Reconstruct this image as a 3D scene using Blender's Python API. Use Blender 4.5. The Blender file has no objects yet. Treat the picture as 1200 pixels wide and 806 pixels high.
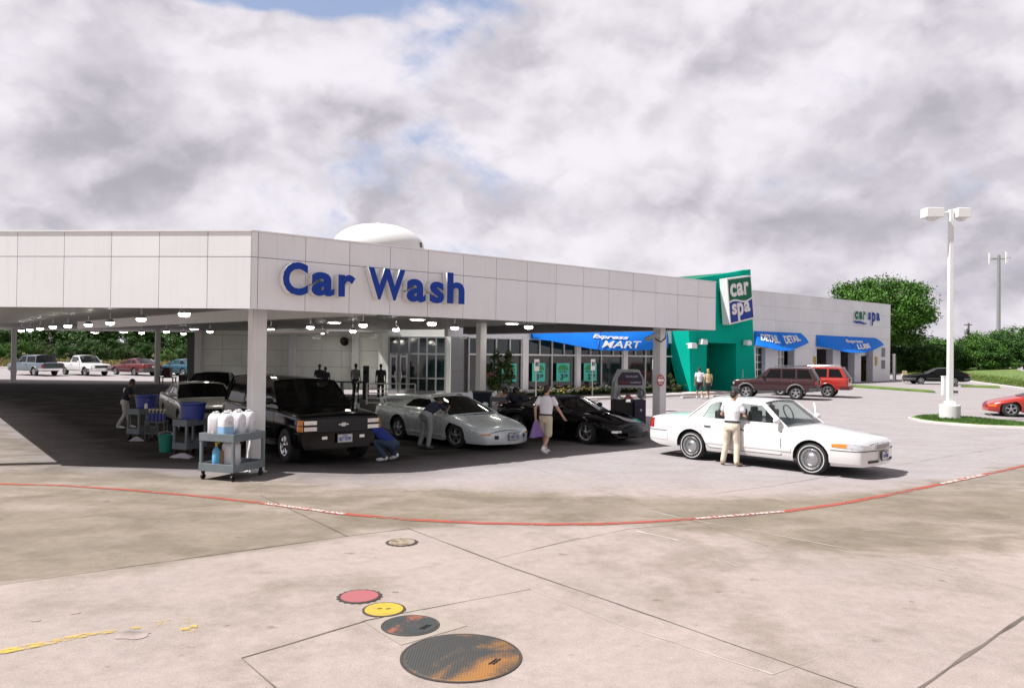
import bpy, bmesh, random
from math import *
from mathutils import Vector, Matrix
from mathutils.geometry import tessellate_polygon
from mathutils import noise as mnoise
random.seed(7)
SC = bpy.context.scene
COL = SC.collection
# ------------------------------------------------------------------ camera model of the photograph (1200 x 806)
F = 890.0; HC = 2.48; PT = atan(10.4 / F); RL = radians(.72)
def gz(x, y):
    return 0.0075 * max(0.0, min(y, 75.0) - 22.0)
def ray(px, py):
    a = (px - 600) / F; b = -(py - 403) / F
    xl = a * cos(RL) - b * sin(RL); yl = a * sin(RL) + b * cos(RL)
    return Vector((xl, cos(PT) - yl * sin(PT), yl * cos(PT) + sin(PT)))
def at(px, py, y):                       # point on that line of sight at depth y
    r = ray(px, py); t = y / r.y
    return Vector((r.x * t, y, HC + r.z * t))
def fz(x, y):                             # the grass rises gently beyond the kerbs
    if x > 0: return .12 + .05 * max(0.0, min(25.0, (x - 45) * .96 - (y - 85) * .28))
    return .12 + .034 * max(0.0, min(y, 110) - 75)
def gp(px, py, dz=0.0):                  # point on the ground
    r = ray(px, py); g = dz; x = y = 0
    for i in range(60):
        t = (HC - g) / -r.z; x, y = r.x * t, r.y * t
        g = .5 * g + .5 * (gz(x, y) + dz)
    return Vector((x, y, g))
def on_z(px, py, z):
    r = ray(px, py); t = (z - HC) / r.z
    return Vector((r.x * t, r.y * t, z))
def on_plane(px, py, p, n):
    r = ray(px, py); o = Vector((0, 0, HC))
    t = (Vector(p) - o).dot(n) / r.dot(n)
    return o + r * t
cam = bpy.data.cameras.new('camera'); co = bpy.data.objects.new('camera', cam); COL.objects.link(co)
upv = Vector((0, -sin(PT), cos(PT))); fwd = Vector((0, cos(PT), sin(PT))); X = Vector((1, 0, 0))
rt = X * cos(RL) + upv * sin(RL); up = upv * cos(RL) - X * sin(RL)
M = Matrix((rt, up, -fwd)).transposed().to_4x4(); M.translation = (0, 0, HC)
co.matrix_world = M
cam.sensor_width = 36; cam.lens = F / 1200 * 36; cam.clip_end = 3000; cam.clip_start = .1
SC.camera = co
# ------------------------------------------------------------------ materials
def _nt(name):
    m = bpy.data.materials.new(name); m.use_nodes = True
    nt = m.node_tree; return m, nt, nt.nodes['Principled BSDF']
def pm(name, col, rough=.55, metal=0.0, var=.12, scale=3.0, bump=0.0, spec=.5, coat=0.0, emit=None, bscale=None, rvar=.1, island=0.0, streak=0.0):
    m, nt, b = _nt(name); N = nt.nodes; Lk = nt.links
    tc = N.new('ShaderNodeTexCoord'); no = N.new('ShaderNodeTexNoise'); no.inputs['Scale'].default_value = scale
    no.inputs['Detail'].default_value = 5; Lk.new(tc.outputs['Object'], no.inputs['Vector'])
    mr = N.new('ShaderNodeMapRange'); mr.inputs[1].default_value = .25; mr.inputs[2].default_value = .75
    mr.inputs[3].default_value = 1 - var; mr.inputs[4].default_value = 1 + var
    Lk.new(no.outputs['Fac'], mr.inputs[0])
    mx = N.new('ShaderNodeMix'); mx.data_type = 'RGBA'; mx.blend_type = 'MULTIPLY'; mx.inputs[0].default_value = 1
    mx.inputs[6].default_value = (*col, 1); Lk.new(mr.outputs[0], mx.inputs[7]); Lk.new(mx.outputs[2], b.inputs['Base Color'])
    if island:                     # each panel of the cladding a touch different
        ge = N.new('ShaderNodeNewGeometry'); mi_ = N.new('ShaderNodeMapRange'); mi_.inputs[3].default_value = 1 - island; mi_.inputs[4].default_value = 1 + island
        Lk.new(ge.outputs['Random Per Island'], mi_.inputs[0]); m3 = N.new('ShaderNodeMix'); m3.data_type = 'RGBA'; m3.blend_type = 'MULTIPLY'; m3.inputs[0].default_value = 1
        Lk.new(mx.outputs[2], m3.inputs[6]); Lk.new(mi_.outputs[0], m3.inputs[7]); mx = m3
    if streak:                     # faint rain streaks running down
        mpn = N.new('ShaderNodeMapping'); mpn.inputs['Scale'].default_value = (5, 5, .25); Lk.new(tc.outputs['Object'], mpn.inputs['Vector']); n7 = N.new('ShaderNodeTexNoise'); n7.inputs['Scale'].default_value = 2.2; n7.inputs['Detail'].default_value = 6; Lk.new(mpn.outputs[0], n7.inputs['Vector'])
        m7 = N.new('ShaderNodeMapRange'); m7.inputs[1].default_value = .52; m7.inputs[2].default_value = .78; m7.inputs[3].default_value = 1; m7.inputs[4].default_value = 1 - streak; Lk.new(n7.outputs['Fac'], m7.inputs[0])
        m3 = N.new('ShaderNodeMix'); m3.data_type = 'RGBA'; m3.blend_type = 'MULTIPLY'; m3.inputs[0].default_value = 1; Lk.new(mx.outputs[2], m3.inputs[6]); Lk.new(m7.outputs[0], m3.inputs[7]); mx = m3
    if island or streak: Lk.new(mx.outputs[2], b.inputs['Base Color'])
    b.inputs['Metallic'].default_value = metal
    rr = N.new('ShaderNodeMapRange'); rr.inputs[1].default_value = .3; rr.inputs[2].default_value = .7
    rr.inputs[3].default_value = max(.02, rough * (1 - rvar)); rr.inputs[4].default_value = min(1, rough * (1 + rvar))
    Lk.new(no.outputs['Fac'], rr.inputs[0]); Lk.new(rr.outputs[0], b.inputs['Roughness'])
    b.inputs['Specular IOR Level'].default_value = spec; b.inputs['Coat Weight'].default_value = coat; b.inputs['Coat Roughness'].default_value = .04
    if bump:
        n2 = N.new('ShaderNodeTexNoise'); n2.inputs['Scale'].default_value = bscale or scale * 12; n2.inputs['Detail'].default_value = 4
        Lk.new(tc.outputs['Object'], n2.inputs['Vector']); bp = N.new('ShaderNodeBump'); bp.inputs['Strength'].default_value = bump
        bp.inputs['Distance'].default_value = .02
        Lk.new(n2.outputs['Fac'], bp.inputs['Height']); Lk.new(bp.outputs[0], b.inputs['Normal'])
    if emit:
        b.inputs['Emission Color'].default_value = (*emit[0], 1); b.inputs['Emission Strength'].default_value = emit[1]
    return m
def glass(name, tint, dens, rough=.03):          # see-through tinted pane: tinted transparency + reflection
    m = bpy.data.materials.new(name); m.use_nodes = True; nt = m.node_tree; N = nt.nodes; Lk = nt.links
    N.remove(N['Principled BSDF']); out = N['Material Output']
    tr = N.new('ShaderNodeBsdfTransparent'); tr.inputs[0].default_value = (*[c * (1 - dens) for c in tint], 1)
    gl = N.new('ShaderNodeBsdfGlossy'); gl.inputs['Roughness'].default_value = rough
    fr = N.new('ShaderNodeFresnel'); fr.inputs[0].default_value = 1.5
    tc = N.new('ShaderNodeTexCoord'); no = N.new('ShaderNodeTexNoise'); no.inputs['Scale'].default_value = 1.2
    bp = N.new('ShaderNodeBump'); bp.inputs['Strength'].default_value = .03; Lk.new(tc.outputs['Object'], no.inputs['Vector'])
    Lk.new(no.outputs['Fac'], bp.inputs['Height']); Lk.new(bp.outputs[0], gl.inputs['Normal'])
    mx = N.new('ShaderNodeMixShader'); Lk.new(fr.outputs[0], mx.inputs[0]); Lk.new(tr.outputs[0], mx.inputs[1]); Lk.new(gl.outputs[0], mx.inputs[2])
    Lk.new(mx.outputs[0], out.inputs['Surface']); return m
def leafmat(name, c1, c2):
    m, nt, b = _nt(name); N = nt.nodes; Lk = nt.links
    g = N.new('ShaderNodeNewGeometry'); cr = N.new('ShaderNodeValToRGB'); cr.color_ramp.elements[0].color = (*c1, 1); cr.color_ramp.elements[1].color = (*c2, 1)
    Lk.new(g.outputs['Random Per Island'], cr.inputs[0])
    tc = N.new('ShaderNodeTexCoord'); no = N.new('ShaderNodeTexNoise'); no.inputs['Scale'].default_value = .7; Lk.new(tc.outputs['Object'], no.inputs['Vector'])
    mr = N.new('ShaderNodeMapRange'); mr.inputs[1].default_value = .3; mr.inputs[2].default_value = .7; mr.inputs[3].default_value = .65; mr.inputs[4].default_value = 1.3
    Lk.new(no.outputs['Fac'], mr.inputs[0]); mx = N.new('ShaderNodeMix'); mx.data_type = 'RGBA'; mx.blend_type = 'MULTIPLY'; mx.inputs[0].default_value = 1
    Lk.new(cr.outputs[0], mx.inputs[6]); Lk.new(mr.outputs[0], mx.inputs[7]); Lk.new(mx.outputs[2], b.inputs['Base Color'])
    b.inputs['Roughness'].default_value = .6; b.inputs['Specular IOR Level'].default_value = .3
    return m
# ------------------------------------------------------------------ mesh building
def frame(d):
    d = Vector(d).normalized(); a = Vector((0, 0, 1)) if abs(d.z) < .95 else Vector((1, 0, 0))
    x = d.cross(a).normalized(); y = x.cross(d).normalized(); return x, y, d
class MB:
    def __init__(s): s.v = []; s.f = []; s.m = []
    def add(s, vs, fs, mi=0):
        o = len(s.v); s.v += [tuple(v) for v in vs]; s.f += [tuple(i + o for i in f) for f in fs]; s.m += [mi] * len(fs); return s
    def box(s, c, sz, mi=0, ax=None, rz=0.0, taper=1.0):
        c = Vector(c); h = Vector(sz) / 2
        if ax is None: ax = (Vector((cos(rz), sin(rz), 0)), Vector((-sin(rz), cos(rz), 0)), Vector((0, 0, 1)))
        vs = []
        for k in (-1, 1):
            t = taper if k > 0 else 1
            for (i, j) in ((-1, -1), (1, -1), (1, 1), (-1, 1)): vs.append(c + ax[0] * i * h.x * t + ax[1] * j * h.y * t + ax[2] * k * h.z)
        return s.add(vs, [(3, 2, 1, 0), (4, 5, 6, 7), (0, 1, 5, 4), (1, 2, 6, 5), (2, 3, 7, 6), (3, 0, 4, 7)], mi)
    def tube(s, p0, p1, r0, r1=None, n=10, mi=0, cap=True):
        p0 = Vector(p0); p1 = Vector(p1); r1 = r0 if r1 is None else r1
        x, y, d = frame(p1 - p0); vs = []
        for p, r in ((p0, r0), (p1, r1)):
            for i in range(n): a = 2 * pi * i / n; vs.append(p + x * cos(a) * r + y * sin(a) * r)
        fs = [(i, (i + 1) % n, n + (i + 1) % n, n + i) for i in range(n)]
        if cap: fs += [tuple(range(n - 1, -1, -1)), tuple(range(n, 2 * n))]
        return s.add(vs, [f[::-1] for f in fs], mi)
    def path(s, pts, r, n=8, mi=0):
        rs = r if isinstance(r, (list, tuple)) else [r] * len(pts); pts = [Vector(p) for p in pts]; secs = []
        for k, p in enumerate(pts):
            d = (pts[min(k + 1, len(pts) - 1)] - pts[max(k - 1, 0)]); x, y, _ = frame(d)
            secs.append([p + x * cos(2 * pi * i / n) * rs[k] + y * sin(2 * pi * i / n) * rs[k] for i in range(n)])
        return s.loft(secs, mi)
    def loft(s, secs, mi=0, closed=True, cap=True):
        n = len(secs[0]); vs = [p for c in secs for p in c]; fs = []
        for k in range(len(secs) - 1):
            for i in range(n if closed else n - 1):
                j = (i + 1) % n; fs.append((k * n + i, k * n + j, (k + 1) * n + j, (k + 1) * n + i))
        if cap and closed: fs += [tuple(range(n - 1, -1, -1)), tuple(range((len(secs) - 1) * n, len(secs) * n))]
        return s.add(vs, fs, mi)
    def lathe(s, prof, c=(0, 0, 0), axis=(0, 0, 1), n=24, mi=0, mis=None):      # prof: (radius, height)
        x, y, d = frame(axis); c = Vector(c); vs = []; k = len(prof)
        for r, h in prof:
            for i in range(n): a = 2 * pi * i / n; vs.append(c + x * cos(a) * r + y * sin(a) * r + d * h)
        o = len(s.v); s.v += [tuple(v) for v in vs]
        for q in range(k - 1):
            for i in range(n):
                j = (i + 1) % n; s.f.append((o + q * n + i, o + (q + 1) * n + i, o + (q + 1) * n + j, o + q * n + j)); s.m.append(mis[q] if mis else mi)
        return s
    def ell(s, c, r, nu=12, nv=8, mi=0, ax=None):
        c = Vector(c); ax = ax or (Vector((1, 0, 0)), Vector((0, 1, 0)), Vector((0, 0, 1))); vs = []
        for j in range(1, nv):
            t = pi * j / nv
            for i in range(nu):
                a = 2 * pi * i / nu; vs.append(c + ax[0] * r[0] * sin(t) * cos(a) + ax[1] * r[1] * sin(t) * sin(a) - ax[2] * r[2] * cos(t))
        b = len(vs); vs += [c - ax[2] * r[2], c + ax[2] * r[2]]; fs = []
        for j in range(nv - 2):
            for i in range(nu): k = (i + 1) % nu; fs.append((j * nu + i, j * nu + k, (j + 1) * nu + k, (j + 1) * nu + i))
        for i in range(nu):
            k = (i + 1) % nu; fs.append((b, k, i)); fs.append((b + 1, (nv - 2) * nu + i, (nv - 2) * nu + k))
        return s.add(vs, fs, mi)
    def prism(s, poly, fn, w0, w1, mi=0, holes=None):     # poly 2D -> fn(a,b,w)
        n = len(poly); vs = [fn(a, b, w0) for a, b in poly] + [fn(a, b, w1) for a, b in poly]
        tri = tessellate_polygon([[Vector((a, b, 0)) for a, b in poly]])
        fs = [(i, (i + 1) % n, n + (i + 1) % n, n + i) for i in range(n)] + [tuple(t) for t in tri] + [tuple(n + i for i in t[::-1]) for t in tri]
        return s.add(vs, fs, mi)
    def build(s, name, mats, parent=None, loc=None, flat=False, bev=0.0, ang=38, fix=True):
        me = bpy.data.meshes.new(name); me.from_pydata([tuple(v) for v in s.v], [], s.f)
        mats = mats if isinstance(mats, (list, tuple)) else [mats]
        for m in mats: me.materials.append(m)
        me.polygons.foreach_set('material_index', s.m)
        if fix:
            b = bmesh.new(); b.from_mesh(me); bmesh.ops.recalc_face_normals(b, faces=b.faces[:]); b.to_mesh(me); b.free()
        if not flat:
            me.polygons.foreach_set('use_smooth', [True] * len(me.polygons)); me.set_sharp_from_angle(angle=radians(ang))
        me.update()
        o = bpy.data.objects.new(name, me); COL.objects.link(o)
        if parent is not None: o.parent = parent
        if loc is not None: o.location = loc
        if bev:
            bm = o.modifiers.new('b', 'BEVEL'); bm.width = bev; bm.segments = 2; bm.limit_method = 'ANGLE'; bm.angle_limit = radians(40)
        return o
def tag(o, label=None, cat=None, group=None, kind=None):
    if label: o['label'] = label
    if cat: o['category'] = cat
    if group: o['group'] = group
    if kind: o['kind'] = kind
    return o
def thing(name, label, cat, loc=(0, 0, 0), rz=0.0, group=None):
    o = bpy.data.objects.new(name, None); COL.objects.link(o); o.location = loc; o.rotation_euler = (0, 0, rz); o.empty_display_size = .2
    return tag(o, label, cat, group)
def dup(o, loc, rz=None, label=None, parent=None, scale=None):
    def cp(a, par):
        c = a.copy(); COL.objects.link(c)
        if par is not None: c.parent = par
        for ch in kids.get(a.name, []): cp(ch, c)
        return c
    kids = {}
    for a in bpy.data.objects:
        if a.parent: kids.setdefault(a.parent.name, []).append(a)
    c = cp(o, parent); c.location = loc
    if rz is not None: c.rotation_euler = (0, 0, rz)
    if label: c['label'] = label
    if scale is not None: c.scale = scale if not isinstance(scale, (int, float)) else (scale,) * 3
    return c
def text_geo(txt, off=.02, ext=.05, shear=0.0, res=4):    # -> verts, faces with cap height read from the font itself
    cu = bpy.data.curves.new('t', 'FONT'); cu.body = txt; cu.offset = off; cu.extrude = ext; cu.shear = shear; cu.resolution_u = res; cu.size = 1
    ob = bpy.data.objects.new('t', cu); COL.objects.link(ob)
    dg = bpy.context.evaluated_depsgraph_get(); me = bpy.data.meshes.new_from_object(ob.evaluated_get(dg))
    vs = [v.co.copy() for v in me.vertices]; fs = [tuple(p.vertices) for p in me.polygons]; nz = [p.normal.z for p in me.polygons]
    bpy.data.objects.remove(ob); bpy.data.meshes.remove(me); bpy.data.curves.remove(cu)
    return vs, fs, nz
def add_text(mb, txt, fn, w, h, off=.02, ext=.02, depth=.02, face=0, side=0, shear=0.0, keep=False):
    """text fitted in a w x h box; fn(a,b,d) maps (across, up, out) to space"""
    vs, fs, nz = text_geo(txt, off, ext, shear)
    if not vs: return
    x0 = min(v.x for v in vs); x1 = max(v.x for v in vs); y0 = min(v.y for v in vs); y1 = max(v.y for v in vs); z0 = min(v.z for v in vs); z1 = max(v.z for v in vs)
    sx = w / (x1 - x0); sy = h / (y1 - y0)
    if keep: sx = sy = min(sx, sy)
    P = [fn((v.x - x0) * sx, (v.y - y0) * sy, depth * (v.z - z0) / max(1e-6, z1 - z0)) for v in vs]
    o = len(mb.v); mb.v += [tuple(p) for p in P]
    for f, n in zip(fs, nz): mb.f.append(tuple(i + o for i in f)); mb.m.append(face if n > .5 else side)
# shared materials
MT = dict(
    white=pm('white_paint', (.78, .77, .76), .45, var=.04), offwhite=pm('offwhite_metal', (.62, .62, .6), .4, var=.05),
    panel=pm('composite_panel', (.79, .785, .805), .5, var=.035, scale=.8, rvar=.2, island=.03, streak=.06, spec=.3, bump=.05, bscale=1.4), seam=pm('panel_seam', (.12, .12, .125), .7),
    soffit=pm('soffit_metal', (.42, .42, .40), .5, var=.08), column=pm('column_paint', (.68, .67, .665), .5, var=.06, scale=2, streak=.1),
    grey=pm('grey_plastic', (.30, .33, .35), .5, var=.08), dgrey=pm('dark_grey', (.09, .095, .1), .5), black=pm('black_matte', (.012, .012, .013), .55),
    blk_gloss=pm('black_gloss', (.008, .008, .009), .12, var=.05, coat=.6), chrome=pm('chrome', (.75, .75, .76), .14, 1.0, var=.05),
    alu=pm('aluminium', (.55, .56, .57), .32, 1.0, var=.06), rubber=pm('tyre_rubber', (.02, .02, .021), .8, var=.2, scale=9, bump=.2),
    blue=pm('sign_blue', (.009, .045, .31), .5, var=.05, spec=.2), awn=pm('awning_blue', (.010, .19, .74), .7, var=.10, scale=1.2, bump=.3, bscale=5, spec=.15),
    lens=pm('lamp_lens', (.8, .8, .75), .2, emit=((1, .95, .84), 22.0)), red=pm('sign_red', (.42, .025, .02), .4), yellow=pm('sign_yellow', (.62, .45, .03), .5),
    amber=pm('amber_lens', (.7, .22, .015), .2, coat=.6), tail=pm('red_lens', (.32, .012, .01), .18, coat=.7), head=pm('headlight_lens', (.72, .73, .74), .1, .55, var=.2, scale=14, coat=1),
    teal=pm('teal_stucco', (.001, .40, .29), .9, var=.07, scale=1.2, bump=.15, streak=.08, spec=.08), green=pm('sign_green', (.003, .14, .075), .6, spec=.2), plate=pm('plate_white', (.6, .6, .58), .4),
    wood=pm('pole_wood', (.12, .09, .065), .8), skin=pm('skin_tone', (.45, .26, .18), .5, var=.05), skin_d=pm('skin_tone_deep', (.16, .085, .055), .5, var=.05),
    dglass=pm('dark_window_glass', (.008, .022, .021), .05, var=.1, spec=.9), mullion=pm('mullion_metal', (.72, .72, .70), .45), seat=pm('seat_fabric', (.16, .17, .17), .8),
    steelgrey=pm('galvanised_steel', (.33, .35, .35), .45, .6, var=.15, scale=6),
)
# ------------------------------------------------------------------ light, sky
SUNB = radians(15.0); SUNE = radians(56.8)          # sun: to the left, a little behind the camera, high
sdir = Vector((-cos(SUNB) * cos(SUNE), -sin(SUNB) * cos(SUNE), sin(SUNE)))
sl = bpy.data.lights.new('sun', 'SUN'); sl.energy = 5.0; sl.angle = radians(.55); sl.color = (1, .975, .95)
so = bpy.data.objects.new('sun', sl); COL.objects.link(so); so.rotation_euler = (-sdir).to_track_quat('-Z', 'Y').to_euler(); so.location = (-30, -10, 50)
W = bpy.data.worlds.new('World'); SC.world = W; W.use_nodes = True
nt = W.node_tree; N = nt.nodes; Lk = nt.links
bg = N['Background']; bg.inputs['Strength'].default_value = .1
sky = N.new('ShaderNodeTexSky'); sky.sky_type = 'NISHITA'; sky.sun_disc = False; sky.sun_elevation = SUNE; sky.sun_rotation = atan2(sdir.x, sdir.y)
sky.air_density = 1.0; sky.dust_density = 1.5
def nd(t, **kw):
    n = N.new(t)
    for k, v in kw.items(): setattr(n, k, v)
    return n
def vmath(op, a, b=None):
    n = nd('ShaderNodeVectorMath', operation=op)
    for i, q in enumerate((a, b)):
        if q is None: continue
        if isinstance(q, (tuple, Vector)): n.inputs[i].default_value = tuple(q)
        else: Lk.new(q, n.inputs[i])
    return n
def fmath(op, a, b=None, clamp=False):
    n = nd('ShaderNodeMath', operation=op); n.use_clamp = clamp
    for i, q in enumerate((a, b)):
        if q is None: continue
        if isinstance(q, (int, float)): n.inputs[i].default_value = q
        else: Lk.new(q, n.inputs[i])
    return n.outputs[0]
def mrange(x, a, b, c, d, smooth=True):
    n = nd('ShaderNodeMapRange'); n.interpolation_type = 'SMOOTHSTEP' if smooth else 'LINEAR'
    Lk.new(x, n.inputs[0])
    for i, q in enumerate((a, b, c, d)): n.inputs[i + 1].default_value = q
    return n.outputs[0]
def mixc(f, a, b):
    n = nd('ShaderNodeMix'); n.data_type = 'RGBA'
    if isinstance(f, (int, float)): n.inputs[0].default_value = f
    else: Lk.new(f, n.inputs[0])
    for i, q in ((6, a), (7, b)):
        if isinstance(q, tuple): n.inputs[i].default_value = (*q, 1)
        else: Lk.new(q, n.inputs[i])
    return n.outputs[2]
def noi(vec, scale, det=8, rough=.55, lac=2.0, dist=0.0, off=(0, 0, 0)):
    mp = vmath('ADD', vec, off); n = nd('ShaderNodeTexNoise'); n.inputs['Scale'].default_value = scale; n.inputs['Detail'].default_value = det
    n.inputs['Roughness'].default_value = rough; n.inputs['Distortion'].default_value = dist; Lk.new(mp.outputs[0], n.inputs['Vector']); return n
tc = nd('ShaderNodeTexCoord'); gen = vmath('NORMALIZE', tc.outputs['Generated']).outputs[0]
sep = nd('ShaderNodeSeparateXYZ'); Lk.new(gen, sep.inputs[0])
zz = fmath('ADD', fmath('MAXIMUM', sep.outputs[2], 0.0), .42)
cmb = nd('ShaderNodeCombineXYZ'); Lk.new(fmath('DIVIDE', sep.outputs[0], zz), cmb.inputs[0]); Lk.new(fmath('DIVIDE', sep.outputs[1], zz), cmb.inputs[1])
cp = cmb.outputs[0]
q0 = vmath('MULTIPLY', gen, (1.0, 1.0, 1.45)).outputs[0]
wz = noi(q0, 3.0, 4, .5, off=(9, 1, 4)); warp = vmath('SCALE', vmath('SUBTRACT', wz.outputs['Color'], (.5, .5, .5)).outputs[0]); warp.inputs['Scale'].default_value = .10
wp = vmath('ADD', q0, warp.outputs[0]).outputs[0]
big = noi(q0, 2.2, 3, .5, off=(3.1, 7.7, 2)).outputs['Fac']
fine = noi(wp, 3.6, 14, .63, off=(1.3, 4.2, .6)).outputs['Fac']
lit = noi(wp, 3.3, 9, .54, off=(1.3 - .05, 4.2 - .01, .6 + .07)).outputs['Fac']; soft_ = noi(wp, 3.3, 9, .54, off=(1.3, 4.2, .6)).outputs['Fac']
relief = fmath('SUBTRACT', lit, soft_)
def puff(off):                         # heaped, cauliflower-like tops: folded noise in three sizes
    t_ = None
    for k_, (sc_, am_) in enumerate(((4.5, .52), (9.5, .28), (20.0, .15))):
        a_ = fmath('MULTIPLY', fmath('ABSOLUTE', fmath('SUBTRACT', noi(wp2, sc_, 0, .5, off=(off[0] + 3 * k_, off[1], off[2])).outputs['Fac'], .5)), 3.2 * am_)
        t_ = a_ if t_ is None else fmath('ADD', t_, a_)
    return fmath('SUBTRACT', .8, t_)
wq = noi(q0, 7.0, 5, .6, off=(2, 8, 5)); wv_ = vmath('SCALE', vmath('SUBTRACT', wq.outputs['Color'], (.5, .5, .5)).outputs[0]); wv_.inputs['Scale'].default_value = .16
wp2 = vmath('ADD', q0, wv_.outputs[0]).outputs[0]
pf = puff((.3, .7, .2)); pl2 = puff((.3 - .025, .7, .2 + .04)); relief2 = fmath('SUBTRACT', pf, pl2)
# blobs at fixed compass directions: where the sky opens, and where the heavy grey cloud hangs
def blob(px, py, w, h, amp):
    d = ray(px, py).normalized(); e = (ray(px + w, py).normalized() - d).length; e2 = (ray(px, py - h).normalized() - d).length
    dv = vmath('SUBTRACT', gen, d).outputs[0]
    wv = vmath('SCALE', vmath('SUBTRACT', wz.outputs['Color'], (.5, .5, .5)).outputs[0]); wv.inputs['Scale'].default_value = .22
    dv = vmath('ADD', dv, wv.outputs[0]).outputs[0]
    dm = vmath('MULTIPLY', dv, (1 / e, 1 / e, 1 / e2)).outputs[0]
    ln = vmath('LENGTH', dm).outputs[1] if False else vmath('LENGTH', dm).outputs['Value']
    return fmath('MULTIPLY', mrange(ln, 0, 1.6, 1, 0), amp)
opn = None
for a_ in ((320, -24, 230, 38, .44), (10, 150, 70, 40, .15), (190, 95, 60, 30, .12), (590, 215, 160, 36, .09), (950, 105, 75, 45, .11), (790, 255, 60, 22, .16), (250, 255, 130, 24, .10), (930, 215, 80, 35, .10), (620, 300, 120, 20, .05), (512, 172, 36, 16, .10)): opn = blob(*a_) if opn is None else fmath('ADD', opn, blob(*a_))
cov = fmath('SUBTRACT', fmath('ADD', fmath('ADD', fmath('MULTIPLY', big, .35), fmath('MULTIPLY', fine, .9)), fmath('MULTIPLY', fmath('SUBTRACT', .42, pf), .25)), opn)
mask = mrange(cov, .31, .53, 0, 1)
drk = None
for a_ in ((120, 120, 150, 105, .52), (425, 178, 115, 62, .50), (40, 225, 160, 40, .32), (1040, 235, 260, 70, .46), (1150, 120, 160, 80, .36), (880, 40, 200, 60, .2), (740, 75, 200, 50, .14), (1050, 365, 330, 50, .34), (300, 170, 60, 40, .15)): drk = blob(*a_) if drk is None else fmath('ADD', drk, blob(*a_))
f2 = noi(wp, 6.0, 10, .58, off=(5.5, 2.2, 1)).outputs['Fac']
shade = fmath('ADD', fmath('ADD', drk, fmath('MULTIPLY', fmath('SUBTRACT', f2, .5), .4)), fmath('ADD', fmath('MULTIPLY', relief, -2.0), fmath('MULTIPLY', relief2, -.95)))
shm = mrange(shade, -.38, .95, 0, 1)
ccol = mixc(shm, (6.5, 6.15, 6.6), (3.2, 3.05, 3.45))
blue = mixc(.7, sky.outputs[0], (2.9, 3.5, 5.2))
fin = mixc(mask, blue, ccol)
# unseen sky overhead and behind the camera, dimmed to cut the ambient light
ovh = fmath('MULTIPLY', mrange(sep.outputs[1], -.25, .35, .75, 1), mrange(sep.outputs[2], .5, .85, 1, .55))
fv = vmath('SCALE', fin); Lk.new(ovh, fv.inputs['Scale']); fin = fv.outputs[0]
Lk.new(fin, bg.inputs['Color'])
vs = SC.view_settings; vs.view_transform = 'Standard'; vs.look = 'None'; vs.exposure = .52; vs.gamma = 1; vs.use_curve_mapping = False
# ------------------------------------------------------------------ ground: one sheet to the horizon, older browner slabs and painted canopy shade by attribute
def inpoly(x, y, P):
    c = False; n = len(P)
    for i in range(n):
        x1, y1 = P[i]; x2, y2 = P[(i + 1) % n]
        if (y1 > y) != (y2 > y) and x < (x2 - x1) * (y - y1) / (y2 - y1) + x1: c = not c
    return c
def dseg(x, y, P):
    b = 1e9; n = len(P)
    for i in range(n):
        x1, y1 = P[i]; x2, y2 = P[(i + 1) % n]; dx, dy = x2 - x1, y2 - y1
        t = max(0, min(1, ((x - x1) * dx + (y - y1) * dy) / (dx * dx + dy * dy + 1e-9))); b = min(b, hypot(x - x1 - t * dx, y - y1 - t * dy))
    return b
G2 = lambda L: [tuple(gp(x, y).xy) for x, y in L]
old = G2([(-260, 500), (0, 488), (73, 546), (270, 556), (330, 562), (450, 571), (560, 572), (700, 580), (850, 585), (1000, 578), (1210, 540), (1480, 490), (1500, 620), (1200, 655), (1000, 650), (800, 622), (600, 612), (480, 619), (407, 628), (200, 657), (0, 685), (-260, 722)])
dark = G2([(-200, 690), (0, 600), (200, 605), (390, 630), (200, 657), (0, 684)])
wash = G2([(-160, 447), (0, 449), (200, 450), (420, 466), (560, 500), (760, 509), (600, 534), (430, 556), (300, 553), (92, 546), (10, 487), (-60, 462)])  # outline of the canopy's shadow, darkened in the concrete colour over wet staining
xs = [-1500, -600, -250, -120, -80, -60] + [-45 + i * .9 for i in range(22)] + [-25 + i * .32 for i in range(160)] + [26.5 + i * 1.2 for i in range(28)] + [62, 80, 120, 250, 600, 1500]
ys = [-60, -20, -5, 0, 1.5] + [2.5 + i * .22 for i in range(110)] + [27 + i * 1.0 for i in range(48)] + [76, 80, 90, 110, 150, 250, 500, 1000, 2200]
gm = MB(); nx = len(xs)
gv = [(x, y, gz(x, y)) for y in ys for x in xs]
gf = [(j * nx + i, j * nx + i + 1, (j + 1) * nx + i + 1, (j + 1) * nx + i) for j in range(len(ys) - 1) for i in range(nx - 1)]
gm.add(gv, gf)
m, nt, b = _nt('concrete_paving'); N = nt.nodes; Lk = nt.links
tc = nd('ShaderNodeTexCoord'); P = tc.outputs['Object']
at1 = nd('ShaderNodeAttribute'); at1.attribute_name = 'age'
spc = nd('ShaderNodeSeparateColor'); Lk.new(at1.outputs['Color'], spc.inputs[0])
n1 = noi(P, .35, 6, .6).outputs['Fac']; n2 = noi(P, 2.2, 6, .65, off=(4, 4, 0)).outputs['Fac']; n3 = noi(P, 60, 3, .6).outputs['Fac']; n4 = noi(P, 14, 5, .7, off=(1, 9, 0)).outputs['Fac']
strk = vmath('MULTIPLY', P, (.6, 1.1, 1)).outputs[0]; n5 = noi(strk, 1.1, 6, .65, dist=.4).outputs['Fac']
age = fmath('ADD', spc.outputs[0], fmath('MULTIPLY', fmath('SUBTRACT', n5, .5), 1.9)); age = fmath('ADD', age, fmath('MULTIPLY', fmath('SUBTRACT', n1, .5), 1.7)); agem = mrange(age, .1, 1.05, 0, 1)
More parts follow.
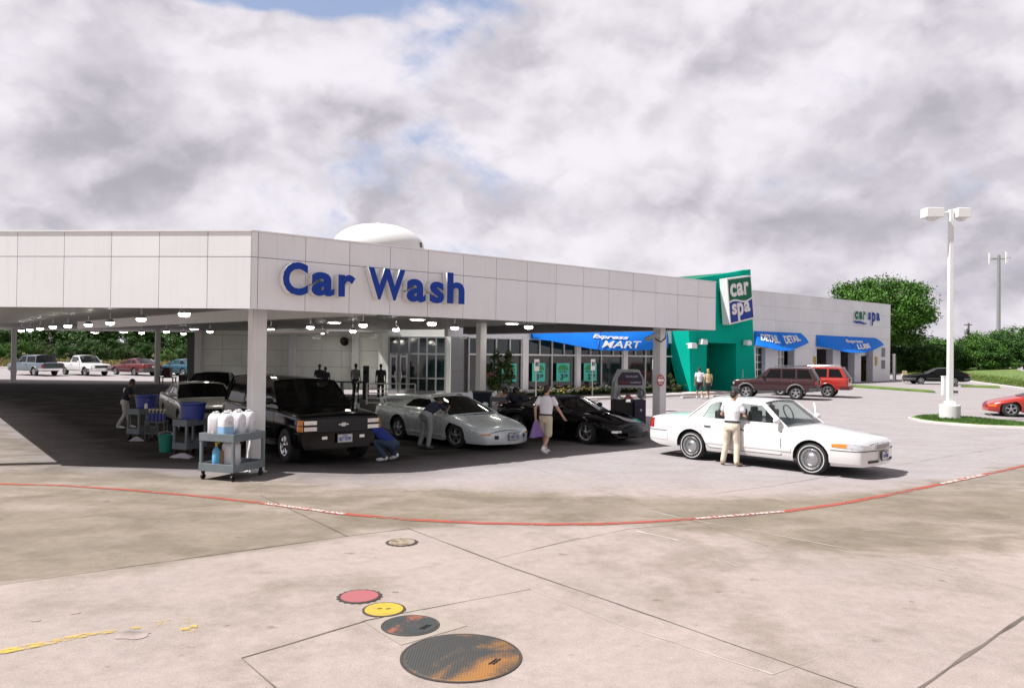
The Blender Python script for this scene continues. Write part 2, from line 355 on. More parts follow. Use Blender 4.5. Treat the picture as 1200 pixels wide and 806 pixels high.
base = mixc(mrange(n1, .3, .7, 0, 1), (.365, .305, .278), (.305, .26, .238))
base = mixc(mrange(n2, .35, .75, 0, .45), base, (.28, .235, .21))
blot = mrange(noi(P, .8, 7, .68, off=(8, 3, 2)).outputs['Fac'], .47, .68, 0, .75); base = mixc(blot, base, (.225, .188, .16))
oldc = mixc(mrange(n5, .3, .7, 0, 1), (.235, .198, .152), (.15, .126, .094)); oldc = mixc(mrange(n2, .4, .7, 0, .5), oldc, (.245, .208, .175))
base = mixc(fmath('MULTIPLY', agem, .92), base, oldc)
lite = mixc(mrange(n5, .3, .7, 0, 1), (.325, .298, .302), (.285, .258, .258)); base = mixc(fmath('MULTIPLY', spc.outputs[2], fmath('SUBTRACT', 1.0, fmath('MULTIPLY', agem, .8)), True), base, lite)
base = mixc(fmath('MULTIPLY', spc.outputs[1], mrange(n5, .2, .6, .78, 1), True), base, (.014, .012, .0105))  # canopy shade deepened in the base colour, together with the wet stain
spot = mrange(noi(P, 3.4, 4, .5, off=(2, 5, 1)).outputs['Fac'], .69, .76, 0, .55); base = mixc(spot, base, (.13, .10, .08))
pit = mrange(n4, .66, .78, 0, .35); base = mixc(pit, base, (.2, .17, .15))
gr = fmath('MULTIPLY', mrange(n3, .25, .75, .80, 1.20, False), mrange(noi(P, 7, 8, .75, off=(6, 6, 6)).outputs['Fac'], .3, .7, .88, 1.12, False))
mul = nd('ShaderNodeMix'); mul.data_type = 'RGBA'; mul.blend_type = 'MULTIPLY'; mul.inputs[0].default_value = 1; Lk.new(base, mul.inputs[6]); Lk.new(gr, mul.inputs[7]); Lk.new(mul.outputs[2], b.inputs['Base Color'])
b.inputs['Roughness'].default_value = .9; b.inputs['Specular IOR Level'].default_value = .08
bp = nd('ShaderNodeBump'); bp.inputs['Strength'].default_value = .25; bp.inputs['Distance'].default_value = .01; Lk.new(fmath('ADD', n3, fmath('MULTIPLY', n4, .8)), bp.inputs['Height']); Lk.new(bp.outputs[0], b.inputs['Normal'])
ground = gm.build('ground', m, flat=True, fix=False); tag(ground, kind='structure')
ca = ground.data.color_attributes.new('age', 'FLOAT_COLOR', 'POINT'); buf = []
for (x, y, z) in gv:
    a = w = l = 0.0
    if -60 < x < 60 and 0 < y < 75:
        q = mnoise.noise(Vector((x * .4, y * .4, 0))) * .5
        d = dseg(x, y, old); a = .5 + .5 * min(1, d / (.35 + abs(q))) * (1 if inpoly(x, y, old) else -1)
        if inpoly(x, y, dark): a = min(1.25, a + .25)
        d = dseg(x, y, wash); w = max(0, min(1, .5 + (d if inpoly(x, y, wash) else -d) * .35)) * .95  # amount of painted canopy shade, fading across its edge
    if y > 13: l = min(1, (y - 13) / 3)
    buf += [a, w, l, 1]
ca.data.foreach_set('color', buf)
# ---- joints between slabs
jm = pm('joint_dirt', (.125, .102, .085), .9, var=.5, scale=1.5); jl = pm('joint_pale', (.46, .41, .38), .9, var=.35, scale=2)
def strip(name, pts, w, mat, z=.004, jit=.0, kind='structure', step=.35):
    P = []
    for a, b_ in zip(pts[:-1], pts[1:]):
        n = max(1, int((b_ - a).length / step)); P += [a.lerp(b_, i / n) for i in range(n)]
    P.append(pts[-1]); mb = MB(); vs = []
    for i, p in enumerate(P):
        d = (P[min(i + 1, len(P) - 1)] - P[max(i - 1, 0)]).normalized(); nrm = Vector((-d.y, d.x, 0))
        ww = w * .5 * (1 + random.uniform(-jit, jit) * 1.6); q = p + nrm * random.uniform(-jit, jit) * w * .6
        for s_ in (-1, 1):
            c = q + nrm * s_ * ww; vs.append((c.x, c.y, gz(c.x, c.y) + z))
    mb.add(vs, [(2 * i, 2 * i + 1, 2 * i + 3, 2 * i + 2) for i in range(len(P) - 1)])
    return tag(mb.build(name, mat, flat=True), kind=kind)
for L, w, mt_ in [
    ([(-200, 713), (0, 685), (200, 657), (407, 628), (480, 619)], .028, jm), ([(305, 580), (407, 628)], .03, jm), ([(478, 619), (600, 665), (780, 727), (1010, 808), (1100, 840)], .03, jm),
    ([(1200, 722), (1070, 812)], .05, jm), ([(283, 771), (330, 812)], .02, jm), ([(283, 771), (430, 727), (500, 713), (622, 690)], .022, jm),
    ([(622, 690), (720, 730), (905, 790)], .02, jl), ([(0, 615), (140, 601), (270, 590)], .012, jm), ([(640, 640), (735, 620), (820, 612)], .012, jm), ([(905, 790), (960, 770)], .012, jl),
    ([(745, 595), (800, 607), (890, 623), (1030, 650), (1200, 690)], .022, jl), ([(745, 622), (795, 633)], .05, jl), ([(795, 633), (865, 664)], .012, jl), ([(578, 655), (680, 630)], .012, jm),
    ([(1010, 622), (1200, 607)], .01, jl), ([(800, 583), (900, 570), (1200, 520)], .015, jm), ([(700, 600), (760, 622)], .01, jl), ([(600, 540), (900, 640)], .008, jm)]:
    strip('pavement_joint', [gp(x, y) for x, y in L], w * .62, mt_, jit=.4)
# ---- red fire-lane line with white lettering
def paint(name, col, wear):
    m, nt_, b = _nt(name); global N, Lk
    N0, L0 = N, Lk; N, Lk = nt_.nodes, nt_.links
    tc = nd('ShaderNodeTexCoord'); a = noi(tc.outputs['Object'], 9, 8, .7).outputs['Fac']; c = noi(tc.outputs['Object'], .9, 4, .6).outputs['Fac']
    s_ = fmath('ADD', fmath('MULTIPLY', a, .7), fmath('MULTIPLY', c, .5)); f = mrange(s_, wear, wear + .14, .12, 1)
    b.inputs['Base Color'].default_value = (*col, 1); b.inputs['Roughness'].default_value = .8; tr_ = nd('ShaderNodeBsdfTransparent'); ms_ = nd('ShaderNodeMixShader')   # worn through to the concrete
    Lk.new(f, ms_.inputs[0]); Lk.new(b.outputs[0], ms_.inputs[1]); Lk.new(tr_.outputs[0], ms_.inputs[2]); Lk.new(ms_.outputs[0], N['Material Output'].inputs['Surface'])
    N, Lk = N0, L0; return m
redp = paint('red_line_paint', (.37, .075, .05), .585); yelp = paint('yellow_line_paint', (.54, .38, .06), .50); whp = paint('white_line_paint', (.7, .66, .62), .7)
redline = [(-150, 560), (0, 567), (75, 569), (150, 574), (240, 582), (310, 590), (400, 602), (480, 609), (560, 613), (640, 614.5), (700, 614), (760, 611.5), (815, 608), (870, 603.5), (918, 599.5), (980, 591), (1040, 580), (1105, 566.5), (1150, 557), (1200, 546), (1300, 522)]
RP = [gp(x, y) for x, y in redline]
strip('fire_lane_line', RP, .135, redp, z=.008, jit=.05)
def along(pts, s_):
    for a, b_ in zip(pts[:-1], pts[1:]):
        l = (b_ - a).length
        if s_ <= l: return a.lerp(b_, s_ / l), (b_ - a).normalized()
        s_ -= l
    return pts[-1], (pts[-1] - pts[-2]).normalized()
def arclen(px):
    t = 0
    for k in range(len(redline) - 1):
        l = (RP[k + 1] - RP[k]).length
        if redline[k + 1][0] >= px: return t + l * (px - redline[k][0]) / (redline[k + 1][0] - redline[k][0])
        t += l
for px0, px1, txt in ((312, 404, 'NO PARKING FIRE LANE'), (816, 918, 'FIRE LANE NO PARKING'), (1103, 1152, 'FIRE LANE')):
    s0, s1 = arclen(px0), arclen(px1); mb = MB()
    def fn(a, b_, d):
        p, t = along(RP, s0 + a); n = Vector((-t.y, t.x, 0)); q = p + n * (b_ - .05); return (q.x, q.y, gz(q.x, q.y) + .012 + d)
    add_text(mb, txt, fn, s1 - s0, .09, off=.03, ext=.01, depth=.001)
    tag(mb.build('painted_lettering', whp, flat=True, fix=False), kind='structure')
strip('yellow_parking_line', [gp(x, y) for x, y in ((-90, 785), (0, 764), (110, 743), (222, 725))], .11, yelp, z=.008, jit=.25)
strip('yellow_parking_line', [gp(x, y) for x, y in ((216, 724), (226, 741))], .11, yelp, z=.0085, jit=.3)
# ---- covers
def cover(px, py, r, label, mats, style):
    p = gp(px, py); mb = MB(); n = 48
    mb.lathe([(0, .012), (r * .985, .012), (r, .008), (r, -.03)], n=n, mi=0)
    ring = [(r + .006, .006), (r + .03, .006), (r + .03, -.02)]
    t = thing('manhole_cover', label, 'manhole cover', p, 0, 'covers set into the concrete')
    mb.build('cover_plate', mats[0], t); r2 = MB(); r2.lathe([(r + .002, .009), (r + .022, .009), (r + .024, -.02)], n=n); r2.build('rim', mats[1], t)
    d = MB()
    if style == 'lug':
        tooth = [((r + (.044 if k % 4 < 2 else .029)) * cos(2 * pi * k / 72), (r + (.044 if k % 4 < 2 else .029)) * sin(2 * pi * k / 72)) for k in range(72)]
        d.prism(tooth, lambda a, b_, w: (a, b_, w), .0005, .005)
        d.build('bolt_ring', mats[1], t)
    elif style == 'slot':
        for s_ in (-1, 1):
            d = MB(); d.box((s_ * r * .22, 0, .0135), (.045, .014, .006), rz=.3); d.build('lift_slot', MT['black'], t)
    elif style == 'grid':
        k = int(r / .022)
        for i in range(-k, k + 1):
            h = sqrt(max(0, (r * .95) ** 2 - (i * .022) ** 2))
            if h > .02: d.box((i * .022, 0, .0128), (.010, 2 * h, .0025)); 
        d.build('tread', mats[0], t); s2 = MB()
        for s_ in (-1, 1): s2.box((r * .58 + s_ * .015, -r * .25, .017), (.012, .12, .005), rz=-.5)
        s2.build('lift_handle', MT['black'], t)
    return t
def rust(name, c1, c2, sc, lo, hi, off=(0, 0, 0)):
    m, nt_, b = _nt(name); global N, Lk
    N0, L0 = N, Lk; N, Lk = nt_.nodes, nt_.links
    tc = nd('ShaderNodeTexCoord'); a = noi(tc.outputs['Object'], sc, 3, .5, dist=1.2, off=off).outputs['Fac']; c = noi(tc.outputs['Object'], 40, 3, .6).outputs['Fac']
    f = mrange(fmath('ADD', a, fmath('MULTIPLY', fmath('SUBTRACT', c, .5), .2)), lo, hi, 0, 1)
    Lk.new(mixc(f, c1, c2), b.inputs['Base Color']); b.inputs['Roughness'].default_value = .7; b.inputs['Metallic'].default_value = .15
    N, Lk = N0, L0; return m
iron = rust('cast_iron_rust', (.055, .055, .052), (.32, .15, .045), 1.1, .47, .66, (2.4, .3, 0)); iron2 = rust('cast_iron_orange', (.05, .055, .055), (.42, .13, .06), 1.6, .55, .72, (.4, 3.3, 0))
pink = rust('pink_enamel', (.36, .105, .12), (.25, .14, .12), 7, .5, .75); yel = rust('yellow_enamel', (.52, .35, .04), (.33, .24, .08), 7, .48, .74); dirt = rust('dusty_iron', (.33, .27, .2), (.16, .11, .07), 8, .45, .6)
rimm = pm('rim_iron', (.05, .04, .035), .8)
def rad(px, py, half): return (gp(px + half, py) - gp(px, py)).length
cover(421.5, 699, rad(421, 699, 22), 'pink painted cover with a toothed rim, beside the yellow cover', [pink, rimm], 'lug')
cover(450, 714.5, rad(450, 714, 22.5), 'small yellow painted cover with two lift slots', [yel, rimm], 'slot')
pad = MB(); 
pp = [gp(x, y) for x, y in ((424, 727), (492, 713), (548, 733), (470, 756))]
pad.add([(p.x, p.y, .004) for p in pp], [(0, 1, 2, 3)]); tag(pad.build('pavement_patch', pm('patch_concrete', (.30, .255, .22), .85, var=.15, scale=5), flat=True), kind='structure')
cover(481, 733, rad(481, 733, 31.5), 'dark iron cover with an orange edge, in a square concrete patch', [iron2, rimm], 'grid')
cover(540.5, 769.5, rad(540, 769, 68), 'largest round iron cover, grey with broad rust streaks', [iron, rimm], 'grid')
cover(471, 635.5, rad(471, 635, 15.5), 'small dusty concrete-filled cover nearest the red line', [dirt, rimm], 'lug')
# ---- oil drip stains are flat discs of the pavement
sm = pm('oil_stain', (.29, .235, .215), .9, var=.4, scale=5)
for px, py, w in ((463, 693.5, .035), (155, 744, .16), (42, 727, .05), (88, 718, .05), (660, 649, .06)):
    p = gp(px, py); s_ = MB(); n = 20
    s_.add([(p.x + cos(2 * pi * i / n) * w * random.uniform(.75, 1.1), p.y + sin(2 * pi * i / n) * w * .7 * random.uniform(.75, 1.1), .0045) for i in range(n)], [tuple(range(n))])
    tag(s_.build('pavement_stain', sm, flat=True), kind='structure')
# ---- grass areas and kerbs
grassm = pm('grass_sheet', (.11, .17, .035), .9, var=.45, scale=1.2, bump=.6, bscale=25)
dryg = pm('dry_grass_sheet', (.16, .15, .055), .9, var=.45, scale=.7, bump=.6, bscale=20)
kerbm = pm('kerb_concrete', (.52, .48, .46), .85, var=.08, scale=4)
def sheet(name, P, mat, z, kind='structure'):
    mb = MB(); mb.add([(p[0], p[1], gz(p[0], p[1]) + z) for p in P], [tuple(range(len(P)))]); return tag(mb.build(name, mat, flat=True), kind=kind)
def gsheet(name, x0, x1, y0f, y1, mat, z):
    mb = MB(); vs = []; n = 14; Y = 8
    for j in range(Y + 1):
        for i in range(n + 1):
            x = x0 + (x1 - x0) * i / n; y0 = y0f(x); y = y0 + (y1 - y0) * (j / Y) ** 2; vs.append((x, y, gz(x, y) + (fz(x, y) if z > .1 else z)))
    mb.add(vs, [(j * (n + 1) + i, j * (n + 1) + i + 1, (j + 1) * (n + 1) + i + 1, (j + 1) * (n + 1) + i) for j in range(Y) for i in range(n)])
    return tag(mb.build(name, mat, flat=True), kind='structure')
KP = [gp(x, y) for x, y in ((1000, 434.5), (1045, 438), (1070, 440.5), (1141, 448), (1200, 456), (1290, 470), (1420, 492))]; KD = Vector((.47, .88, 0))
def kpt(r_, s_):
    i = min(int(r_ * (len(KP) - 1)), len(KP) - 2); f = r_ * (len(KP) - 1) - i; return KP[i].lerp(KP[i + 1], f) + KD * s_
mb = MB(); vs_ = []; nr_ = 24; st_ = [0, 2, 4, 7, 11, 16, 24, 40, 80, 160]
for s_ in st_:
    for i in range(nr_ + 1): p = kpt(i / nr_, s_ + .2); vs_.append((p.x, p.y, gz(p.x, p.y) + fz(p.x, p.y)))
mb.add(vs_, [(j * (nr_ + 1) + i, j * (nr_ + 1) + i + 1, (j + 1) * (nr_ + 1) + i + 1, (j + 1) * (nr_ + 1) + i) for j in range(len(st_) - 1) for i in range(nr_)])
tag(mb.build('grass_field', grassm, flat=True), kind='structure')
gsheet('grass_field', -220, -12, lambda x: 74, 260, dryg, .12)
def kerb(pts, w=.28, h=.13):
    mb = MB(); secs = []
    for i, p in enumerate(pts):
        d = (pts[min(i + 1, len(pts) - 1)] - pts[max(i - 1, 0)]).normalized(); n = Vector((-d.y, d.x, 0)); z = gz(p.x, p.y)
        secs.append([(p.x + n.x * a, p.y + n.y * a, z + b_) for a, b_ in ((-w / 2, -.05), (-w / 2, h - .02), (-w / 2 + .02, h), (w / 2 - .02, h), (w / 2, h - .02), (w / 2, -.05))])
    mb.loft(secs); return tag(mb.build('kerb', kerbm), kind='structure')
def sub(a, b_, n=12): return [a.lerp(b_, i / n) for i in range(n + 1)]
kerb([kpt(i / 30, 0) for i in range(31)], w=.5)
kerb(sub(Vector((-200, 74, 0)), Vector((-12, 74, 0))), w=.4)
# ---- island with the lamp pole (pointed left end) and the verge in front of the lube bays
isl = [(1066, 491), (1075, 489), (1090, 488.2), (1115, 489), (1160, 493), (1250, 503), (1400, 520), (1400, 535), (1200, 502.5), (1150, 500.5), (1100, 497), (1080, 494.5)]
ip = [gp(x, y) for x, y in isl]
mb = MB(); mb.prism([(p.x, p.y) for p in ip], lambda a, b_, w: (a, b_, gz(a, b_) + w), -.05, .095); tag(mb.build('grass_island', grassm, flat=True), kind='structure')
kerb(ip + [ip[0], ip[1]], w=.14, h=.09)
vg = [gp(x, y) for x, y in ((996, 452), (1012, 453), (1092, 459), (1096, 460.5), (1000, 453.8), (990, 452.6))]
mb = MB(); mb.prism([(p.x, p.y) for p in vg], lambda a, b_, w: (a, b_, gz(a, b_) + w), -.05, .12); tag(mb.build('grass_verge', grassm, flat=True), kind='structure')
vg2 = [gp(x, y) for x, y in ((1128, 452.5), (1170, 453.5), (1172, 455), (1126, 453.5))]
mb = MB(); mb.prism([(p.x, p.y) for p in vg2], lambda a, b_, w: (a, b_, gz(a, b_) + w), -.05, .12); tag(mb.build('grass_verge', grassm, flat=True), kind='structure')
# ------------------------------------------------------------------ wash canopy
C = gp(290, 559); C.z = 0
U = ray(1715, 427.5); U.z = 0; U.normalize(); V = Vector((-U.y, U.x, 0)); NF = -V
Z3 = Vector((0, 0, 1))
def cu(u, v, z=0.0): return C + U * u + V * v + Z3 * z
def uv(p): d = Vector(p) - C; return d.dot(U), d.dot(V)
def u_of(px, py, v=0.0): return (on_plane(px, py, cu(0, v), NF) - C).dot(U)
zb = at(290, 362, C.y).z; zt = at(290, 271, C.y).z; zsm = at(290, 300.75, C.y).z
uE = u_of(838.5, 388)
cot = 1 / tan(SUNE); sh = Vector((cos(SUNB), sin(SUNB), 0)) * cot
Lc = gp(72, 545.6) - sh * zb; Lc.z = 0
DL = (Lc - C); lenL = DL.length; DL.normalize(); NL = Vector((DL.y, -DL.x, 0)); NL = NL if NL.y < 0 else -NL
M0 = cu(uE, 15.2); L2 = Lc + V * 48
M0.z = 0
canopy = thing('wash_canopy', 'huge flat white panelled canopy over the wash lane, standing on square columns', 'canopy', (0, 0, 0))
poly = [C, cu(uE, 0), cu(uE, 13.6), Vector((-3.5, 38.4, 0)), Vector((-6.9, 40.4, 0)), Vector((-12.7, 40.4, 0)), Vector((-12.7, 44.7, 0)), Vector((-6.9, 44.7, 0)), Vector((-6.9, 46.2, 0)), Vector((-19.6, 46.2, 0)), Vector((-19.6, 51.5, 0)), Vector((L2.x, 51.5, 0)), Lc]
def inset(P, d): c = sum(P, Vector()) / len(P); return [p + (c - p).normalized() * d for p in P]
mb = MB(); ip_ = inset(poly, .06); mb.prism([(p.x, p.y) for p in ip_], lambda a, b_, w: (a, b_, w), zb + .34, zt - .35); mb.build('roof_slab', MT['soffit'], canopy, flat=True)
mb = MB(); mb.box((-7.6, 42.55, (zb + zt) / 2), (1.3, 4.2, zt - zb - .7)); mb.build('roof_slab', MT['soffit'], canopy, flat=True)
def fascia(name, p0, d, n, cuts, length):
    mb = MB(); ax = (d, n, Z3); e = [0] + cuts + [length]
    mb.box(p0 + d * length / 2 - n * .17 + Z3 * ((zb + zt) / 2 + .01), (length - .01, .26, zt - zb - .05), 1, ax)
    for a, b_ in zip(e[:-1], e[1:]):
        for z0, z1 in ((zb, zsm), (zsm, zt)):
            mb.box(p0 + d * (a + b_) / 2 - n * .02 + Z3 * (z0 + z1) / 2, (b_ - a - .012, .04, z1 - z0 - .012), 0, ax)
    mb.box(p0 + d * length / 2 - n * .12 + Z3 * (zt + .012), (length, .28, .03), 0, ax)
    return mb.build(name, [MT['panel'], MT['seam']], canopy, flat=True)
seam = [302, 359, 412, 460.5, 505.5, 547.5, 586.5, 621.5, 656.5, 687.5, 717.5, 744, 769.5, 794, 817.5]
u0 = u_of(302, 330); pw = (u_of(794, 350) - u0) / 13
fascia('fascia', C, U, NF, [u0 + pw * i for i in range(15)], uE)
PLp = lambda px: (on_plane(px, 320, C, NL) - C).dot(DL)
l1 = PLp(243); lw = (PLp(20) - l1) / 4
fascia('fascia', C, DL, NL, [l1 + lw * i for i in range(20) if l1 + lw * i < lenL - .2], lenL)
V2 = V
fascia('fascia', Lc, V2, Vector((-U.x, -U.y, 0)), [1.16 * i for i in range(1, 40)], 48)
fascia('fascia', cu(uE, 0), V2, U, [1.16 * i for i in range(1, 12)], 13.5)
colv = lambda px, v: cu(u_of(px, 520, v), v)
colpos = [colv(299.5, .62), colv(772, .5), cu(11.9, 8.6), gp(15.5, 447.5), gp(184, 449.5), Lc + V * .3 + U * .35]
for p in colpos:
    mb = MB(); ax = (U, V, Z3); z0 = gz(p.x, p.y); mb.box((p.x, p.y, (z0 + zb + .34) / 2), (.29, .29, zb + .34 - z0), 0, ax); mb.build('column', MT['column'], canopy, bev=.012)
    mb = MB(); mb.box((p.x, p.y, z0 + .006), (.36, .36, .03), 0, ax); mb.build('base_plate', MT['column'], canopy)
# drop beam, conduit under the soffit
mb = MB(); a, b_ = on_z(95, 386, zb), on_z(435, 370, zb); d = (b_ - a).normalized(); mb.box((a + b_) / 2 + Z3 * .18, ((b_ - a).length, .3, .34), 0, (d, Vector((-d.y, d.x, 0)), Z3)); mb.build('drop_beam', MT['column'], canopy)
mb = MB(); a, b_ = on_z(296, 388.4, zb - .25), on_z(384, 388.6, zb - .25); mb.tube(a, b_, .06); mb.build('conduit', MT['white'], canopy)
# ---- lamps below the soffit
lm = MT['lens']; hous = MT['white']
lt = thing('canopy_light', 'x', 'canopy light', (0, 0, 0), 0, 'dome lamps hanging below the canopy soffit')
mb = MB(); mb.tube((0, 0, .08), (0, 0, .4), .025); mb.lathe([(0, .15), (.1, .15), (.14, .1), (.165, .055), (.165, .02), (.14, .02)], n=20); mb.build('housing', MT['alu'], lt)
mb = MB(); mb.lathe([(.16, .02), (.158, -.02), (.13, -.06), (.07, -.08), (0, -.085)], n=20); mb.build('lens', lm, lt); lt.scale = (.74,) * 3
first = True
LT = [(216, 368), (165.6, 374), (129, 378.5), (103.5, 380.5), (79.5, 382), (62, 383), (47, 385), (35, 386.5), (25, 387.5), (166, 390), (195, 388.5), (215, 391), (246, 388.5), (317.5, 386), (363.7, 383.5), (378, 389.5), (413.7, 388), (425.7, 381), (464, 386), (506, 379), (533, 384), (619.5, 383)]
for i, (px, py) in enumerate(LT):
    p = on_z(px, py, zb - .04); lab = 'glowing dome lamp below the canopy soffit'
    lab = ('glowing dome lamp in the row along the left part of the canopy' if i < 13 else 'glowing dome lamp under the right part of the canopy')
    if first: lt.location = p; lt['label'] = lab; first = False
    else: dup(lt, p, None, lab)
for g in [o for o in bpy.data.objects if o.get('category') == 'canopy light']:
    g['group'] = 'dome lamps below the left of the canopy' if 'left' in g['label'] else 'dome lamps below the right of the canopy'
rl = thing('recessed_light', 'flat round recessed lamp in the canopy soffit', 'recessed light', (0, 0, 0), 0, 'recessed lamps in the soffit')
mb = MB(); mb.lathe([(.3, .05), (.3, -.02), (.25, -.03)], n=22); mb.build('trim_ring', MT['white'], rl); mb = MB(); mb.lathe([(.25, -.028), (.12, -.05), (0, -.055)], n=22); mb.build('lens', lm, rl)
for i, (px, py) in enumerate(((395, 377.3), (285, 365.3), (493.7, 373.6), (605, 378.5), (732, 383.6), (112, 389.5), (146, 389), (229, 385))):
    p = on_z(px, py, zb + .33) + V * .25
    if i == 0: rl.location = p
    else: dup(rl, p)
# ---- Car Wash channel letters on the shaded face
def fplane(v): return lambda px, py: on_plane(px, py, cu(0, v), NF)
sg = thing('letter_sign', 'big blue Car Wash letters with white edges standing on the canopy face', 'sign', cu(0, 0))
fp = fplane(-.22)
for ch, x0, x1, y0, y1 in (('C', 331.5, 361, 307, 346), ('a', 365, 392, 319, 347), ('r', 396.5, 416.5, 322, 348), ('W', 431.5, 475, 314.5, 351.5), ('a', 476.5, 499, 327, 354), ('s', 503.5, 520.5, 330, 355.5), ('h', 524, 544.5, 320, 356)):
    a = fp(x0, (y0 + y1) / 2); b_ = fp(x1, (y0 + y1) / 2); lo = fp((x0 + x1) / 2, y1).z; hi = fp((x0 + x1) / 2, y0).z; w = (b_ - a).length
    mb = MB(); add_text(mb, ch, lambda p, q, d: Vector((a.x, a.y, lo)) + U * p + Z3 * q - NF * (.2 - d) - C, w, hi - lo, off=.035, ext=.1, depth=.2, face=0, side=1)
    mb.build('letter', [MT['blue'], MT['white']], sg, flat=True, fix=False)
# ------------------------------------------------------------------ store building
shop = thing('shop_building', 'grey panelled shop behind the canopy with tall dark windows and white piers', 'building', (0, 0, 0))
vM = 15.2
mp = lambda px, py, v=vM: on_plane(px, py, cu(0, v), NF)
zT = mp(590, 396).z; zR = mp(600, 415.5).z; zS = mp(600, 458.5).z
T0 = gp(810, 461.5); uT, vT = uv(T0)
g0 = .12
roofz = zt - .55
back = pm('wall_back', (.4, .4, .4), .6)
u785 = u_of(800, 420, vM)
# mass behind the window wall, shell of header + piers + sill in front
def ubox(mb, ua, ub, va, vb, z0, z1, mi=0): mb.box(cu((ua + ub) / 2, (va + vb) / 2, (z0 + z1) / 2), (abs(ub - ua), abs(vb - va), z1 - z0), mi, (U, V, Z3))
_a = cu(uE + 1.2, vM + .35); _d = ray(548, 430); _d = Vector((_d.x, _d.y, 0)).normalized(); _P = [_a, cu(u785, vM + .35), cu(u785, vM + 12), _a + _d * 11]
mb = MB(); mb.prism([(p.x, p.y) for p in _P], lambda a, b_, w: (a, b_, w), -.1, roofz); mb.build('wall', back, shop, flat=True)
wallp = pm('shop_white_panel', (.78, .80, .82), .45, var=.05)
mb = MB(); ubox(mb, uE + .02, u785, vM - .0, vM + .3, zT, roofz); ubox(mb, uE + .02, u785, vM - .03, vM + .3, -.1, zS); mb.build('header', wallp, shop, flat=True)
uw = lambda px: u_of(px, 420, vM)
piers = [(612, 618.6), (675, 680), (730, 735), (766, 779)]
for a, b_ in piers:
    mb = MB(); ubox(mb, uw(a), uw(b_), vM - .06, vM + .3, zS, zT + .02); mb.build('pier', MT['white'], shop, flat=True)
wins = [(549.5, 612, [569, 582, 598], [569, 582]), (618.6, 675, [633, 647.6, 661.6], [647.4]), (680, 730, [692.4, 705, 719], [705.4]), (735, 766, [745, 757], [757]), (779, 799, [], [])]
for a, b_, tops, lows in wins:
    fr = MB(); ua, ub = uw(a), uw(b_); w = .05
    ubox(fr, ua, ub, vM + .0, vM + .08, zR - .04, zR + .04); ubox(fr, ua, ub, vM + .0, vM + .08, zS, zS + .07); ubox(fr, ua, ub, vM, vM + .08, zT - .05, zT)
    for x in tops: ubox(fr, uw(x) - w / 2, uw(x) + w / 2, vM + .004, vM + .084, zR + .04, zT - .05)
    for x in lows: ubox(fr, uw(x) - w / 2, uw(x) + w / 2, vM + .004, vM + .084, zS + .07, zR - .04)
    ubox(fr, ua, ua + w, vM + .002, vM + .082, zS, zT); ubox(fr, ub - w, ub, vM + .002, vM + .082, zS, zT)
    f = fr.build('window', MT['mullion'], shop, flat=True)
    pn = MB(); ubox(pn, ua + .02, ub - .02, vM + .1, vM + .13, zS, zT); pn.build('pane', MT['dglass'], f, flat=True)
# white corner pier, door front, side wall
d0 = 43.0
mb = MB(); pA = at(528, 440, 38.6); pB = at(548.5, 440, 37.4)
dd = Vector((pB.x - pA.x, pB.y - pA.y, 0)); Lp = dd.length; dd.normalize(); nn = Vector((dd.y, -dd.x, 0))
for k in range(6):
    z0 = -.05 + k * .8; mb.box(Vector(((pA.x + pB.x) / 2, (pA.y + pB.y) / 2, z0 + .4)) - nn * .3, (Lp, .6, .79), 0, (dd, nn, Z3))
mb.build('pier', wallp, shop, flat=True)
wt = pm('wall_tile_panel', (.76, .78, .71), .55, var=.1, scale=1.2, island=.05)
def tiled(name, x0, x1, y, zs, cw, depth=.12):
    mb = MB(); n = max(1, round((x1 - x0) / cw)); w = (x1 - x0) / n
    mb.box(((x0 + x1) / 2, y + .14, (zs[0] + zs[-1]) / 2), (x1 - x0, .2, zs[-1] - zs[0]), 1)
    for i in range(n):
        for a, b_ in zip(zs[:-1], zs[1:]): mb.box((x0 + w * (i + .5), y, (a + b_) / 2), (w - .014, .06, b_ - a - .014), 0)
    return mb.build(name, [wt, MT['seam']], shop, flat=True)
yw = 46.3
zl = [0, at(400, 430, yw).z, at(400, 410.7, yw).z, at(400, 394, yw).z, 4.2, 5.1]
xL = at(237, 420, yw).x; xR = at(447, 420, yw).x
tiled('wall', xL, xR, yw, zl, 1.25)
mb = MB(); mb.box((xL + .0, yw + 4.2, 2.5), (.3, 8, 5.1)); mb.build('wall', wt, shop, flat=True)
for px, w in ((232.5, .38), (342.7, .36), (416.5, .4)):
    x = at(px, 420, yw - .3).x; mb = MB(); mb.box((x, yw - .25, 2.45), (w, .36, 4.9)); mb.build('pilaster', MT['column'], shop, flat=True)
x = at(224, 420, yw).x; mb = MB(); mb.box((x, yw + .25, zb / 2), (.5, .5, zb)); mb.build('pilaster', MT['dgrey'], shop, flat=True)
x = at(446, 420, yw - 1).x; mb = MB(); mb.tube((x, yw - 1, .1), (x, yw - 1, zb), .06); mb.build('drain_pipe', MT['dgrey'], shop)
x0, x1 = at(447.5, 430, d0).x, at(528.5, 430, d0).x
fx0, fx1 = at(456, 430, d0).x, at(522, 430, d0).x; zDt = at(490, 395, d0).z; zDr = at(490, 414.6, d0).z
zB = 4.9
mb = MB(); mb.box(((x0 + fx0) / 2, d0 + .1, zB / 2), (fx0 - x0, .3, zB)); mb.box(((x1 + fx1) / 2, d0 + .1, zB / 2), (x1 - fx1, .3, zB)); mb.box(((fx0 + fx1) / 2, d0 + .1, (zDt + zB) / 2), (fx1 - fx0, .3, zB - zDt)); mb.box(((x0 + x1) / 2, d0 + 3, zB / 2), (x1 - x0, 5, zB - .05)); mb.build('wall', wt, shop, flat=True)
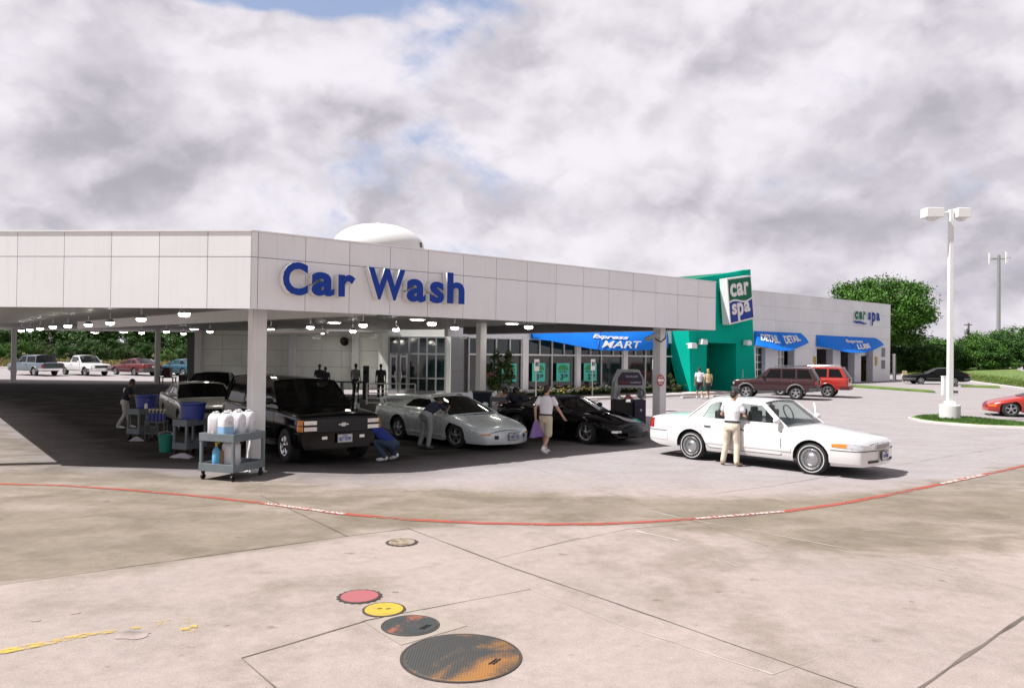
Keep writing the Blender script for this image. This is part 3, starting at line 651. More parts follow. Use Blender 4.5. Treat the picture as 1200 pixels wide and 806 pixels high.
mb = MB(); mb.box((x0 - .1, (d0 + yw) / 2, zB / 2), (.2, yw - d0, zB)); mb.build('wall', wt, shop, flat=True)
fr = MB(); X6 = [at(q, 430, d0).x for q in (456, 467.5, 479.5, 490.5, 500.5, 511, 522)]
for i, x in enumerate(X6): fr.box((x, d0 - .06, (.1 + zDt) / 2), (.09 if i != 1 else .06, .1, zDt - .1))
fr.box(((fx0 + fx1) / 2, d0 - .062, zDr), (fx1 - fx0, .1, .1)); fr.box(((fx0 + fx1) / 2, d0 - .063, zDt), (fx1 - fx0, .1, .08)); fr.box(((X6[2] + fx1) / 2, d0 - .061, .98), (fx1 - X6[2], .1, .08)); fr.box(((fx0 + fx1) / 2, d0 - .064, .2), (fx1 - fx0, .1, .18))
f = fr.build('window', MT['steelgrey'], shop, flat=True); mb = MB(); mb.box(((fx0 + fx1) / 2, d0 - .03, (.1 + zDt) / 2), (fx1 - fx0, .03, zDt - .1)); mb.build('pane', MT['dglass'], f, flat=True)
for i in range(2):
    fr = MB(); a, b_ = X6[i] + .06, X6[i + 1] - .06
    for x in (a + .05, b_ - .05): fr.box((x, d0 - .14, (.12 + zDr) / 2), (.1, .06, zDr - .2))
    fr.box(((a + b_) / 2, d0 - .141, .24), (b_ - a, .06, .24)); fr.box(((a + b_) / 2, d0 - .141, 1.08), (b_ - a, .06, .12)); fr.box(((a + b_) / 2, d0 - .141, zDr - .14), (b_ - a, .06, .12))
    dr = fr.build('door', MT['alu'], shop, flat=True); h = MB(); h.tube((a + .12 if i else b_ - .12, d0 - .22, .9), (a + .12 if i else b_ - .12, d0 - .22, 1.35), .02); h.build('handle', MT['chrome'], dr)
# ---- posters in the shop windows
pc = pm('poster_aqua', (.07, .58, .46), .6, var=.1, scale=2); pg = pm('poster_green', (.03, .28, .07), .45); ink = pm('poster_ink', (.012, .03, .04), .5)
PO = [(588, 605, 426, 447.5, '2', '99', 'poster reading 2.99 left of the shrub window pier'), (623.5, 638.5, 425.5, 447, '3', '29', 'poster reading 3.29 partly behind the first parking sign'), (652, 667, 425.5, 447, '3', '29', 'poster reading 3.29 alone in its window between the two parking signs'), (684, 699, 425.5, 446.5, '2', '99', 'poster reading 2.99 behind the second parking sign')]
for x0_, x1_, y0_, y1_, big_, sm_, lab in PO:
    a = mp(x0_, y1_, vM - .08); b_ = mp(x1_, y1_, vM - .08); h = mp(x0_, y0_, vM - .08).z - a.z; w = (b_ - a).length
    t = thing('window_poster', 'aqua sale ' + lab, 'poster', a, 0, 'sale posters in the shop windows')
    mb = MB(); mb.box(U * w / 2 + Z3 * h / 2, (w, .02, h), 0, (U, V, Z3)); mb.build('sheet', pc, t, flat=True)
    mb = MB(); n = 12; mb.prism([(w * .08, h * .62)] + [(w / 2 - w * .42 * cos(pi * i / n), h * .62 + h * .3 * sin(pi * i / n)) for i in range(n + 1)], lambda p, q, d: U * p + Z3 * q - V * d, .012, .018); mb.build('arc', pg, t, flat=True)
    mb = MB(); add_text(mb, big_, lambda p, q, d: U * (w * .3 + p) + Z3 * (h * .08 + q) - V * (.012 + d), w * .22, h * .34, off=.05, ext=.01, depth=.006)
    add_text(mb, sm_, lambda p, q, d: U * (w * .56 + p) + Z3 * (h * .2 + q) - V * (.012 + d), w * .3, h * .2, off=.04, ext=.01, depth=.006)
    add_text(mb, 'EXTRA', lambda p, q, d: U * (w * .18 + p) + Z3 * (h * .48 + q) - V * (.012 + d), w * .64, h * .1, off=.03, ext=.01, depth=.006); mb.build('lettering', ink, t, flat=True, fix=False)
# ------------------------------------------------------------------ teal entrance tower
tower = thing('entrance_tower', 'tall teal stucco entrance tower with a slanted top and a deep doorway', 'tower', (0, 0, 0))
tp = lambda px, py, v=0.0: on_plane(px, py, T0 + V * v, NF)
def uz(p): return (p - T0).dot(U), p.z
BL = (0, -.1); BR = (uz(tp(886, 459))[0], -.1); TR = uz(tp(879.5, 315.5)); TLz = uz(tp(805, 328)); a0 = uz(tp(828, 430))[0]; b0 = uz(tp(862.5, 430))[0]; zo = tp(845, 402).z
TL = (TLz[0], TLz[1])
fn = lambda a, b_, w: T0.xy.to_3d() + U * a + V * w + Z3 * b_
mb = MB(); mb.prism([BL, (a0, -.1), (a0, zo), (b0, zo), (b0, -.1), BR, TR, TL], fn, 0, .3); mb.build('front_wall', MT['teal'], tower, flat=True)
# left side wall with its slanted rear edge
s0 = on_plane(796.5, 461, T0, U); s1 = on_plane(783, 388, T0, U)
vb = (s0 - T0).dot(V); vt_ = (s1 - T0).dot(V); vtop = vb + (vt_ - vb) * (TL[1] - s0.z) / (s1.z - s0.z)
mb = MB(); mb.prism([(.302, -.1), (vb, -.1), (vtop, TL[1] - .05), (.302, TL[1] - .02)], lambda a, b_, w: T0.xy.to_3d() + V * a + U * (w + TL[0] * max(0, b_) / TL[1]) + Z3 * b_, .0, .3); mb.build('side_wall', MT['teal'], tower, flat=True)
mb = MB(); mb.prism([(.302, -.1), (7, -.1), (7, TR[1] - .6), (.302, TR[1] - .02)], lambda a, b_, w: T0.xy.to_3d() + V * a + U * (w + BR[0] + (TR[0] - BR[0]) * max(0, b_) / TR[1]) + Z3 * b_, -.3, .0); mb.build('side_wall', MT['teal'], tower, flat=True)
mb = MB(); mb.prism([(TL[0] + .1, TL[1] - .25), (TR[0] - .1, TR[1] - .25), (TR[0] - .1, TR[1] - .1), (TL[0] + .1, TL[1] - .1)], lambda a, b_, w: T0.xy.to_3d() + U * a + V * w + Z3 * b_, .3, 6.5); mb.build('roof', MT['green'], tower, flat=True)
vD = 3.2
mb = MB(); mb.prism([(b0, -.1), (b0 + .25, -.1), (b0 + .25, zo + .2), (b0, zo + .2)], fn, .3, vD); mb.prism([(a0 - .25, -.1), (a0, -.1), (a0, zo + .2), (a0 - .25, zo + .2)], fn, .3, vD); mb.prism([(a0 - .25, zo + .2), (b0 + .25, zo + .2), (b0 + .25, zo + .4), (a0 - .25, zo + .4)], fn, .3, vD + .3); mb.build('recess', MT['teal'], tower, flat=True)
mb = MB(); 
for z_ in (.15, 1.25, 2.35): mb.prism([(a0, z_ + .1), (b0, z_ + .1), (b0, z_ + .2), (a0, z_ + .2)], fn, vD - .1, vD)
for k in range(4): a_ = a0 + (b0 - a0) * k / 3; mb.prism([(a_ - .05, .1), (a_ + .05, .1), (a_ + .05, zo + .2), (a_ - .05, zo + .2)], fn, vD - .11, vD - .01)
f = mb.build('door', MT['mullion'], tower, flat=True); mb = MB(); mb.prism([(a0, .05), (b0, .05), (b0, zo + .2), (a0, zo + .2)], fn, vD, vD + .05); mb.build('pane', MT['dglass'], f, flat=True)
# ---- tilted logo sign
sq = [(851.9, 326.3), (880, 322.5), (883.8, 373.2), (855.7, 380.4)]
vo = -.75; S = [tp(x, y, vo) for x, y in sq]; th = Vector(V) * .55
ls = thing('logo_sign', 'tilted square green and blue sign in a white case on the teal tower', 'sign', S[3])
bil = lambda a, b_, d: (S[3].lerp(S[2], a)).lerp(S[0].lerp(S[1], a), b_) - V * d - S[3]
mb = MB(); vs_ = [bil(a, b_, 0) for a, b_ in ((0, 0), (1, 0), (1, 1), (0, 1))]; vs_ += [p + th for p in vs_]
mb.add(vs_, [(0, 1, 2, 3), (7, 6, 5, 4), (0, 4, 5, 1), (1, 5, 6, 2), (2, 6, 7, 3), (3, 7, 4, 0)]); mb.build('case', MT['white'], ls, flat=True)
wave = lambda a: .47 + .035 * sin(a * 2 * pi + .4)
n = 24; m_ = .035
mb = MB(); mb.prism([(m_ + (1 - 2 * m_) * i / n, wave(i / n) + .022) for i in range(n + 1)] + [(1 - m_, 1 - m_), (m_, 1 - m_)], bil, .006, .016); mb.build('green_field', MT['green'], ls, flat=True)
mb = MB(); mb.prism([(m_, m_), (1 - m_, m_)] + [(1 - m_ - (1 - 2 * m_) * i / n, wave(1 - i / n) - .022) for i in range(n + 1)], bil, .006, .016); mb.build('blue_field', MT['blue'], ls, flat=True)
def letters(mb, items, depth=.012, base=.02, off=.035):
    for ch, a, b_, w, h in items: add_text(mb, ch, lambda p, q, d: bil(a + p, b_ + q, base + d), w, h, off=off, ext=.01, depth=depth)
mb = MB(); letters(mb, [('c', .08, .58, .25, .29), ('a', .35, .58, .27, .29), ('r', .65, .58, .2, .29)]); mb.build('lettering', MT['white'], ls, flat=True, fix=False)
mb = MB(); letters(mb, [('s', .1, .19, .2, .24), ('p', .32, .02, .25, .41), ('a', .6, .19, .25, .24)]); mb.build('lettering', MT['white'], ls, flat=True, fix=False)
# ------------------------------------------------------------------ service wing with the lube and detail bays
wing = thing('service_wing', 'long pale grey panelled service wing with open lube bays, right of the tower', 'building', (0, 0, 0))
W1 = gp(1043, 446); W1.z = 0; zW = at(1043, 357.5, W1.y).z; wgz = gz(W1.x, W1.y)
wp_ = lambda px, py, v=0.0: on_plane(px, py, W1 + V * v, NF)
wu = lambda px: (wp_(px, 420) - W1).dot(U)
zO = wp_(990, 409.5).z; uL = wu(878)
def wbox(mb, ua, ub, va, vb_, z0, z1, mi=0): mb.box(W1 + U * (ua + ub) / 2 + V * (va + vb_) / 2 + Z3 * (z0 + z1) / 2, (abs(ub - ua), abs(vb_ - va), z1 - z0), mi, (U, V, Z3))
wpan = pm('wing_panel', (.74, .74, .77), .55, var=.05, scale=.6, island=.03, streak=.07)
mb = MB(); nC, nR = 13, 4; wbox(mb, uL, 0, .1, .35, zO, zW - .03, 1)
for i in range(nC):
    for j in range(nR):
        a = uL + (0 - uL) * i / nC; b_ = uL - uL * (i + 1) / nC; z0 = zO + (zW - zO) * j / nR; z1 = zO + (zW - zO) * (j + 1) / nR; wbox(mb, a + .004, b_ - .004, 0, .12, z0 + .005, z1 - .005)
wbox(mb, uL, .02, -.02, .4, zW, zW + .05); hw = mb.build('upper_wall', [wpan, pm('wing_seam', (.3, .3, .31), .7)], wing, flat=True)
ops = [(886, 897), (912, 931), (957, 976), (985, 1001.5), (1009, 1023)]
edges = [878] + [q for o in ops for q in o] + [1043]
for i in range(0, len(edges), 2):
    a, b_ = wu(edges[i]), wu(edges[i + 1]); mb = MB(); wbox(mb, a, b_, .0, .6, -.1, zO - .002); mb.build('pier', wpan, wing, flat=True)
mb = MB(); wbox(mb, -.3, 0, .6, 14, -.1, zW - .2); wbox(mb, uL, uL + .3, .6, 14, -.1, zW - .2); wbox(mb, uL, 0, 13.8, 14, -.1, zW - .2); mb.build('rear_wall', wpan, wing, flat=True)
mb = MB(); wbox(mb, uL, 0, .36, 14, zW - .5, zW - .3); mb.build('roof', wpan, wing, flat=True)
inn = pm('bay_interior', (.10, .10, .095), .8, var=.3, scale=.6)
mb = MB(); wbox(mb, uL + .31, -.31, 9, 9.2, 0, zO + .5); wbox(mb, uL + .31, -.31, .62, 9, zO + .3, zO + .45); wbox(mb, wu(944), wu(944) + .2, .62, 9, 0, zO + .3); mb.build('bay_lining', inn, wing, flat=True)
gl_lit = pm('bay_glass', (.5, .52, .5), .15, var=.35, scale=1.2, spec=.6)
def gridwin(name, px0, px1, z0, z1, nx_, nz_, v, pane):
    fr = MB(); a, b_ = wu(px0), wu(px1)
    for i in range(nx_ + 1): x = a + (b_ - a) * i / nx_; wbox(fr, x - .05, x + .05, v, v + .08, z0, z1)
    for j in range(nz_ + 1): z = z0 + (z1 - z0) * j / nz_; wbox(fr, a, b_, v + .004, v + .084, z - .05, z + .05)
    f = fr.build(name, MT['alu'], wing, flat=True); mb = MB(); wbox(mb, a, b_, v + .09, v + .12, z0, z1); mb.build('pane', pane, f, flat=True)
gridwin('window', 886.5, 897, wgz, zO, 2, 5, .3, MT['dglass']); gridwin('window', 912.2, 925, wgz, zO, 3, 4, .5, gl_lit); gridwin('bay_door', 1009.2, 1022.8, wgz + 2.3, zO, 4, 4, .4, gl_lit)
for y0, y1 in ((407.5, 418), (422, 432)):
    mb = MB(); wbox(mb, wu(1033), wu(1037), -.03, .05, wp_(1035, y1).z, wp_(1035, y0).z); mb.build('window', MT['dglass'], wing, flat=True)
for px in (955, 1027):
    p = wp_(px, 423, -.04); t = thing('wall_sign', 'narrow yellow notice beside the ' + ('first lube bay opening' if px < 1000 else 'last lube bay, near the wing corner'), 'sign', p, 0, 'yellow notices on the lube bays')
    mb = MB(); mb.box((0, 0, 0), (.35, .03, .8), 0, (U, V, Z3)); mb.build('board', MT['yellow'], t, flat=True); mb = MB()
    for z_ in (.2, 0, -.2): mb.box(-V * .02 + Z3 * z_, (.22, .01, .07), 0, (U, V, Z3))
    mb.build('print', MT['black'], t, flat=True)
t = thing('letter_sign', 'small green and blue raised lettering with a swoosh near the wing corner', 'sign', W1)
fp = lambda px, py: wp_(px, py, -.12)
for ch, x0, x1, y0, y1, mt_ in (('c', 1001.5, 1006, 364.5, 374, 'g'), ('a', 1006.6, 1010.8, 365, 374.3, 'g'), ('r', 1011.6, 1014.4, 365, 374.5, 'g'), ('s', 1017.2, 1020.6, 366, 375, 'b'), ('p', 1021.4, 1026, 366, 381.5, 'b'), ('a', 1026.8, 1031.2, 366.5, 376, 'b')):
    a = fp(x0, y1); b_ = fp(x1, y1); lo = fp((x0 + x1) / 2, y1).z; hi = fp((x0 + x1) / 2, y0).z
    mb = MB(); add_text(mb, ch, lambda p, q, d: Vector((a.x, a.y, lo)) + U * p + Z3 * q - NF * (.1 - d) - W1, (b_ - a).length, hi - lo, off=.05, ext=.05, depth=.1, side=1); mb.build('letter', [MT['green'] if mt_ == 'g' else MT['blue'], MT['white']], t, flat=True, fix=False)
mb = MB(); pts = [fp(x, y) - W1 for x, y in ((1001, 376.2), (1004, 377.6), (1008, 377.4), (1012, 379), (1016, 379.2))]; mb.path(pts, [.04, .09, .1, .08, .03]); mb.build('swoosh', MT['blue'], t)
# ------------------------------------------------------------------ awnings
awd = pm('awning_seam', (.006, .1, .42), .6)
def awning(label, plane, top, bot, outf, texts, group='blue awnings'):
    """top/bot: lists of pixel points, same count; outf(t) = how far the lower edge stands out"""
    t = thing('awning', label, 'awning', (0, 0, 0), 0, group); n = 28
    def lerpL(L, s_):
        s_ *= len(L) - 1; i = min(int(s_), len(L) - 2); f = s_ - i; return (L[i][0] + (L[i + 1][0] - L[i][0]) * f, L[i][1] + (L[i + 1][1] - L[i][1]) * f)
    A = [plane(*lerpL(top, i / n), -.06) for i in range(n + 1)]; B = [plane(*lerpL(bot, i / n), -max(.08, outf(i / n))) for i in range(n + 1)]
    def srf(s_, r, d=0.0):
        s_ = min(.9999, max(0, s_)) * n; i = int(s_); f = s_ - i; a = A[i].lerp(A[i + 1], f); b_ = B[i].lerp(B[i + 1], f)
        return a.lerp(b_, 1 - r) + NF * (.10 * sin(pi * r) + d) + Z3 * d * .5
    mb = MB(); R = 5; vs_ = []
    for i in range(n + 1):
        for j in range(R + 1): vs_.append(srf(i / n, j / R))
    for i in range(n + 1):
        for j in range(R + 1): vs_.append(srf(i / n, j / R) + V * .03 - Z3 * .02)
    K = (n + 1) * (R + 1); fs = []
    for i in range(n):
        for j in range(R):
            q = i * (R + 1) + j; fs += [(q, q + 1, q + R + 2, q + R + 1), (K + q, K + q + R + 1, K + q + R + 2, K + q + 1)]
        q = i * (R + 1); fs += [(q, q + R + 1, K + q + R + 1, K + q), (q + R, K + q + R, K + q + 2 * R + 1, q + 2 * R + 1)]
    mb.add(vs_, fs); mb.build('fabric', MT['awn'], t)
    for e in (0, 1):
        mb = MB(); o = [srf(e, j / R) for j in range(R + 1)]; w0 = plane(*(top[-1] if e else top[0]), -.02); base = B[-1 if e else 0]; wb_ = Vector((w0.x, w0.y, base.z)); mb.add(o + [w0, wb_], [tuple(range(len(o) + 2))]); 
        mb.build('cheek', MT['awn'], t, flat=True)
    mb = MB()
    for q in (1 / 3, 2 / 3) if len(texts) < 2 else (.5,):
        mb.path([srf(q + .02 * (1 - j / 6), j / 6, .012) for j in range(7)], .022, n=5)
    mb.build('seam', awd, t)
    for txt, s0_, s1_, r0, r1, off, shr in texts:
        mb = MB(); add_text(mb, txt, lambda p, q, d: srf(s0_ + p, r0 + q, .03 + d), s1_ - s0_, r1 - r0, off=off, ext=.01, depth=.008, shear=shr); mb.build('lettering', MT['white'], t, flat=True, fix=False)
awning('long blue awning over the shop windows, half hidden by the canopy', lambda x, y, v: mp(x, y, vM + v), [(622, 379), (781, 385.5)], [(622, 396.5), (645, 399), (670, 404), (690, 408), (705, 410), (735, 410.5), (760, 410), (783, 407)], lambda t: .1 + 1.2 * sin(pi * t) ** .7, [('Express', .45, .71, .40, .62, .03, .25), ('MART', .56, .80, .08, .38, .012, .12)])
awning('blue awning with a pointed right end reading DETAIL twice', lambda x, y, v: wp_(x, y, v), [(884, 387.8), (938.5, 390.3)], [(884, 404), (900, 407), (913, 410.8), (926, 411), (938, 406), (948, 401.5)], lambda t: .1 + 1.2 * sin(pi * t) ** .7, [('DETAIL', .09, .44, .36, .80, .035, .1), ('DETAIL', .55, .86, .36, .80, .035, .1)])
awning('blue awning over the open bays, nearest the wing corner', lambda x, y, v: wp_(x, y, v), [(957, 392.5), (1026, 396)], [(957, 405.5), (972, 407.5), (987, 411.5), (1000, 413.3), (1016, 412.8), (1026, 409), (1036, 404)], lambda t: .1 + 1.2 * sin(pi * t) ** .7, [('Express', .44, .70, .54, .80, .03, .2), ('LUBE', .57, .77, .20, .52, .035, .15)])
# ---- flood lights
fl = None
for p, lab in [(tp(811.5, 405, -.3), 'white floodlight on the teal tower, left of the other one beside the doorway'), (tp(824, 400.5, -.3), 'white floodlight on the teal tower just above the doorway corner'), (tp(876, 401.5, -.3), 'white floodlight on the right leg of the teal tower'),
               (at(545, 393.5, 37), 'white floodlight on the pale pier beside the glass doors'), (at(437, 393, 45.6), 'floodlight at the top of the wash wall nearest the glass doors'), (at(371.5, 394.5, 45.6), 'floodlight high on the middle of the wash wall')]:
    if fl is None:
        fl = thing('floodlight', lab, 'floodlight', p, atan2(U.y, U.x), 'small floodlights on the walls'); mb = MB(); mb.box((0, 0, 0), (.55, .3, .32), taper=.8); mb.build('housing', MT['white'], fl, bev=.02); mb = MB(); mb.box((0, -.155, -.02), (.44, .02, .22)); mb.build('lens', MT['head'], fl); mb = MB(); mb.tube((0, .1, 0), (0, .42, .1), .04); mb.build('bracket', MT['white'], fl)
    else: dup(fl, p, atan2(U.y, U.x) if p.x > 5 else 0, lab)
t = thing('loudspeaker', 'dark horn loudspeaker high on the wash wall between two pilasters', 'loudspeaker', at(405, 399, 45.8)); mb = MB(); mb.lathe([(.08, .3), (.1, .05), (.28, -.2), (.24, -.2), (.05, .0)], axis=(.2, 1, .3), n=16); mb.build('horn', MT['black'], t); mb = MB(); mb.box((0, .25, 0), (.2, .3, .25)); mb.build('driver', MT['dgrey'], t)
print('canopy', zb, zt, uE, lenL, 'zT', zT, zR, zS, 'zW', zW, zO, 'tower', TR, TL, BR)
# ------------------------------------------------------------------ vehicles
def interp(P, s):
    if s <= P[0][0]: return P[0][1]
    for (a, b_), (c, d) in zip(P[:-1], P[1:]):
        if s <= c:
            t = (s - a) / (c - a); return b_ + (d - b_) * t
    return P[-1][1]
def smooth(P, s):                     # monotone-ish smooth interpolation through control points
    n = len(P)
    if s <= P[0][0]: return P[0][1]
    if s >= P[-1][0]: return P[-1][1]
    for i in range(n - 1):
        if s <= P[i + 1][0]:
            x0, y0 = P[i]; x1, y1 = P[i + 1]; h = x1 - x0; t = (s - x0) / h
            def sl(k):
                if k == 0 or k == n - 1:
                    a, b_ = (0, 1) if k == 0 else (n - 2, n - 1); return (P[b_][1] - P[a][1]) / (P[b_][0] - P[a][0])
                d0 = (P[k][1] - P[k - 1][1]) / (P[k][0] - P[k - 1][0]); d1 = (P[k + 1][1] - P[k][1]) / (P[k + 1][0] - P[k][0])
                return 0 if d0 * d1 <= 0 else 2 * d0 * d1 / (d0 + d1)
            m0, m1 = sl(i), sl(i + 1)
            return (2 * t ** 3 - 3 * t * t + 1) * y0 + (t ** 3 - 2 * t * t + t) * h * m0 + (-2 * t ** 3 + 3 * t * t) * y1 + (t ** 3 - t * t) * h * m1
def paintm(name, col, rough=.22, metal=0.0, coat=.8): return pm(name, col, rough, metal, var=.03, scale=2, coat=coat, spec=.5)
GLS = {'dark': glass('tinted_car_glass', (.30, .34, .34), .72), 'clear': glass('clear_car_glass', (.86, .95, .92), .12), 'mid': glass('grey_car_glass', (.6, .68, .66), .5)}
INT = pm('car_interior', (.05, .05, .05), .8); INT2 = pm('car_interior_grey', (.20, .21, .20), .85)
SEAMM = pm('door_gap', (.03, .03, .03), .8)
WW = pm('white_sidewall', (.62, .62, .6), .6)
PROF = [(0, .925), (.12, .965), (.4, .995), (.6, 1.0), (.82, .985), (1, .94)]
WHEELS = {}
def wheel_mesh(R, w, style):
    key = (round(R, 3), style)
    if key in WHEELS: return WHEELS[key]
    rr = R * (.66 if style != 'truck' else .62); t = MB()
    prof = [(rr * .97, -w / 2 + .02), (rr * 1.02, -w / 2), (R * .93, -w / 2 + .005), (R * .99, -w / 2 + .03), (R, -w / 4), (R, w / 4), (R * .99, w / 2 - .03), (R * .93, w / 2 - .005), (rr * 1.02, w / 2), (rr * .97, w / 2 - .02)]
    mis = [0] * 9
    if style == 'cap': prof[8:8] = [(R * .845, w / 2 + .003), (R * .80, w / 2 + .003)]; mis = [0, 0, 0, 0, 0, 0, 0, 0, 1, 0, 0]
    t.lathe(prof, axis=(0, 1, 0), n=40, mis=mis)
    for i in range(40) if style != 'far' else []:
        a = 2 * pi * i / 40; t.box((cos(a) * R * .999, 0, sin(a) * R * .999), (.012, w * .9, .006), 0, (Vector((-sin(a), 0, cos(a))), Vector((0, 1, 0)), Vector((cos(a), 0, sin(a)))))
    r = MB(); o = w / 2
    r.lathe([(rr, o - .03), (rr * .985, o + .004), (rr * .90, o - .004), (rr * .86, o - .045)], axis=(0, 1, 0), n=36)
    if style == 'cap':
        r.lathe([(rr * .9, o - .01), (rr * .62, o + .002), (rr * .56, o + .008), (rr * .5, o - .008), (rr * .42, o + .006), (rr * .3, o + .016), (rr * .12, o + .024), (0, o + .026)], axis=(0, 1, 0), n=36)
        for i in range(30):
            a = 2 * pi * i / 30; r.box((cos(a) * rr * .75, o + .002, sin(a) * rr * .75), (rr * .2, .02, .014), 0, (Vector((cos(a), 0, sin(a))), Vector((0, 1, 0)), Vector((-sin(a), 0, cos(a)))))
            r.box((cos(a + .1) * rr * .75, o + .0015, sin(a + .1) * rr * .75), (rr * .2, .01, .013), 1, (Vector((cos(a + .1), 0, sin(a + .1))), Vector((0, 1, 0)), Vector((-sin(a + .1), 0, cos(a + .1)))))
    else:
        r.lathe([(rr * .87, o - .06), (0, o - .07)], axis=(0, 1, 0), n=24, mi=1)
        ns = {'five': 5, 'star': 5, 'truck': 6, 'far': 7}.get(style, 5); wd = {'five': .075, 'star': .11, 'truck': .085, 'far': .06}.get(style, .08)
        for i in range(ns):
            a = 2 * pi * i / ns + .3; d = Vector((cos(a), 0, sin(a))); q = Vector((-sin(a), 0, cos(a))); Yv = Vector((0, 1, 0)); c0 = d * rr * .12; c1 = d * rr * .9
            secs = []
            for c_, ww, hh, oo in ((c0, wd * 1.1, .05, .0), (d * rr * .5, wd * .8, .045, -.006), (c1, wd * 1.25, .035, -.012)):
                secs.append([c_ + q * sx * ww / 2 + Yv * (o + oo - hh * (1 - sy)) for sx, sy in ((-1, 0), (1, 0), (.7, 1), (-.7, 1))])
            r.loft(secs)
        r.lathe([(rr * .24, o - .05), (rr * .22, o + .004), (rr * .1, o + .014), (0, o + .014)], axis=(0, 1, 0), n=18)
    def mk(mb, mats, nm):
        ob = mb.build(nm, mats); me = ob.data; bpy.data.objects.remove(ob); return me
    WHEELS[key] = (mk(t, [MT['rubber'], WW], 'wheel'), mk(r, [MT['alu'] if style != 'truck' else MT['chrome'], MT['black']], 'rim')); return WHEELS[key]
class Car:
    def __init__(s, name, label, cat, sp, loc, head, group=None):
        s.p = sp; s.root = thing(name, label, cat, loc, head, group)
        s.L, s.W = sp['L'], sp['W']; s.x0 = sp['fo'] + sp['wb'] / 2; s.sill = sp.get('sill', .24); s.R = sp['R']
        s.paint = sp['paint']; s.build()
    def X(s, q): return s.x0 - q
    def zs(s, q): return smooth(s.p['top'], q)
    def plan(s, q):
        W = s.W / 2; nf, kf = s.p.get('nose', (.75, .2)); nr, kr = s.p.get('rump', (.6, .14))
        if q < nf: t = (nf - q) / nf; return W * (1 - kf + kf * sqrt(max(0, 1 - t * t)))
        if q > s.L - nr: t = (q - s.L + nr) / nr; return W * (1 - kr + kr * sqrt(max(0, 1 - t * t)))
        return W
    def sy(s, q, z): zn = (z - s.sill) / max(.1, s.zs(q) - s.sill); return s.plan(q) * smooth(PROF, max(0, min(1, zn)))
    def zlow(s, q):
        z = interp(s.p.get('low', [(0, .26), (.4, s.sill), (s.L - .5, s.sill), (s.L, .3)]), q)
        for qw in (s.p['fo'], s.p['fo'] + s.p['wb']):
            d = abs(q - qw); ra = s.p.get('arch', s.R + .06)
            if d < ra: z = max(z, s.R + sqrt(ra * ra - d * d) * (1.0 if d < ra - 1e-4 else 0))
        return z
    def bow(s, end, y, z):
        q = 0 if end == 'f' else s.L; yj = max(.01, s.sy(q, z)); b_ = s.p.get('bowf', .07) if end == 'f' else s.p.get('bowr', .05)
        d = b_ * (1 - min(1, abs(y) / yj) ** 2); return s.X(q) + (d if end == 'f' else -d)
    def pt(s, pp, z):
        k = pp[0]
        if k == 's': return Vector((s.X(pp[1]), pp[2] * s.sy(pp[1], z), z))
        yj = s.sy(0 if k == 'f' else s.L, z); y = max(-yj, min(yj, pp[1])); return Vector((s.bow(k, y, z), y, z))
    def strip(s, name, path, z0, z1, off, mat, depth=.03, nz=3, parent=None, mb=None):
        """a panel that follows the body surface: path of plan points, from z0 to z1, standing off the paint"""
        own = mb is None; mb = mb or MB(); n = len(path); rows = []
        for j in range(nz + 1):
            row = []
            for i in range(n):
                a0_ = z0[i] if isinstance(z0, list) else z0; a1_ = z1[i] if isinstance(z1, list) else z1; row.append(s.pt(path[i], a0_ + (a1_ - a0_) * j / nz))
            rows.append(row)
        nr = []
        for row in rows:
            rr_ = []
            for i in range(n):
                t = (row[min(i + 1, n - 1)] - row[max(i - 1, 0)]); t.z = 0; t = t.normalized() if t.length > 1e-6 else Vector((1, 0, 0)); nn_ = Vector((t.y, -t.x, 0)); c = row[i]
                if nn_.x * c.x * .3 + nn_.y * c.y < 0 and path[i][0] == 's': nn_ = -nn_
                if path[i][0] == 'f' and nn_.x < 0: nn_ = -nn_
                if path[i][0] == 'r' and nn_.x > 0: nn_ = -nn_
                rr_.append(nn_)
            nr.append(rr_)
        vs_ = [rows[j][i] + nr[j][i] * off for j in range(nz + 1) for i in range(n)] + [rows[j][i] - nr[j][i] * depth for j in range(nz + 1) for i in range(n)]
        K = n * (nz + 1); fs = []
        for j in range(nz):
            for i in range(n - 1): q = j * n + i; fs += [(q, q + 1, q + n + 1, q + n), (K + q, K + q + n, K + q + n + 1, K + q + 1)]
        for i in range(n - 1): fs += [(i, K + i, K + i + 1, i + 1), (nz * n + i, nz * n + i + 1, K + nz * n + i + 1, K + nz * n + i)]
        for j in range(nz): fs += [(j * n, (j + 1) * n, K + (j + 1) * n, K + j * n), (j * n + n - 1, K + j * n + n - 1, K + (j + 1) * n + n - 1, (j + 1) * n + n - 1)]
        mb.add(vs_, fs)
        if own: return mb.build(name, mat, parent or s.root, ang=50)
    def side(s, q0, q1, sg, n=10): return [('s', q0 + (q1 - q0) * i / n, sg) for i in range(n + 1)]
    def wrap(s, q, end='f', n=8, ny=9):
        """plan path from the left side round the end to the right side"""
        e = 0 if end == 'f' else s.L; f = [q * (1 - i / n) ** 2 for i in range(n)]; f = [e + a if end == 'f' else e - a for a in f]
        w = s.plan(e) * .985
        return [('s', a, 1) for a in f] + [(end, w - 2 * w * i / ny) for i in range(ny + 1)] + [('s', a, -1) for a in f[::-1]]
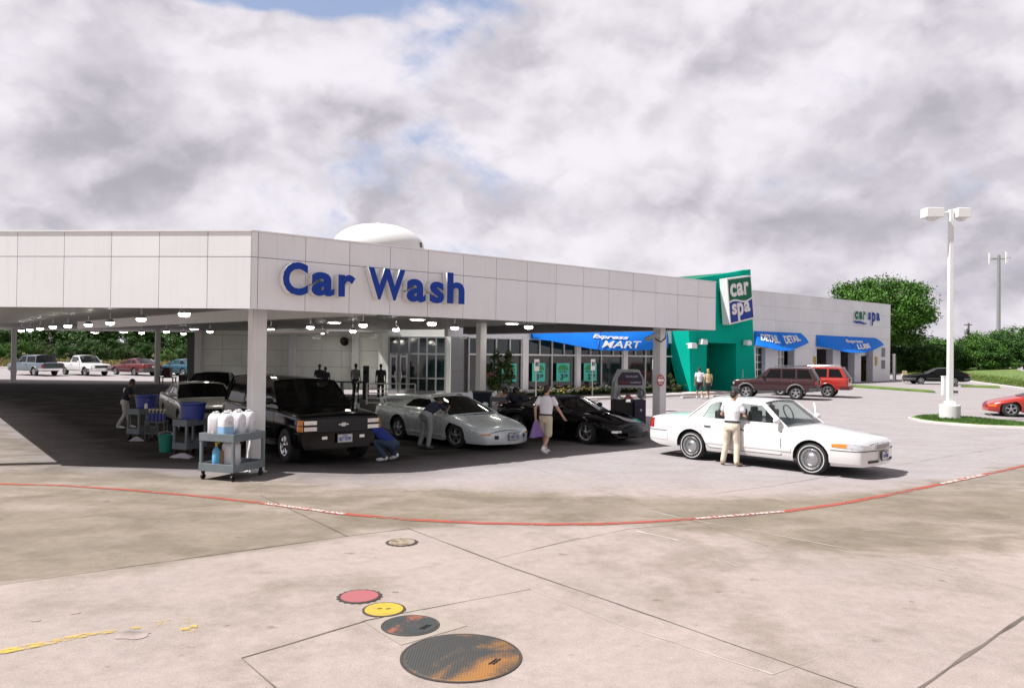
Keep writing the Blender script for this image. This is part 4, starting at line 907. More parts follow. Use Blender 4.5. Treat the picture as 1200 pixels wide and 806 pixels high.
    def build(s):
        sp, R, L = s.p, s.R, s.L; fo, wb = sp['fo'], sp['wb']; ra = sp.get('arch', R + .06)
        qs = set()
        for i in range(9): qs.add(.75 * (i / 8) ** 2); qs.add(L - .6 * (i / 8) ** 2)
        for i in range(25): qs.add(L * i / 24)
        qs = {round(q, 4) for q in qs if not any(abs(q - c) < ra + .01 for c in (fo, fo + wb))}
        for c in (fo, fo + wb):
            qs |= {round(c - ra - .0005, 4), round(c + ra + .0005, 4)}
            for i in range(13): qs.add(round(c - ra * .9999 * cos(pi * i / 12), 4))
        for q, _ in sp['top']: qs.add(q)
        bed = sp.get('bed')
        if bed: qs |= {bed[0], bed[1]}
        qs = sorted(q for q in qs if 0 <= q <= L)
        NS = 8; secs = []; r = sp.get('edge', .07)
        for q in qs:
            zl, zt_ = s.zlow(q), s.zs(q); zl = min(zl, zt_ - r - .03); sec = []
            for i in range(NS + 1): z = zl + (zt_ - r - zl) * i / NS; sec.append((s.sy(q, z), z))
            yc = sec[-1][0]
            for a in (30, 60, 90): sec.append((yc - r * 1.3 + r * 1.3 * cos(radians(a)), zt_ - r + r * sin(radians(a))))
            ye = sec[-1][0]; cr = sp.get('crown', .035)
            for f in (.8, .55, .28, 0): sec.append((ye * f, zt_ + cr * (1 - f * f)))
            secs.append(sec)
        M_ = len(secs[0]); vs_ = []
        for q, sec in zip(qs, secs):
            for y, z in sec: vs_.append((s.X(q), y, z))
            for y, z in sec: vs_.append((s.X(q), -y, z))
        b_ = MB(); fs = []
        for k in range(len(qs) - 1):
            for h in (0, M_):
                for j in range(M_ - 1):
                    if bed and bed[0] - 1e-6 <= qs[k] and qs[k + 1] <= bed[1] + 1e-6 and j >= NS + 3: continue
                    a = k * 2 * M_ + h + j; c = (k + 1) * 2 * M_ + h + j; fs.append((a, a + 1, c + 1, c))
        b_.add(vs_, fs)
        for end, k in (('f', 0), ('r', len(qs) - 1)):
            nC_ = 8; g = []
            for j in range(M_):
                y, z = secs[k][j]; row = []
                for i in range(nC_ + 1): yy = y - 2 * y * i / nC_; bx = s.bow(end, yy, z) - s.X(qs[k]); lift = 1 - max(0, j - NS) / (M_ - NS) ; row.append((s.X(qs[k]) + bx * (.25 + .75 * lift), yy, z + (0)))
                g.append(row)
            v2 = [p for row in g for p in row]; n_ = nC_ + 1; b_.add(v2, [(j * n_ + i, j * n_ + i + 1, (j + 1) * n_ + i + 1, (j + 1) * n_ + i) for j in range(M_ - 1) for i in range(nC_)])
        bo = b_.build('body', s.paint, s.root, ang=42)
        # weld the caps
        bb = bmesh.new(); bb.from_mesh(bo.data); bmesh.ops.remove_doubles(bb, verts=bb.verts[:], dist=.004); bmesh.ops.recalc_face_normals(bb, faces=bb.faces[:]); bb.to_mesh(bo.data); bb.free(); bo.data.set_sharp_from_angle(angle=radians(42))
        # floor pan that fills the wheel wells
        fp_ = MB(); ss = []
        for i in range(15):
            q = .22 + (L - .44) * i / 14; hw = s.plan(q) - .30; z1 = s.zs(q) - .1
            if bed and bed[0] - .1 < q < bed[1] + .1: z1 = bed[2] - .02
            ss.append([Vector((s.X(q), y, z)) for y, z in ((-hw, s.sill + .02), (hw, s.sill + .02), (hw, z1), (-hw, z1))])
        fp_.loft(ss); fp_.build('underbody', MT['black'], s.root, flat=True)
        if bed:
            li = MB(); hw = s.W / 2 - .12; xa, xb, zf = s.X(bed[0]) , s.X(bed[1]), bed[2]
            for y in (-hw, hw): li.box(((xa + xb) / 2, y, (zf + s.zs(bed[0] + .5)) / 2 - .01), (xa - xb, .03, s.zs(bed[0] + .5) - zf - .03))
            li.box(((xa + xb) / 2, 0, zf), (xa - xb, 2 * hw, .03)); zt_ = s.zs(bed[0] + .5)
            for x in (xa, xb): li.box((x, 0, (zf + zt_) / 2), (.05, 2 * hw, zt_ - zf - .01))
            li.build('bed_liner', sp.get('linermat', MT['black']), s.root, flat=True)
        s.cabin(); s.wheels(); s.trim()
    def wheels(s):
        sp = s.p; st = sp.get('wheel', 'far'); w = sp.get('tw', .21); tm, rm = wheel_mesh(s.R, w, st)
        for q in (sp['fo'], sp['fo'] + sp['wb']):
            for sg in (1, -1):
                o = bpy.data.objects.new('wheel', tm); COL.objects.link(o); o.parent = s.root; o.location = (s.X(q), sg * (s.W / 2 - w / 2 - .035), s.R); rz = 0 if sg > 0 else pi
                if q == sp['fo']: rz += sp.get('steer', 0)
                o.rotation_euler = (0, 0, rz); r = bpy.data.objects.new('rim', rm); COL.objects.link(r); r.parent = o
    def cabin(s):
        sp = s.p; c = sp['cab']; qc, (h1, z1), (h2, z2), qb = c['cowl'], c['hf'], c['hr'], c['base']; Wb = c.get('wb', s.W / 2 - .09); Wr = c.get('wr', s.W / 2 - .26)
        zc, zb_ = s.zs(qc) - .005, s.zs(qb) - .005; arch = c.get('arch', .03)
        def Wq(q): return min(Wb, s.plan(q) * .94 - .03)
        def ztop(q):
            if q < h1: return zc + (z1 - zc) * (q - qc) / (h1 - qc)
            if q > h2: return z2 + (zb_ - z2) * (q - h2) / (qb - h2)
            t = (q - h1) / (h2 - h1); return z1 + (z2 - z1) * t + arch * 4 * t * (1 - t)
        zr = max(z1, z2) + arch
        def yc(q, z): t = (z - zc) / (zr - zc); return Wq(q) + (Wr - Wq(q)) * max(0, t) ** 1.25
        s.yc = yc; P = lambda q, z, sg, d=0.0: Vector((s.X(q), sg * (yc(q, z) + d), z))
        # side frames with real window openings
        outer = [(qc, zc), (h1, z1)] + [(h1 + (h2 - h1) * i / 6, ztop(h1 + (h2 - h1) * i / 6)) for i in range(1, 6)] + [(h2, z2), (qb, zb_)] + [(qb + (qc - qb) * i / 6, s.zs(qb + (qc - qb) * i / 6) - .03) for i in range(1, 6)]
        holes = c['win']; pil = sp.get('pillar', s.paint)
        for sg in (1, -1):
            loops = [outer] + [h for h in holes]; vl = [[Vector((a, b_, 0)) for a, b_ in lp] for lp in loops]; tri = tessellate_polygon(vl); flat_ = [p for lp in loops for p in lp]; N_ = len(flat_)
            mb = MB(); vs_ = [P(a, b_, sg) for a, b_ in flat_] + [P(a, b_, sg, -.035) for a, b_ in flat_]; fs = [tuple(t) for t in tri] + [tuple(N_ + i for i in t[::-1]) for t in tri]; o = 0
            for lp in loops:
                n = len(lp); fs += [(o + i, o + (i + 1) % n, N_ + o + (i + 1) % n, N_ + o + i) for i in range(n)]; o += n
            mb.add(vs_, fs); mb.build('side_frame', pil, s.root, flat=True)
            for h in holes:
                mb = MB(); n = len(h); vs_ = [P(a, b_, sg, -.014) for a, b_ in h]; tr_ = tessellate_polygon([[Vector((a, b_, 0)) for a, b_ in h]]); mb.add(vs_, [tuple(t) for t in tr_])
                mb.build('side_window', GLS[c.get('glass', 'dark')], s.root, flat=True)
        # roof skin
        nq, ny = 10, 10; mb = MB(); vs_ = []; cr = c.get('crown', .05)
        for k in (0, 1):
            for i in range(nq + 1):
                q = h1 + (h2 - h1) * i / nq; z = ztop(q); w = yc(q, z)
                for j in range(ny + 1):
                    f = -1 + 2 * j / ny; f = f * (1.2 - .2 * f * f); bw = .05 * (1 - f * f); xo = bw if i == 0 else (-bw if i == nq else 0)
                    vs_.append(Vector((s.X(q) + xo, f * w, z + cr * (1 - abs(f) ** 2.6) - k * .04)))
        K = (nq + 1) * (ny + 1); n_ = ny + 1; fs = []
        for i in range(nq):
            for j in range(ny): q = i * n_ + j; fs += [(q, q + 1, q + n_ + 1, q + n_), (K + q, K + q + n_, K + q + n_ + 1, K + q + 1)]
        mb.add(vs_, fs); mb.build('roof', sp.get('roofmat', s.paint), s.root, ang=60, fix=False)
        # windscreen and rear window: bowed glass in a thin frame
        for nm, qa, za, qh, zh, sgn in (('windscreen', qc, zc, h1, z1, 1), ('rear_window', qb, zb_, h2, z2, -1)):
            bb_ = c.get('bow', .14); nx_, nz_ = 10, 5
            def sp_(i, j, d=0):
                f = -1 + 2 * i / nx_; t = j / nz_; q = qa + (qh - qa) * t; z = za + (zh - za) * t; w = yc(q, z) + .004
                return Vector((s.X(q) + sgn * (bb_ * (1 - t) + .05 * t) * (1 - f * f) + sgn * d, f * w, z + (s.p.get('crown', .035) * (1 - t) + cr * t) * (1 - abs(f) ** 2.3) + .3 * d))
            mb = MB(); vs_ = [sp_(i, j) for j in range(nz_ + 1) for i in range(nx_ + 1)]
            mb.add(vs_, [(j * 11 + i, j * 11 + i + 1, (j + 1) * 11 + i + 1, (j + 1) * 11 + i) for j in range(nz_) for i in range(nx_)])
            gk = c.get('glass_f', c.get('glass', 'dark')) if sgn > 0 else c.get('glass_r', c.get('glass', 'dark'))
            mb.build(nm, GLS[gk], s.root, ang=60)
            mb = MB()
            for i0 in (0, nx_): mb.path([sp_(i0, j, .004) for j in range(nz_ + 1)], .017, n=6)
            for j0 in (0, nz_): mb.path([sp_(i, j0, .004) for i in range(nx_ + 1)], .013, n=6)
            mb.build('window_frame', sp.get('wframe', s.paint), s.root)
        # interior
        mb = MB(); hw = Wb - .08; zt_ = zc - .02
        def ib(q, y, z, d, w, h): mb.box((s.X(q), y, z), (d, w, h), 0)
        z_f = s.zs((qc + qb) / 2) + s.p.get('crown', .035)
        for y in (-hw * .5, hw * .5):
            q = h1 + .38; Hh = z1 - z_f; ib(q, y, z_f - .12 + Hh * .25, .13, .46, .24 + Hh * .5); ib(q + .03, y, z_f + Hh * .58, .09, .23, Hh * .3)
            if h2 - h1 > 1.0: ib(min(h2 - .12, h1 + 1.3), y, z_f - .1 + Hh * .2, .14, .5, .2 + Hh * .4)
        ib(qc + .45, 0, zc + .02, .5, hw * 1.7, .1); mb.build('seats', sp.get('intmat', INT), s.root, bev=.03)
        mb = MB(); q = h1 - .02; ce = Vector((s.X(q - .0), hw * .5, z_f + .16)); ax_ = (Vector((.42, 0, -.9)).normalized(), Vector((0, 1, 0)), Vector((.9, 0, .42)).normalized())
        mb.path([ce + ax_[0] * cos(a) * .19 + ax_[1] * sin(a) * .19 for a in [2 * pi * i / 18 for i in range(19)]], .016, n=6); mb.build('steering_wheel', MT['black'], s.root)
    def trim(s):
        sp = s.p; L = s.L
        # doors as panels standing a hair proud of the flank, with dark gaps round them
        for sg in (1, -1):
            for q0, q1 in sp.get('doors', []):
                zlo = s.sill + .1; n = 8; path = s.side(q0, q1, sg, n); zt_ = [s.zs(p[1]) - sp.get('edge', .07) - .01 for p in path]; g_ = .014
                bz0 = [max(zlo, s.zlow(p[1]) + .03) for p in path]
                s.strip('door_gap', s.side(q0 - g_, q1 + g_, sg, n), [z - g_ for z in bz0], [z + .004 for z in zt_], .002, SEAMM)
                d = s.strip('door', path, bz0, zt_, .006, s.paint, nz=6)
                mb = MB(); q = q1 - .16; z = s.zs(q) - .15; pz = s.pt(('s', q, sg), z); mb.box(pz + Vector((0, sg * .015, 0)), (.17, .03, .035)); mb.build('handle', sp.get('handle', s.paint), d, bev=.008)
            if 'mold' in sp:
                z0, z1, mt_ = sp['mold']; gaps = sorted([(sp['fo'] - s.R - .1, sp['fo'] + s.R + .1), (sp['fo'] + sp['wb'] - s.R - .1, sp['fo'] + sp['wb'] + s.R + .1)])
                s.strip('side_moulding', s.side(gaps[0][1], gaps[1][0], sg, 12), z0, z1, .014, mt_)
            if 'lip' in sp:
                for qw in (sp['fo'], sp['fo'] + sp['wb']):
                    ra = sp.get('arch', s.R + .06) + .01; pts = []
                    for i in range(17):
                        a = pi * (i / 16); q = qw - ra * cos(a); z = s.R + ra * sin(a); v = s.pt(('s', min(L, max(0, q)), sg), min(z, s.zs(q) - .05)); pts.append(v + Vector((0, sg * .006, 0)))
                    mb = MB(); mb.path(pts, sp['lip'][0], n=6); mb.build('wheel_arch_trim', sp['lip'][1], s.root)
            # mirror
            if 'mirror' in sp:
                q, z = sp['mirror']; y = s.yc(q, z); mb = MB(); mb.ell((s.X(q), sg * (y + .13), z + .03), (.07, .115, .075), 12, 8); mb.tube((s.X(q) , sg * (y - .02), z - .02), (s.X(q), sg * (y + .1), z), .03); m_o = mb.build('mirror', sp.get('mirmat', s.paint), s.root)
        for nm, path, z0, z1, off, mt_ in sp.get('strips', lambda c: [])(s):
            s.strip(nm, path, z0, z1, off, mt_)
        for end, key in (('f', 'plate_f'), ('r', 'plate_r')):
            if key in sp:
                z, txt = sp[key][:2]; x = s.bow(end, 0, z) + (.03 if end == 'f' else -.03) + (sp[key][2] if len(sp[key]) > 2 else 0) * (1 if end == 'f' else -1); d = 1 if end == 'f' else -1; mb = MB(); mb.box((x, 0, z), (.02, .33, .165), 0); pl = mb.build('number_plate', MT['plate'], s.root, flat=True)
                mb = MB(); mb.box((x - d * .006, 0, z), (.02, .36, .195)); mb.build('plate_frame', MT['dgrey'], pl, flat=True)
                if txt:
                    mb = MB(); add_text(mb, txt, lambda a, b_, e: Vector((x + d * (.011 + e), d * (-.14 + a), z - .055 + b_)), .28, .085, off=.02, ext=.01, depth=.003)
                    add_text(mb, 'TEXAS', lambda a, b_, e: Vector((x + d * (.011 + e), d * (-.06 + a), z + .045 + b_)), .12, .025, off=.02, ext=.01, depth=.003); mb.build('plate_lettering', MT['blue'], pl, flat=True, fix=False)
def near_wheels(pf, pr, sp, side, head=None):
    """origin (wheelbase middle on the ground) and heading from the two near-side tyre contacts in the photograph"""
    a, b_ = gp(*pf), gp(*pr); d = (a - b_); d.z = 0; h = atan2(d.y, d.x) if head is None else head
    hd = Vector((cos(h), sin(h), 0)); left = Vector((-hd.y, hd.x, 0)); m = (a + b_) / 2; off = sp['W'] / 2 - .14
    p = m + left * (off if side == 'R' else -off); p.z = gz(p.x, p.y); return p, h
# ---- white four-door saloon
white = paintm('white_car_paint', (.74, .73, .725), .25)
cv = dict(L=5.18, W=1.97, fo=1.0, wb=2.91, R=.335, sill=.25, paint=white, wheel='cap', arch=.40, nose=(.8, .20), rump=(.7, .17), bowf=.10, bowr=.06, edge=.085, handle=MT['dgrey'],
    low=[(0, .25), (.5, .23), (1.5, .25), (3.9, .25), (4.8, .28), (5.18, .38)], top=[(0, .66), (.06, .735), (.2, .775), (.8, .86), (1.62, .945), (2.4, .965), (3.6, .985), (4.4, 1.0), (4.9, .985), (5.1, .955), (5.18, .88)],
    cab=dict(cowl=1.55, hf=(2.18, 1.435), hr=(3.52, 1.44), base=4.06, arch=.018, wr=.71, glass='clear', glass_f='clear', glass_r='clear', crown=.05, win=[[(1.77, 1.012), (2.21, 1.375), (2.74, 1.398), (2.74, 1.012)], [(2.81, 1.012), (2.81, 1.40), (3.34, 1.395), (3.5, 1.33), (3.66, 1.02)]]),
    doors=[(1.66, 2.77), (2.79, 3.62)], mirror=(1.74, 1.05), mold=(.44, .50, white), plate_f=(.45, 'C58 RJK', .02), intmat=INT2,
    strips=lambda c: [('bumper', c.wrap(.62), .30, .55, .007, white), ('bumper', c.wrap(.62, 'r'), .42, .63, .007, white), ('bumper_groove', c.wrap(.58), .556, .572, .006, SEAMM), ('bumper_groove', c.wrap(.6, 'r'), .636, .65, .006, SEAMM),
        ('headlight', [('s', .55, -1), ('s', .35, -1), ('s', .18, -1), ('s', .06, -1), ('s', .01, -1), ('f', -.72), ('f', -.6), ('f', -.44)], [.63, .62, .61, .6, .6, .6, .6, .6], [.70, .715, .725, .71, .69, .68, .68, .68], .008, MT['head']),
        ('headlight', [('s', .55, 1), ('s', .35, 1), ('s', .18, 1), ('s', .06, 1), ('s', .01, 1), ('f', .72), ('f', .6), ('f', .44)], [.63, .62, .61, .6, .6, .6, .6, .6], [.70, .715, .725, .71, .69, .68, .68, .68], .008, MT['head']),
        ('turn_signal', [('s', .56, -1), ('s', .42, -1), ('s', .27, -1)], [.635, .63, .625], [.69, .70, .70], .012, MT['amber']), ('turn_signal', [('s', .56, 1), ('s', .42, 1), ('s', .27, 1)], [.635, .63, .625], [.69, .70, .70], .012, MT['amber']),
        ('grille', [('f', .36 - .72 * i / 8) for i in range(9)], .575, .70, .03, MT['chrome']), ('grille_opening', [('f', .32 - .64 * i / 8) for i in range(9)], .593, .685, .034, MT['dgrey']),
        ('lower_vent', [('f', -.62), ('f', -.42), ('f', -.25)], .32, .37, .024, MT['black']), ('lower_vent', [('f', .62), ('f', .42), ('f', .25)], .32, .37, .024, MT['black']),
        ('taillight', [('s', 4.98, -1), ('s', 5.08, -1), ('s', 5.15, -1), ('s', 5.175, -1), ('r', -.8), ('r', -.5)], .70, [.93, .92, .88, .86, .86, .86], .008, MT['tail']), ('taillight', [('s', 4.98, 1), ('s', 5.08, 1), ('s', 5.15, 1), ('s', 5.175, 1), ('r', .8), ('r', .5)], .70, [.93, .92, .88, .86, .86, .86], .008, MT['tail'])]
      + [('grille_bar', [('f', .32 - .64 * i / 8) for i in range(9)], .60 + .018 * k, .608 + .018 * k, .045, MT['chrome']) for k in range(5)])
p, h = near_wheels((952.8, 556), (813, 537.5), cv, 'R', radians(-46))
wc = Car('parked_car', 'white four-door saloon with whitewall tyres standing in the sun at the front', 'car', cv, p, h)
# far front door standing open on the other side
mb = MB(); hx = wc.X(1.75); dl = 1.2; a_ = radians(62)
dv_ = Vector((-cos(a_), sin(a_), 0)); base = Vector((hx, cv['W'] / 2 - .02, 0))
ax_ = (dv_, Vector((-dv_.y, dv_.x, 0)), Z3)
mb.box(base + dv_ * dl / 2 + Z3 * .66, (dl, .07, .6), 0, ax_)
mb.path([base + dv_ * .12 + Z3 * .96, base + dv_ * .62 + Z3 * 1.33, base + dv_ * 1.14 + Z3 * 1.35, base + dv_ * 1.17 + Z3 * .96], .025, n=6); od = mb.build('door', white, wc.root, bev=.01)
od['label'] = 'far front door standing open'
mb = MB(); mb.add([base + dv_ * .14 + Z3 * .96, base + dv_ * 1.16 + Z3 * .96, base + dv_ * 1.13 + Z3 * 1.34, base + dv_ * .63 + Z3 * 1.32], [(0, 1, 2, 3)]); mb.build('door_window', GLS['clear'], od, flat=True)
# ---- silver-green sports coupe
silver = paintm('silver_green_paint', (.62, .68, .68), .28, .15)
fb = dict(L=4.97, W=1.89, fo=1.03, wb=2.57, R=.325, sill=.2, paint=silver, wheel='five', tw=.24, arch=.385, nose=(1.0, .30), rump=(.8, .2), bowf=.22, bowr=.1, edge=.11, crown=.05, steer=.1,
    low=[(0, .22), (.4, .17), (1.6, .2), (3.4, .2), (4.5, .26), (4.97, .38)], top=[(0, .46), (.06, .53), (.25, .60), (.7, .70), (1.2, .79), (1.75, .87), (2.6, .90), (3.6, .93), (4.4, .95), (4.85, .93), (4.97, .86)],
    cab=dict(cowl=1.35, hf=(2.42, 1.225), hr=(3.0, 1.23), base=4.35, wr=.60, glass='dark', bow=.22, crown=.04, win=[[(1.98, .95), (2.46, 1.18), (2.95, 1.185), (3.2, 1.14), (3.42, .96)]]),
    doors=[(1.6, 3.05)], mirror=(1.95, .97), plate_f=(.36, 'DBX 15S', .0), wframe=silver,
    strips=lambda c: [('fog_lamp', [('f', sg * .52), ('f', sg * .42)], .30, .39, .006, MT['black']) for sg in (1, -1)] + [('turn_signal', [('s', .12, sg), ('s', .05, sg), ('s', .01, sg), ('f', sg * .6)], .40, .435, .008, MT['amber']) for sg in (1, -1)] + [('air_dam', c.wrap(.6), .17, .235, .025, silver)]
      + [('rocker_skirt', c.side(1.5, 3.15, sg), .17, .3, .03, silver) for sg in (1, -1)] + [('taillight', [('r', .75 - 1.5 * i / 8) for i in range(9)], .66, .8, .008, MT['tail'])])
p, h = near_wheels((537, 526.5), (470, 512.5), fb, 'R', radians(-47))
fc = Car('parked_car', 'silver-green sports coupe in the canopy shade with a person leaning into its window', 'car', fb, p, h)
mb = MB(); mb.path([Vector((fc.X(4.55), -.8, .95)), Vector((fc.X(4.7), -.76, 1.08)), Vector((fc.X(4.8), -.4, 1.13)), Vector((fc.X(4.82), 0, 1.14)), Vector((fc.X(4.8), .4, 1.13)), Vector((fc.X(4.7), .76, 1.08)), Vector((fc.X(4.55), .8, .95))], .05, n=8); mb.build('spoiler', silver, fc.root)
# ---- black convertible coupe
blk = pm('black_car_paint', (.002, .002, .0024), .08, 0, var=.03, scale=2, spec=.28)
co_ = dict(L=4.57, W=1.87, fo=.95, wb=2.65, R=.325, sill=.17, paint=blk, wheel='five', tw=.24, arch=.385, nose=(1.1, .32), rump=(.7, .16), bowf=.2, bowr=.08, edge=.12, crown=.06, roofmat=MT['black'], pillar=MT['black'],
    low=[(0, .22), (.4, .16), (1.6, .17), (3.4, .2), (4.57, .38)], top=[(0, .48), (.06, .54), (.3, .62), (.75, .74), (1.0, .77), (1.4, .79), (1.9, .83), (2.8, .86), (3.6, .93), (4.4, .93), (4.57, .84)],
    cab=dict(cowl=1.5, hf=(2.25, 1.17), hr=(3.1, 1.18), base=3.75, wr=.58, glass='dark', glass_f='clear', bow=.22, crown=.04, win=[[(1.95, .9), (2.3, 1.12), (2.9, 1.13), (3.1, .95)]]),
    doors=[(1.75, 2.95)], mirror=(1.9, .93), intmat=INT2, wframe=MT['black'],
    strips=lambda c: [('fog_lamp', [('s', .14, sg), ('s', .06, sg), ('s', .01, sg), ('f', sg * .58)], .36, .42, .008, MT['head']) for sg in (1, -1)] + [('grille_opening', [('f', .4 - .8 * i / 6) for i in range(7)], .26, .36, .006, MT['black'])])
p, h = near_wheels((690, 521.5), (608, 509), co_, 'R', radians(-45))
cc = Car('parked_car', 'low black sports convertible with a ribbed shiny bonnet, behind the walking man', 'car', co_, p, h)
for sg in (1, -1):
    for k, y in enumerate((.18, .42)):
        mb = MB(); pts = [Vector((cc.X(q), sg * (y + .06 * (1 - q)), cc.zs(q) + .028 + .02 * sin(pi * min(1, max(0, (q - .35) / 1.05))))) for q in (.35, .5, .7, .9, 1.1, 1.3, 1.4)]; mb.path(pts, [.01, .035, .045, .045, .045, .04, .01], n=8); mb.build('bonnet_rib', blk, cc.root)
# ---- black full-size truck
tk = dict(L=5.35, W=1.96, fo=.92, wb=2.98, R=.375, sill=.36, paint=blk, wheel='truck', tw=.25, arch=.45, nose=(.35, .06), rump=(.4, .06), bowf=.03, bowr=.02, edge=.07, crown=.03,
    low=[(0, .36), (5.35, .42)], top=[(0, 1.02), (.05, 1.07), (.3, 1.10), (1.35, 1.15), (3, 1.15), (5.2, 1.15), (5.35, 1.1)],
    cab=dict(cowl=1.4, hf=(2.1, 1.74), hr=(5.0, 1.76), base=5.33, wb=.90, wr=.74, glass='dark', glass_f='mid', bow=.1, crown=.05, win=[[(1.85, 1.2), (2.2, 1.66), (2.85, 1.69), (2.85, 1.2)], [(2.95, 1.2), (2.95, 1.69), (3.8, 1.69), (3.8, 1.2)], [(3.9, 1.2), (3.9, 1.69), (4.85, 1.68), (5.05, 1.2)]]),
    doors=[(1.5, 2.88), (2.92, 3.85)], mirror=(1.75, 1.27), plate_f=(.58, 'BE7 FDW', .09), mirmat=MT['black'],
    strips=lambda c: [('bumper', c.wrap(.4), .44, .70, .05, blk), ('grille', [('f', .60 - 1.2 * i / 8) for i in range(9)], .73, 1.0, .012, MT['black'])]
      + [('headlight', [('f', sg * .88), ('f', sg * .75), ('f', sg * .6)], z0, z0 + .085, .018, MT['head']) for sg in (1, -1) for z0 in (.755, .885)]
      + [('turn_signal', [('s', .14, sg), ('s', .06, sg), ('s', .02, sg), ('f', sg * .9)], z0, z0 + .11, .012, MT['amber']) for sg in (1, -1) for z0 in (.745, .875)] + [('fog_lamp', [('f', sg * .5), ('f', sg * .38)], .57, .63, .058, MT['head']) for sg in (1, -1)]
      + [('grille_bar', [('f', .6 - 1.2 * i / 8) for i in range(9)], z, z + .018, .022, MT['black']) for z in (.79, .86, .93)] + [('running_board', c.side(1.55, 3.2, sg), .34, .40, .1, MT['dgrey']) for sg in (1, -1)])
hd_t = radians(-52)
p, h = near_wheels((338, 541), (300, 519), tk, 'R', hd_t)
p = gp(338, 541) - Vector((cos(hd_t), sin(hd_t), 0)) * (tk['wb'] / 2) + Vector((-sin(hd_t), cos(hd_t), 0)) * (tk['W'] / 2 - .14); p.z = 0
tr = Car('parked_truck', 'glossy black full-size truck with amber side lamps beside the corner column', 'truck', tk, p, h)
mb = MB(); x = tr.bow('f', 0, .87) + .035
mb.prism([(-.12, -.015), (-.045, -.015), (-.055, -.04), (.045, -.04), (.035, -.015), (.115, -.015), (.12, .015), (.045, .015), (.055, .04), (-.045, .04), (-.035, .015), (-.115, .015)], lambda a, b_, w: Vector((x + w, -a * -1, .875 + b_)), 0, .012); mb.build('emblem', MT['alu'], tr.root, flat=True)
mb = MB(); mb.box((tr.X(.9), .0, 1.145), (.3, .1, .02)); mb.build('bonnet_plate', blk, tr.root, bev=.005)  # thin raised plate on the bonnet in body paint
# its driver door stands open
base = Vector((tr.X(1.5), tk['W'] / 2, 0)); a_ = radians(33); dv_ = Vector((-cos(a_), sin(a_), 0)); ax_ = (dv_, Vector((-dv_.y, dv_.x, 0)), Z3); mb = MB()
mb.box(base + dv_ * .62 + Z3 * .80, (1.2, .08, .72), 0, ax_); mb.path([base + dv_ * .1 + Z3 * 1.16, base + dv_ * .5 + Z3 * 1.66, base + dv_ * 1.16 + Z3 * 1.68, base + dv_ * 1.2 + Z3 * 1.16], .03, n=6); od = mb.build('door', blk, tr.root, bev=.01); od['label'] = 'driver door standing open'
mb = MB(); mb.add([base + dv_ * .12 + Z3 * 1.17, base + dv_ * 1.18 + Z3 * 1.17, base + dv_ * 1.14 + Z3 * 1.66, base + dv_ * .52 + Z3 * 1.65], [(0, 1, 2, 3)]); mb.build('door_window', GLS['clear'], od, flat=True)
# ---- pale grey two-door in the wash lane
pale = paintm('pale_beige_paint', (.40, .40, .36), .3)
gc = dict(L=4.9, W=1.82, fo=.95, wb=2.75, R=.315, sill=.24, paint=pale, wheel='far', nose=(.6, .14), rump=(.5, .1), top=[(0, .72), (.06, .78), (.4, .83), (1.5, .92), (3, .95), (4.2, .98), (4.75, .98), (4.9, .88)],
    cab=dict(cowl=1.55, hf=(2.25, 1.33), hr=(3.2, 1.34), base=4.05, wr=.66, glass='dark', win=[[(1.95, .98), (2.3, 1.28), (2.85, 1.29), (2.85, .98)], [(2.95, .98), (2.95, 1.29), (3.2, 1.28), (3.5, 1.0)]]),
    doors=[(1.65, 2.9)], mirror=(1.9, 1.0), strips=lambda c: [('headlight', [('f', sg * .75), ('f', sg * .6), ('f', sg * .45)], .6, .71, .008, MT['head']) for sg in (1, -1)] + [('bumper', c.wrap(.5), .36, .55, .035, pale), ('grille', [('f', .38 - .76 * i / 6) for i in range(7)], .59, .71, .008, MT['black'])])
hd_g = radians(-57)
p = gp(213.5, 505) - Vector((cos(hd_g), sin(hd_g), 0)) * (gc['wb'] / 2) + Vector((-sin(hd_g), cos(hd_g), 0)) * (gc['W'] / 2 - .14); p.z = gz(p.x, p.y)
gcar = Car('parked_car', 'pale grey-beige two-door car behind the blue tubs in the wash lane', 'car', gc, p, hd_g)
dk = dict(gc); dk.update(paint=blk, L=4.7)
p = gp(172, 490); Car('parked_car', 'dark car in deep shade behind the pale two-door', 'car', dk, Vector((p.x - .3, p.y + 6.5, gz(p.x, p.y + 6.5))), radians(-78))
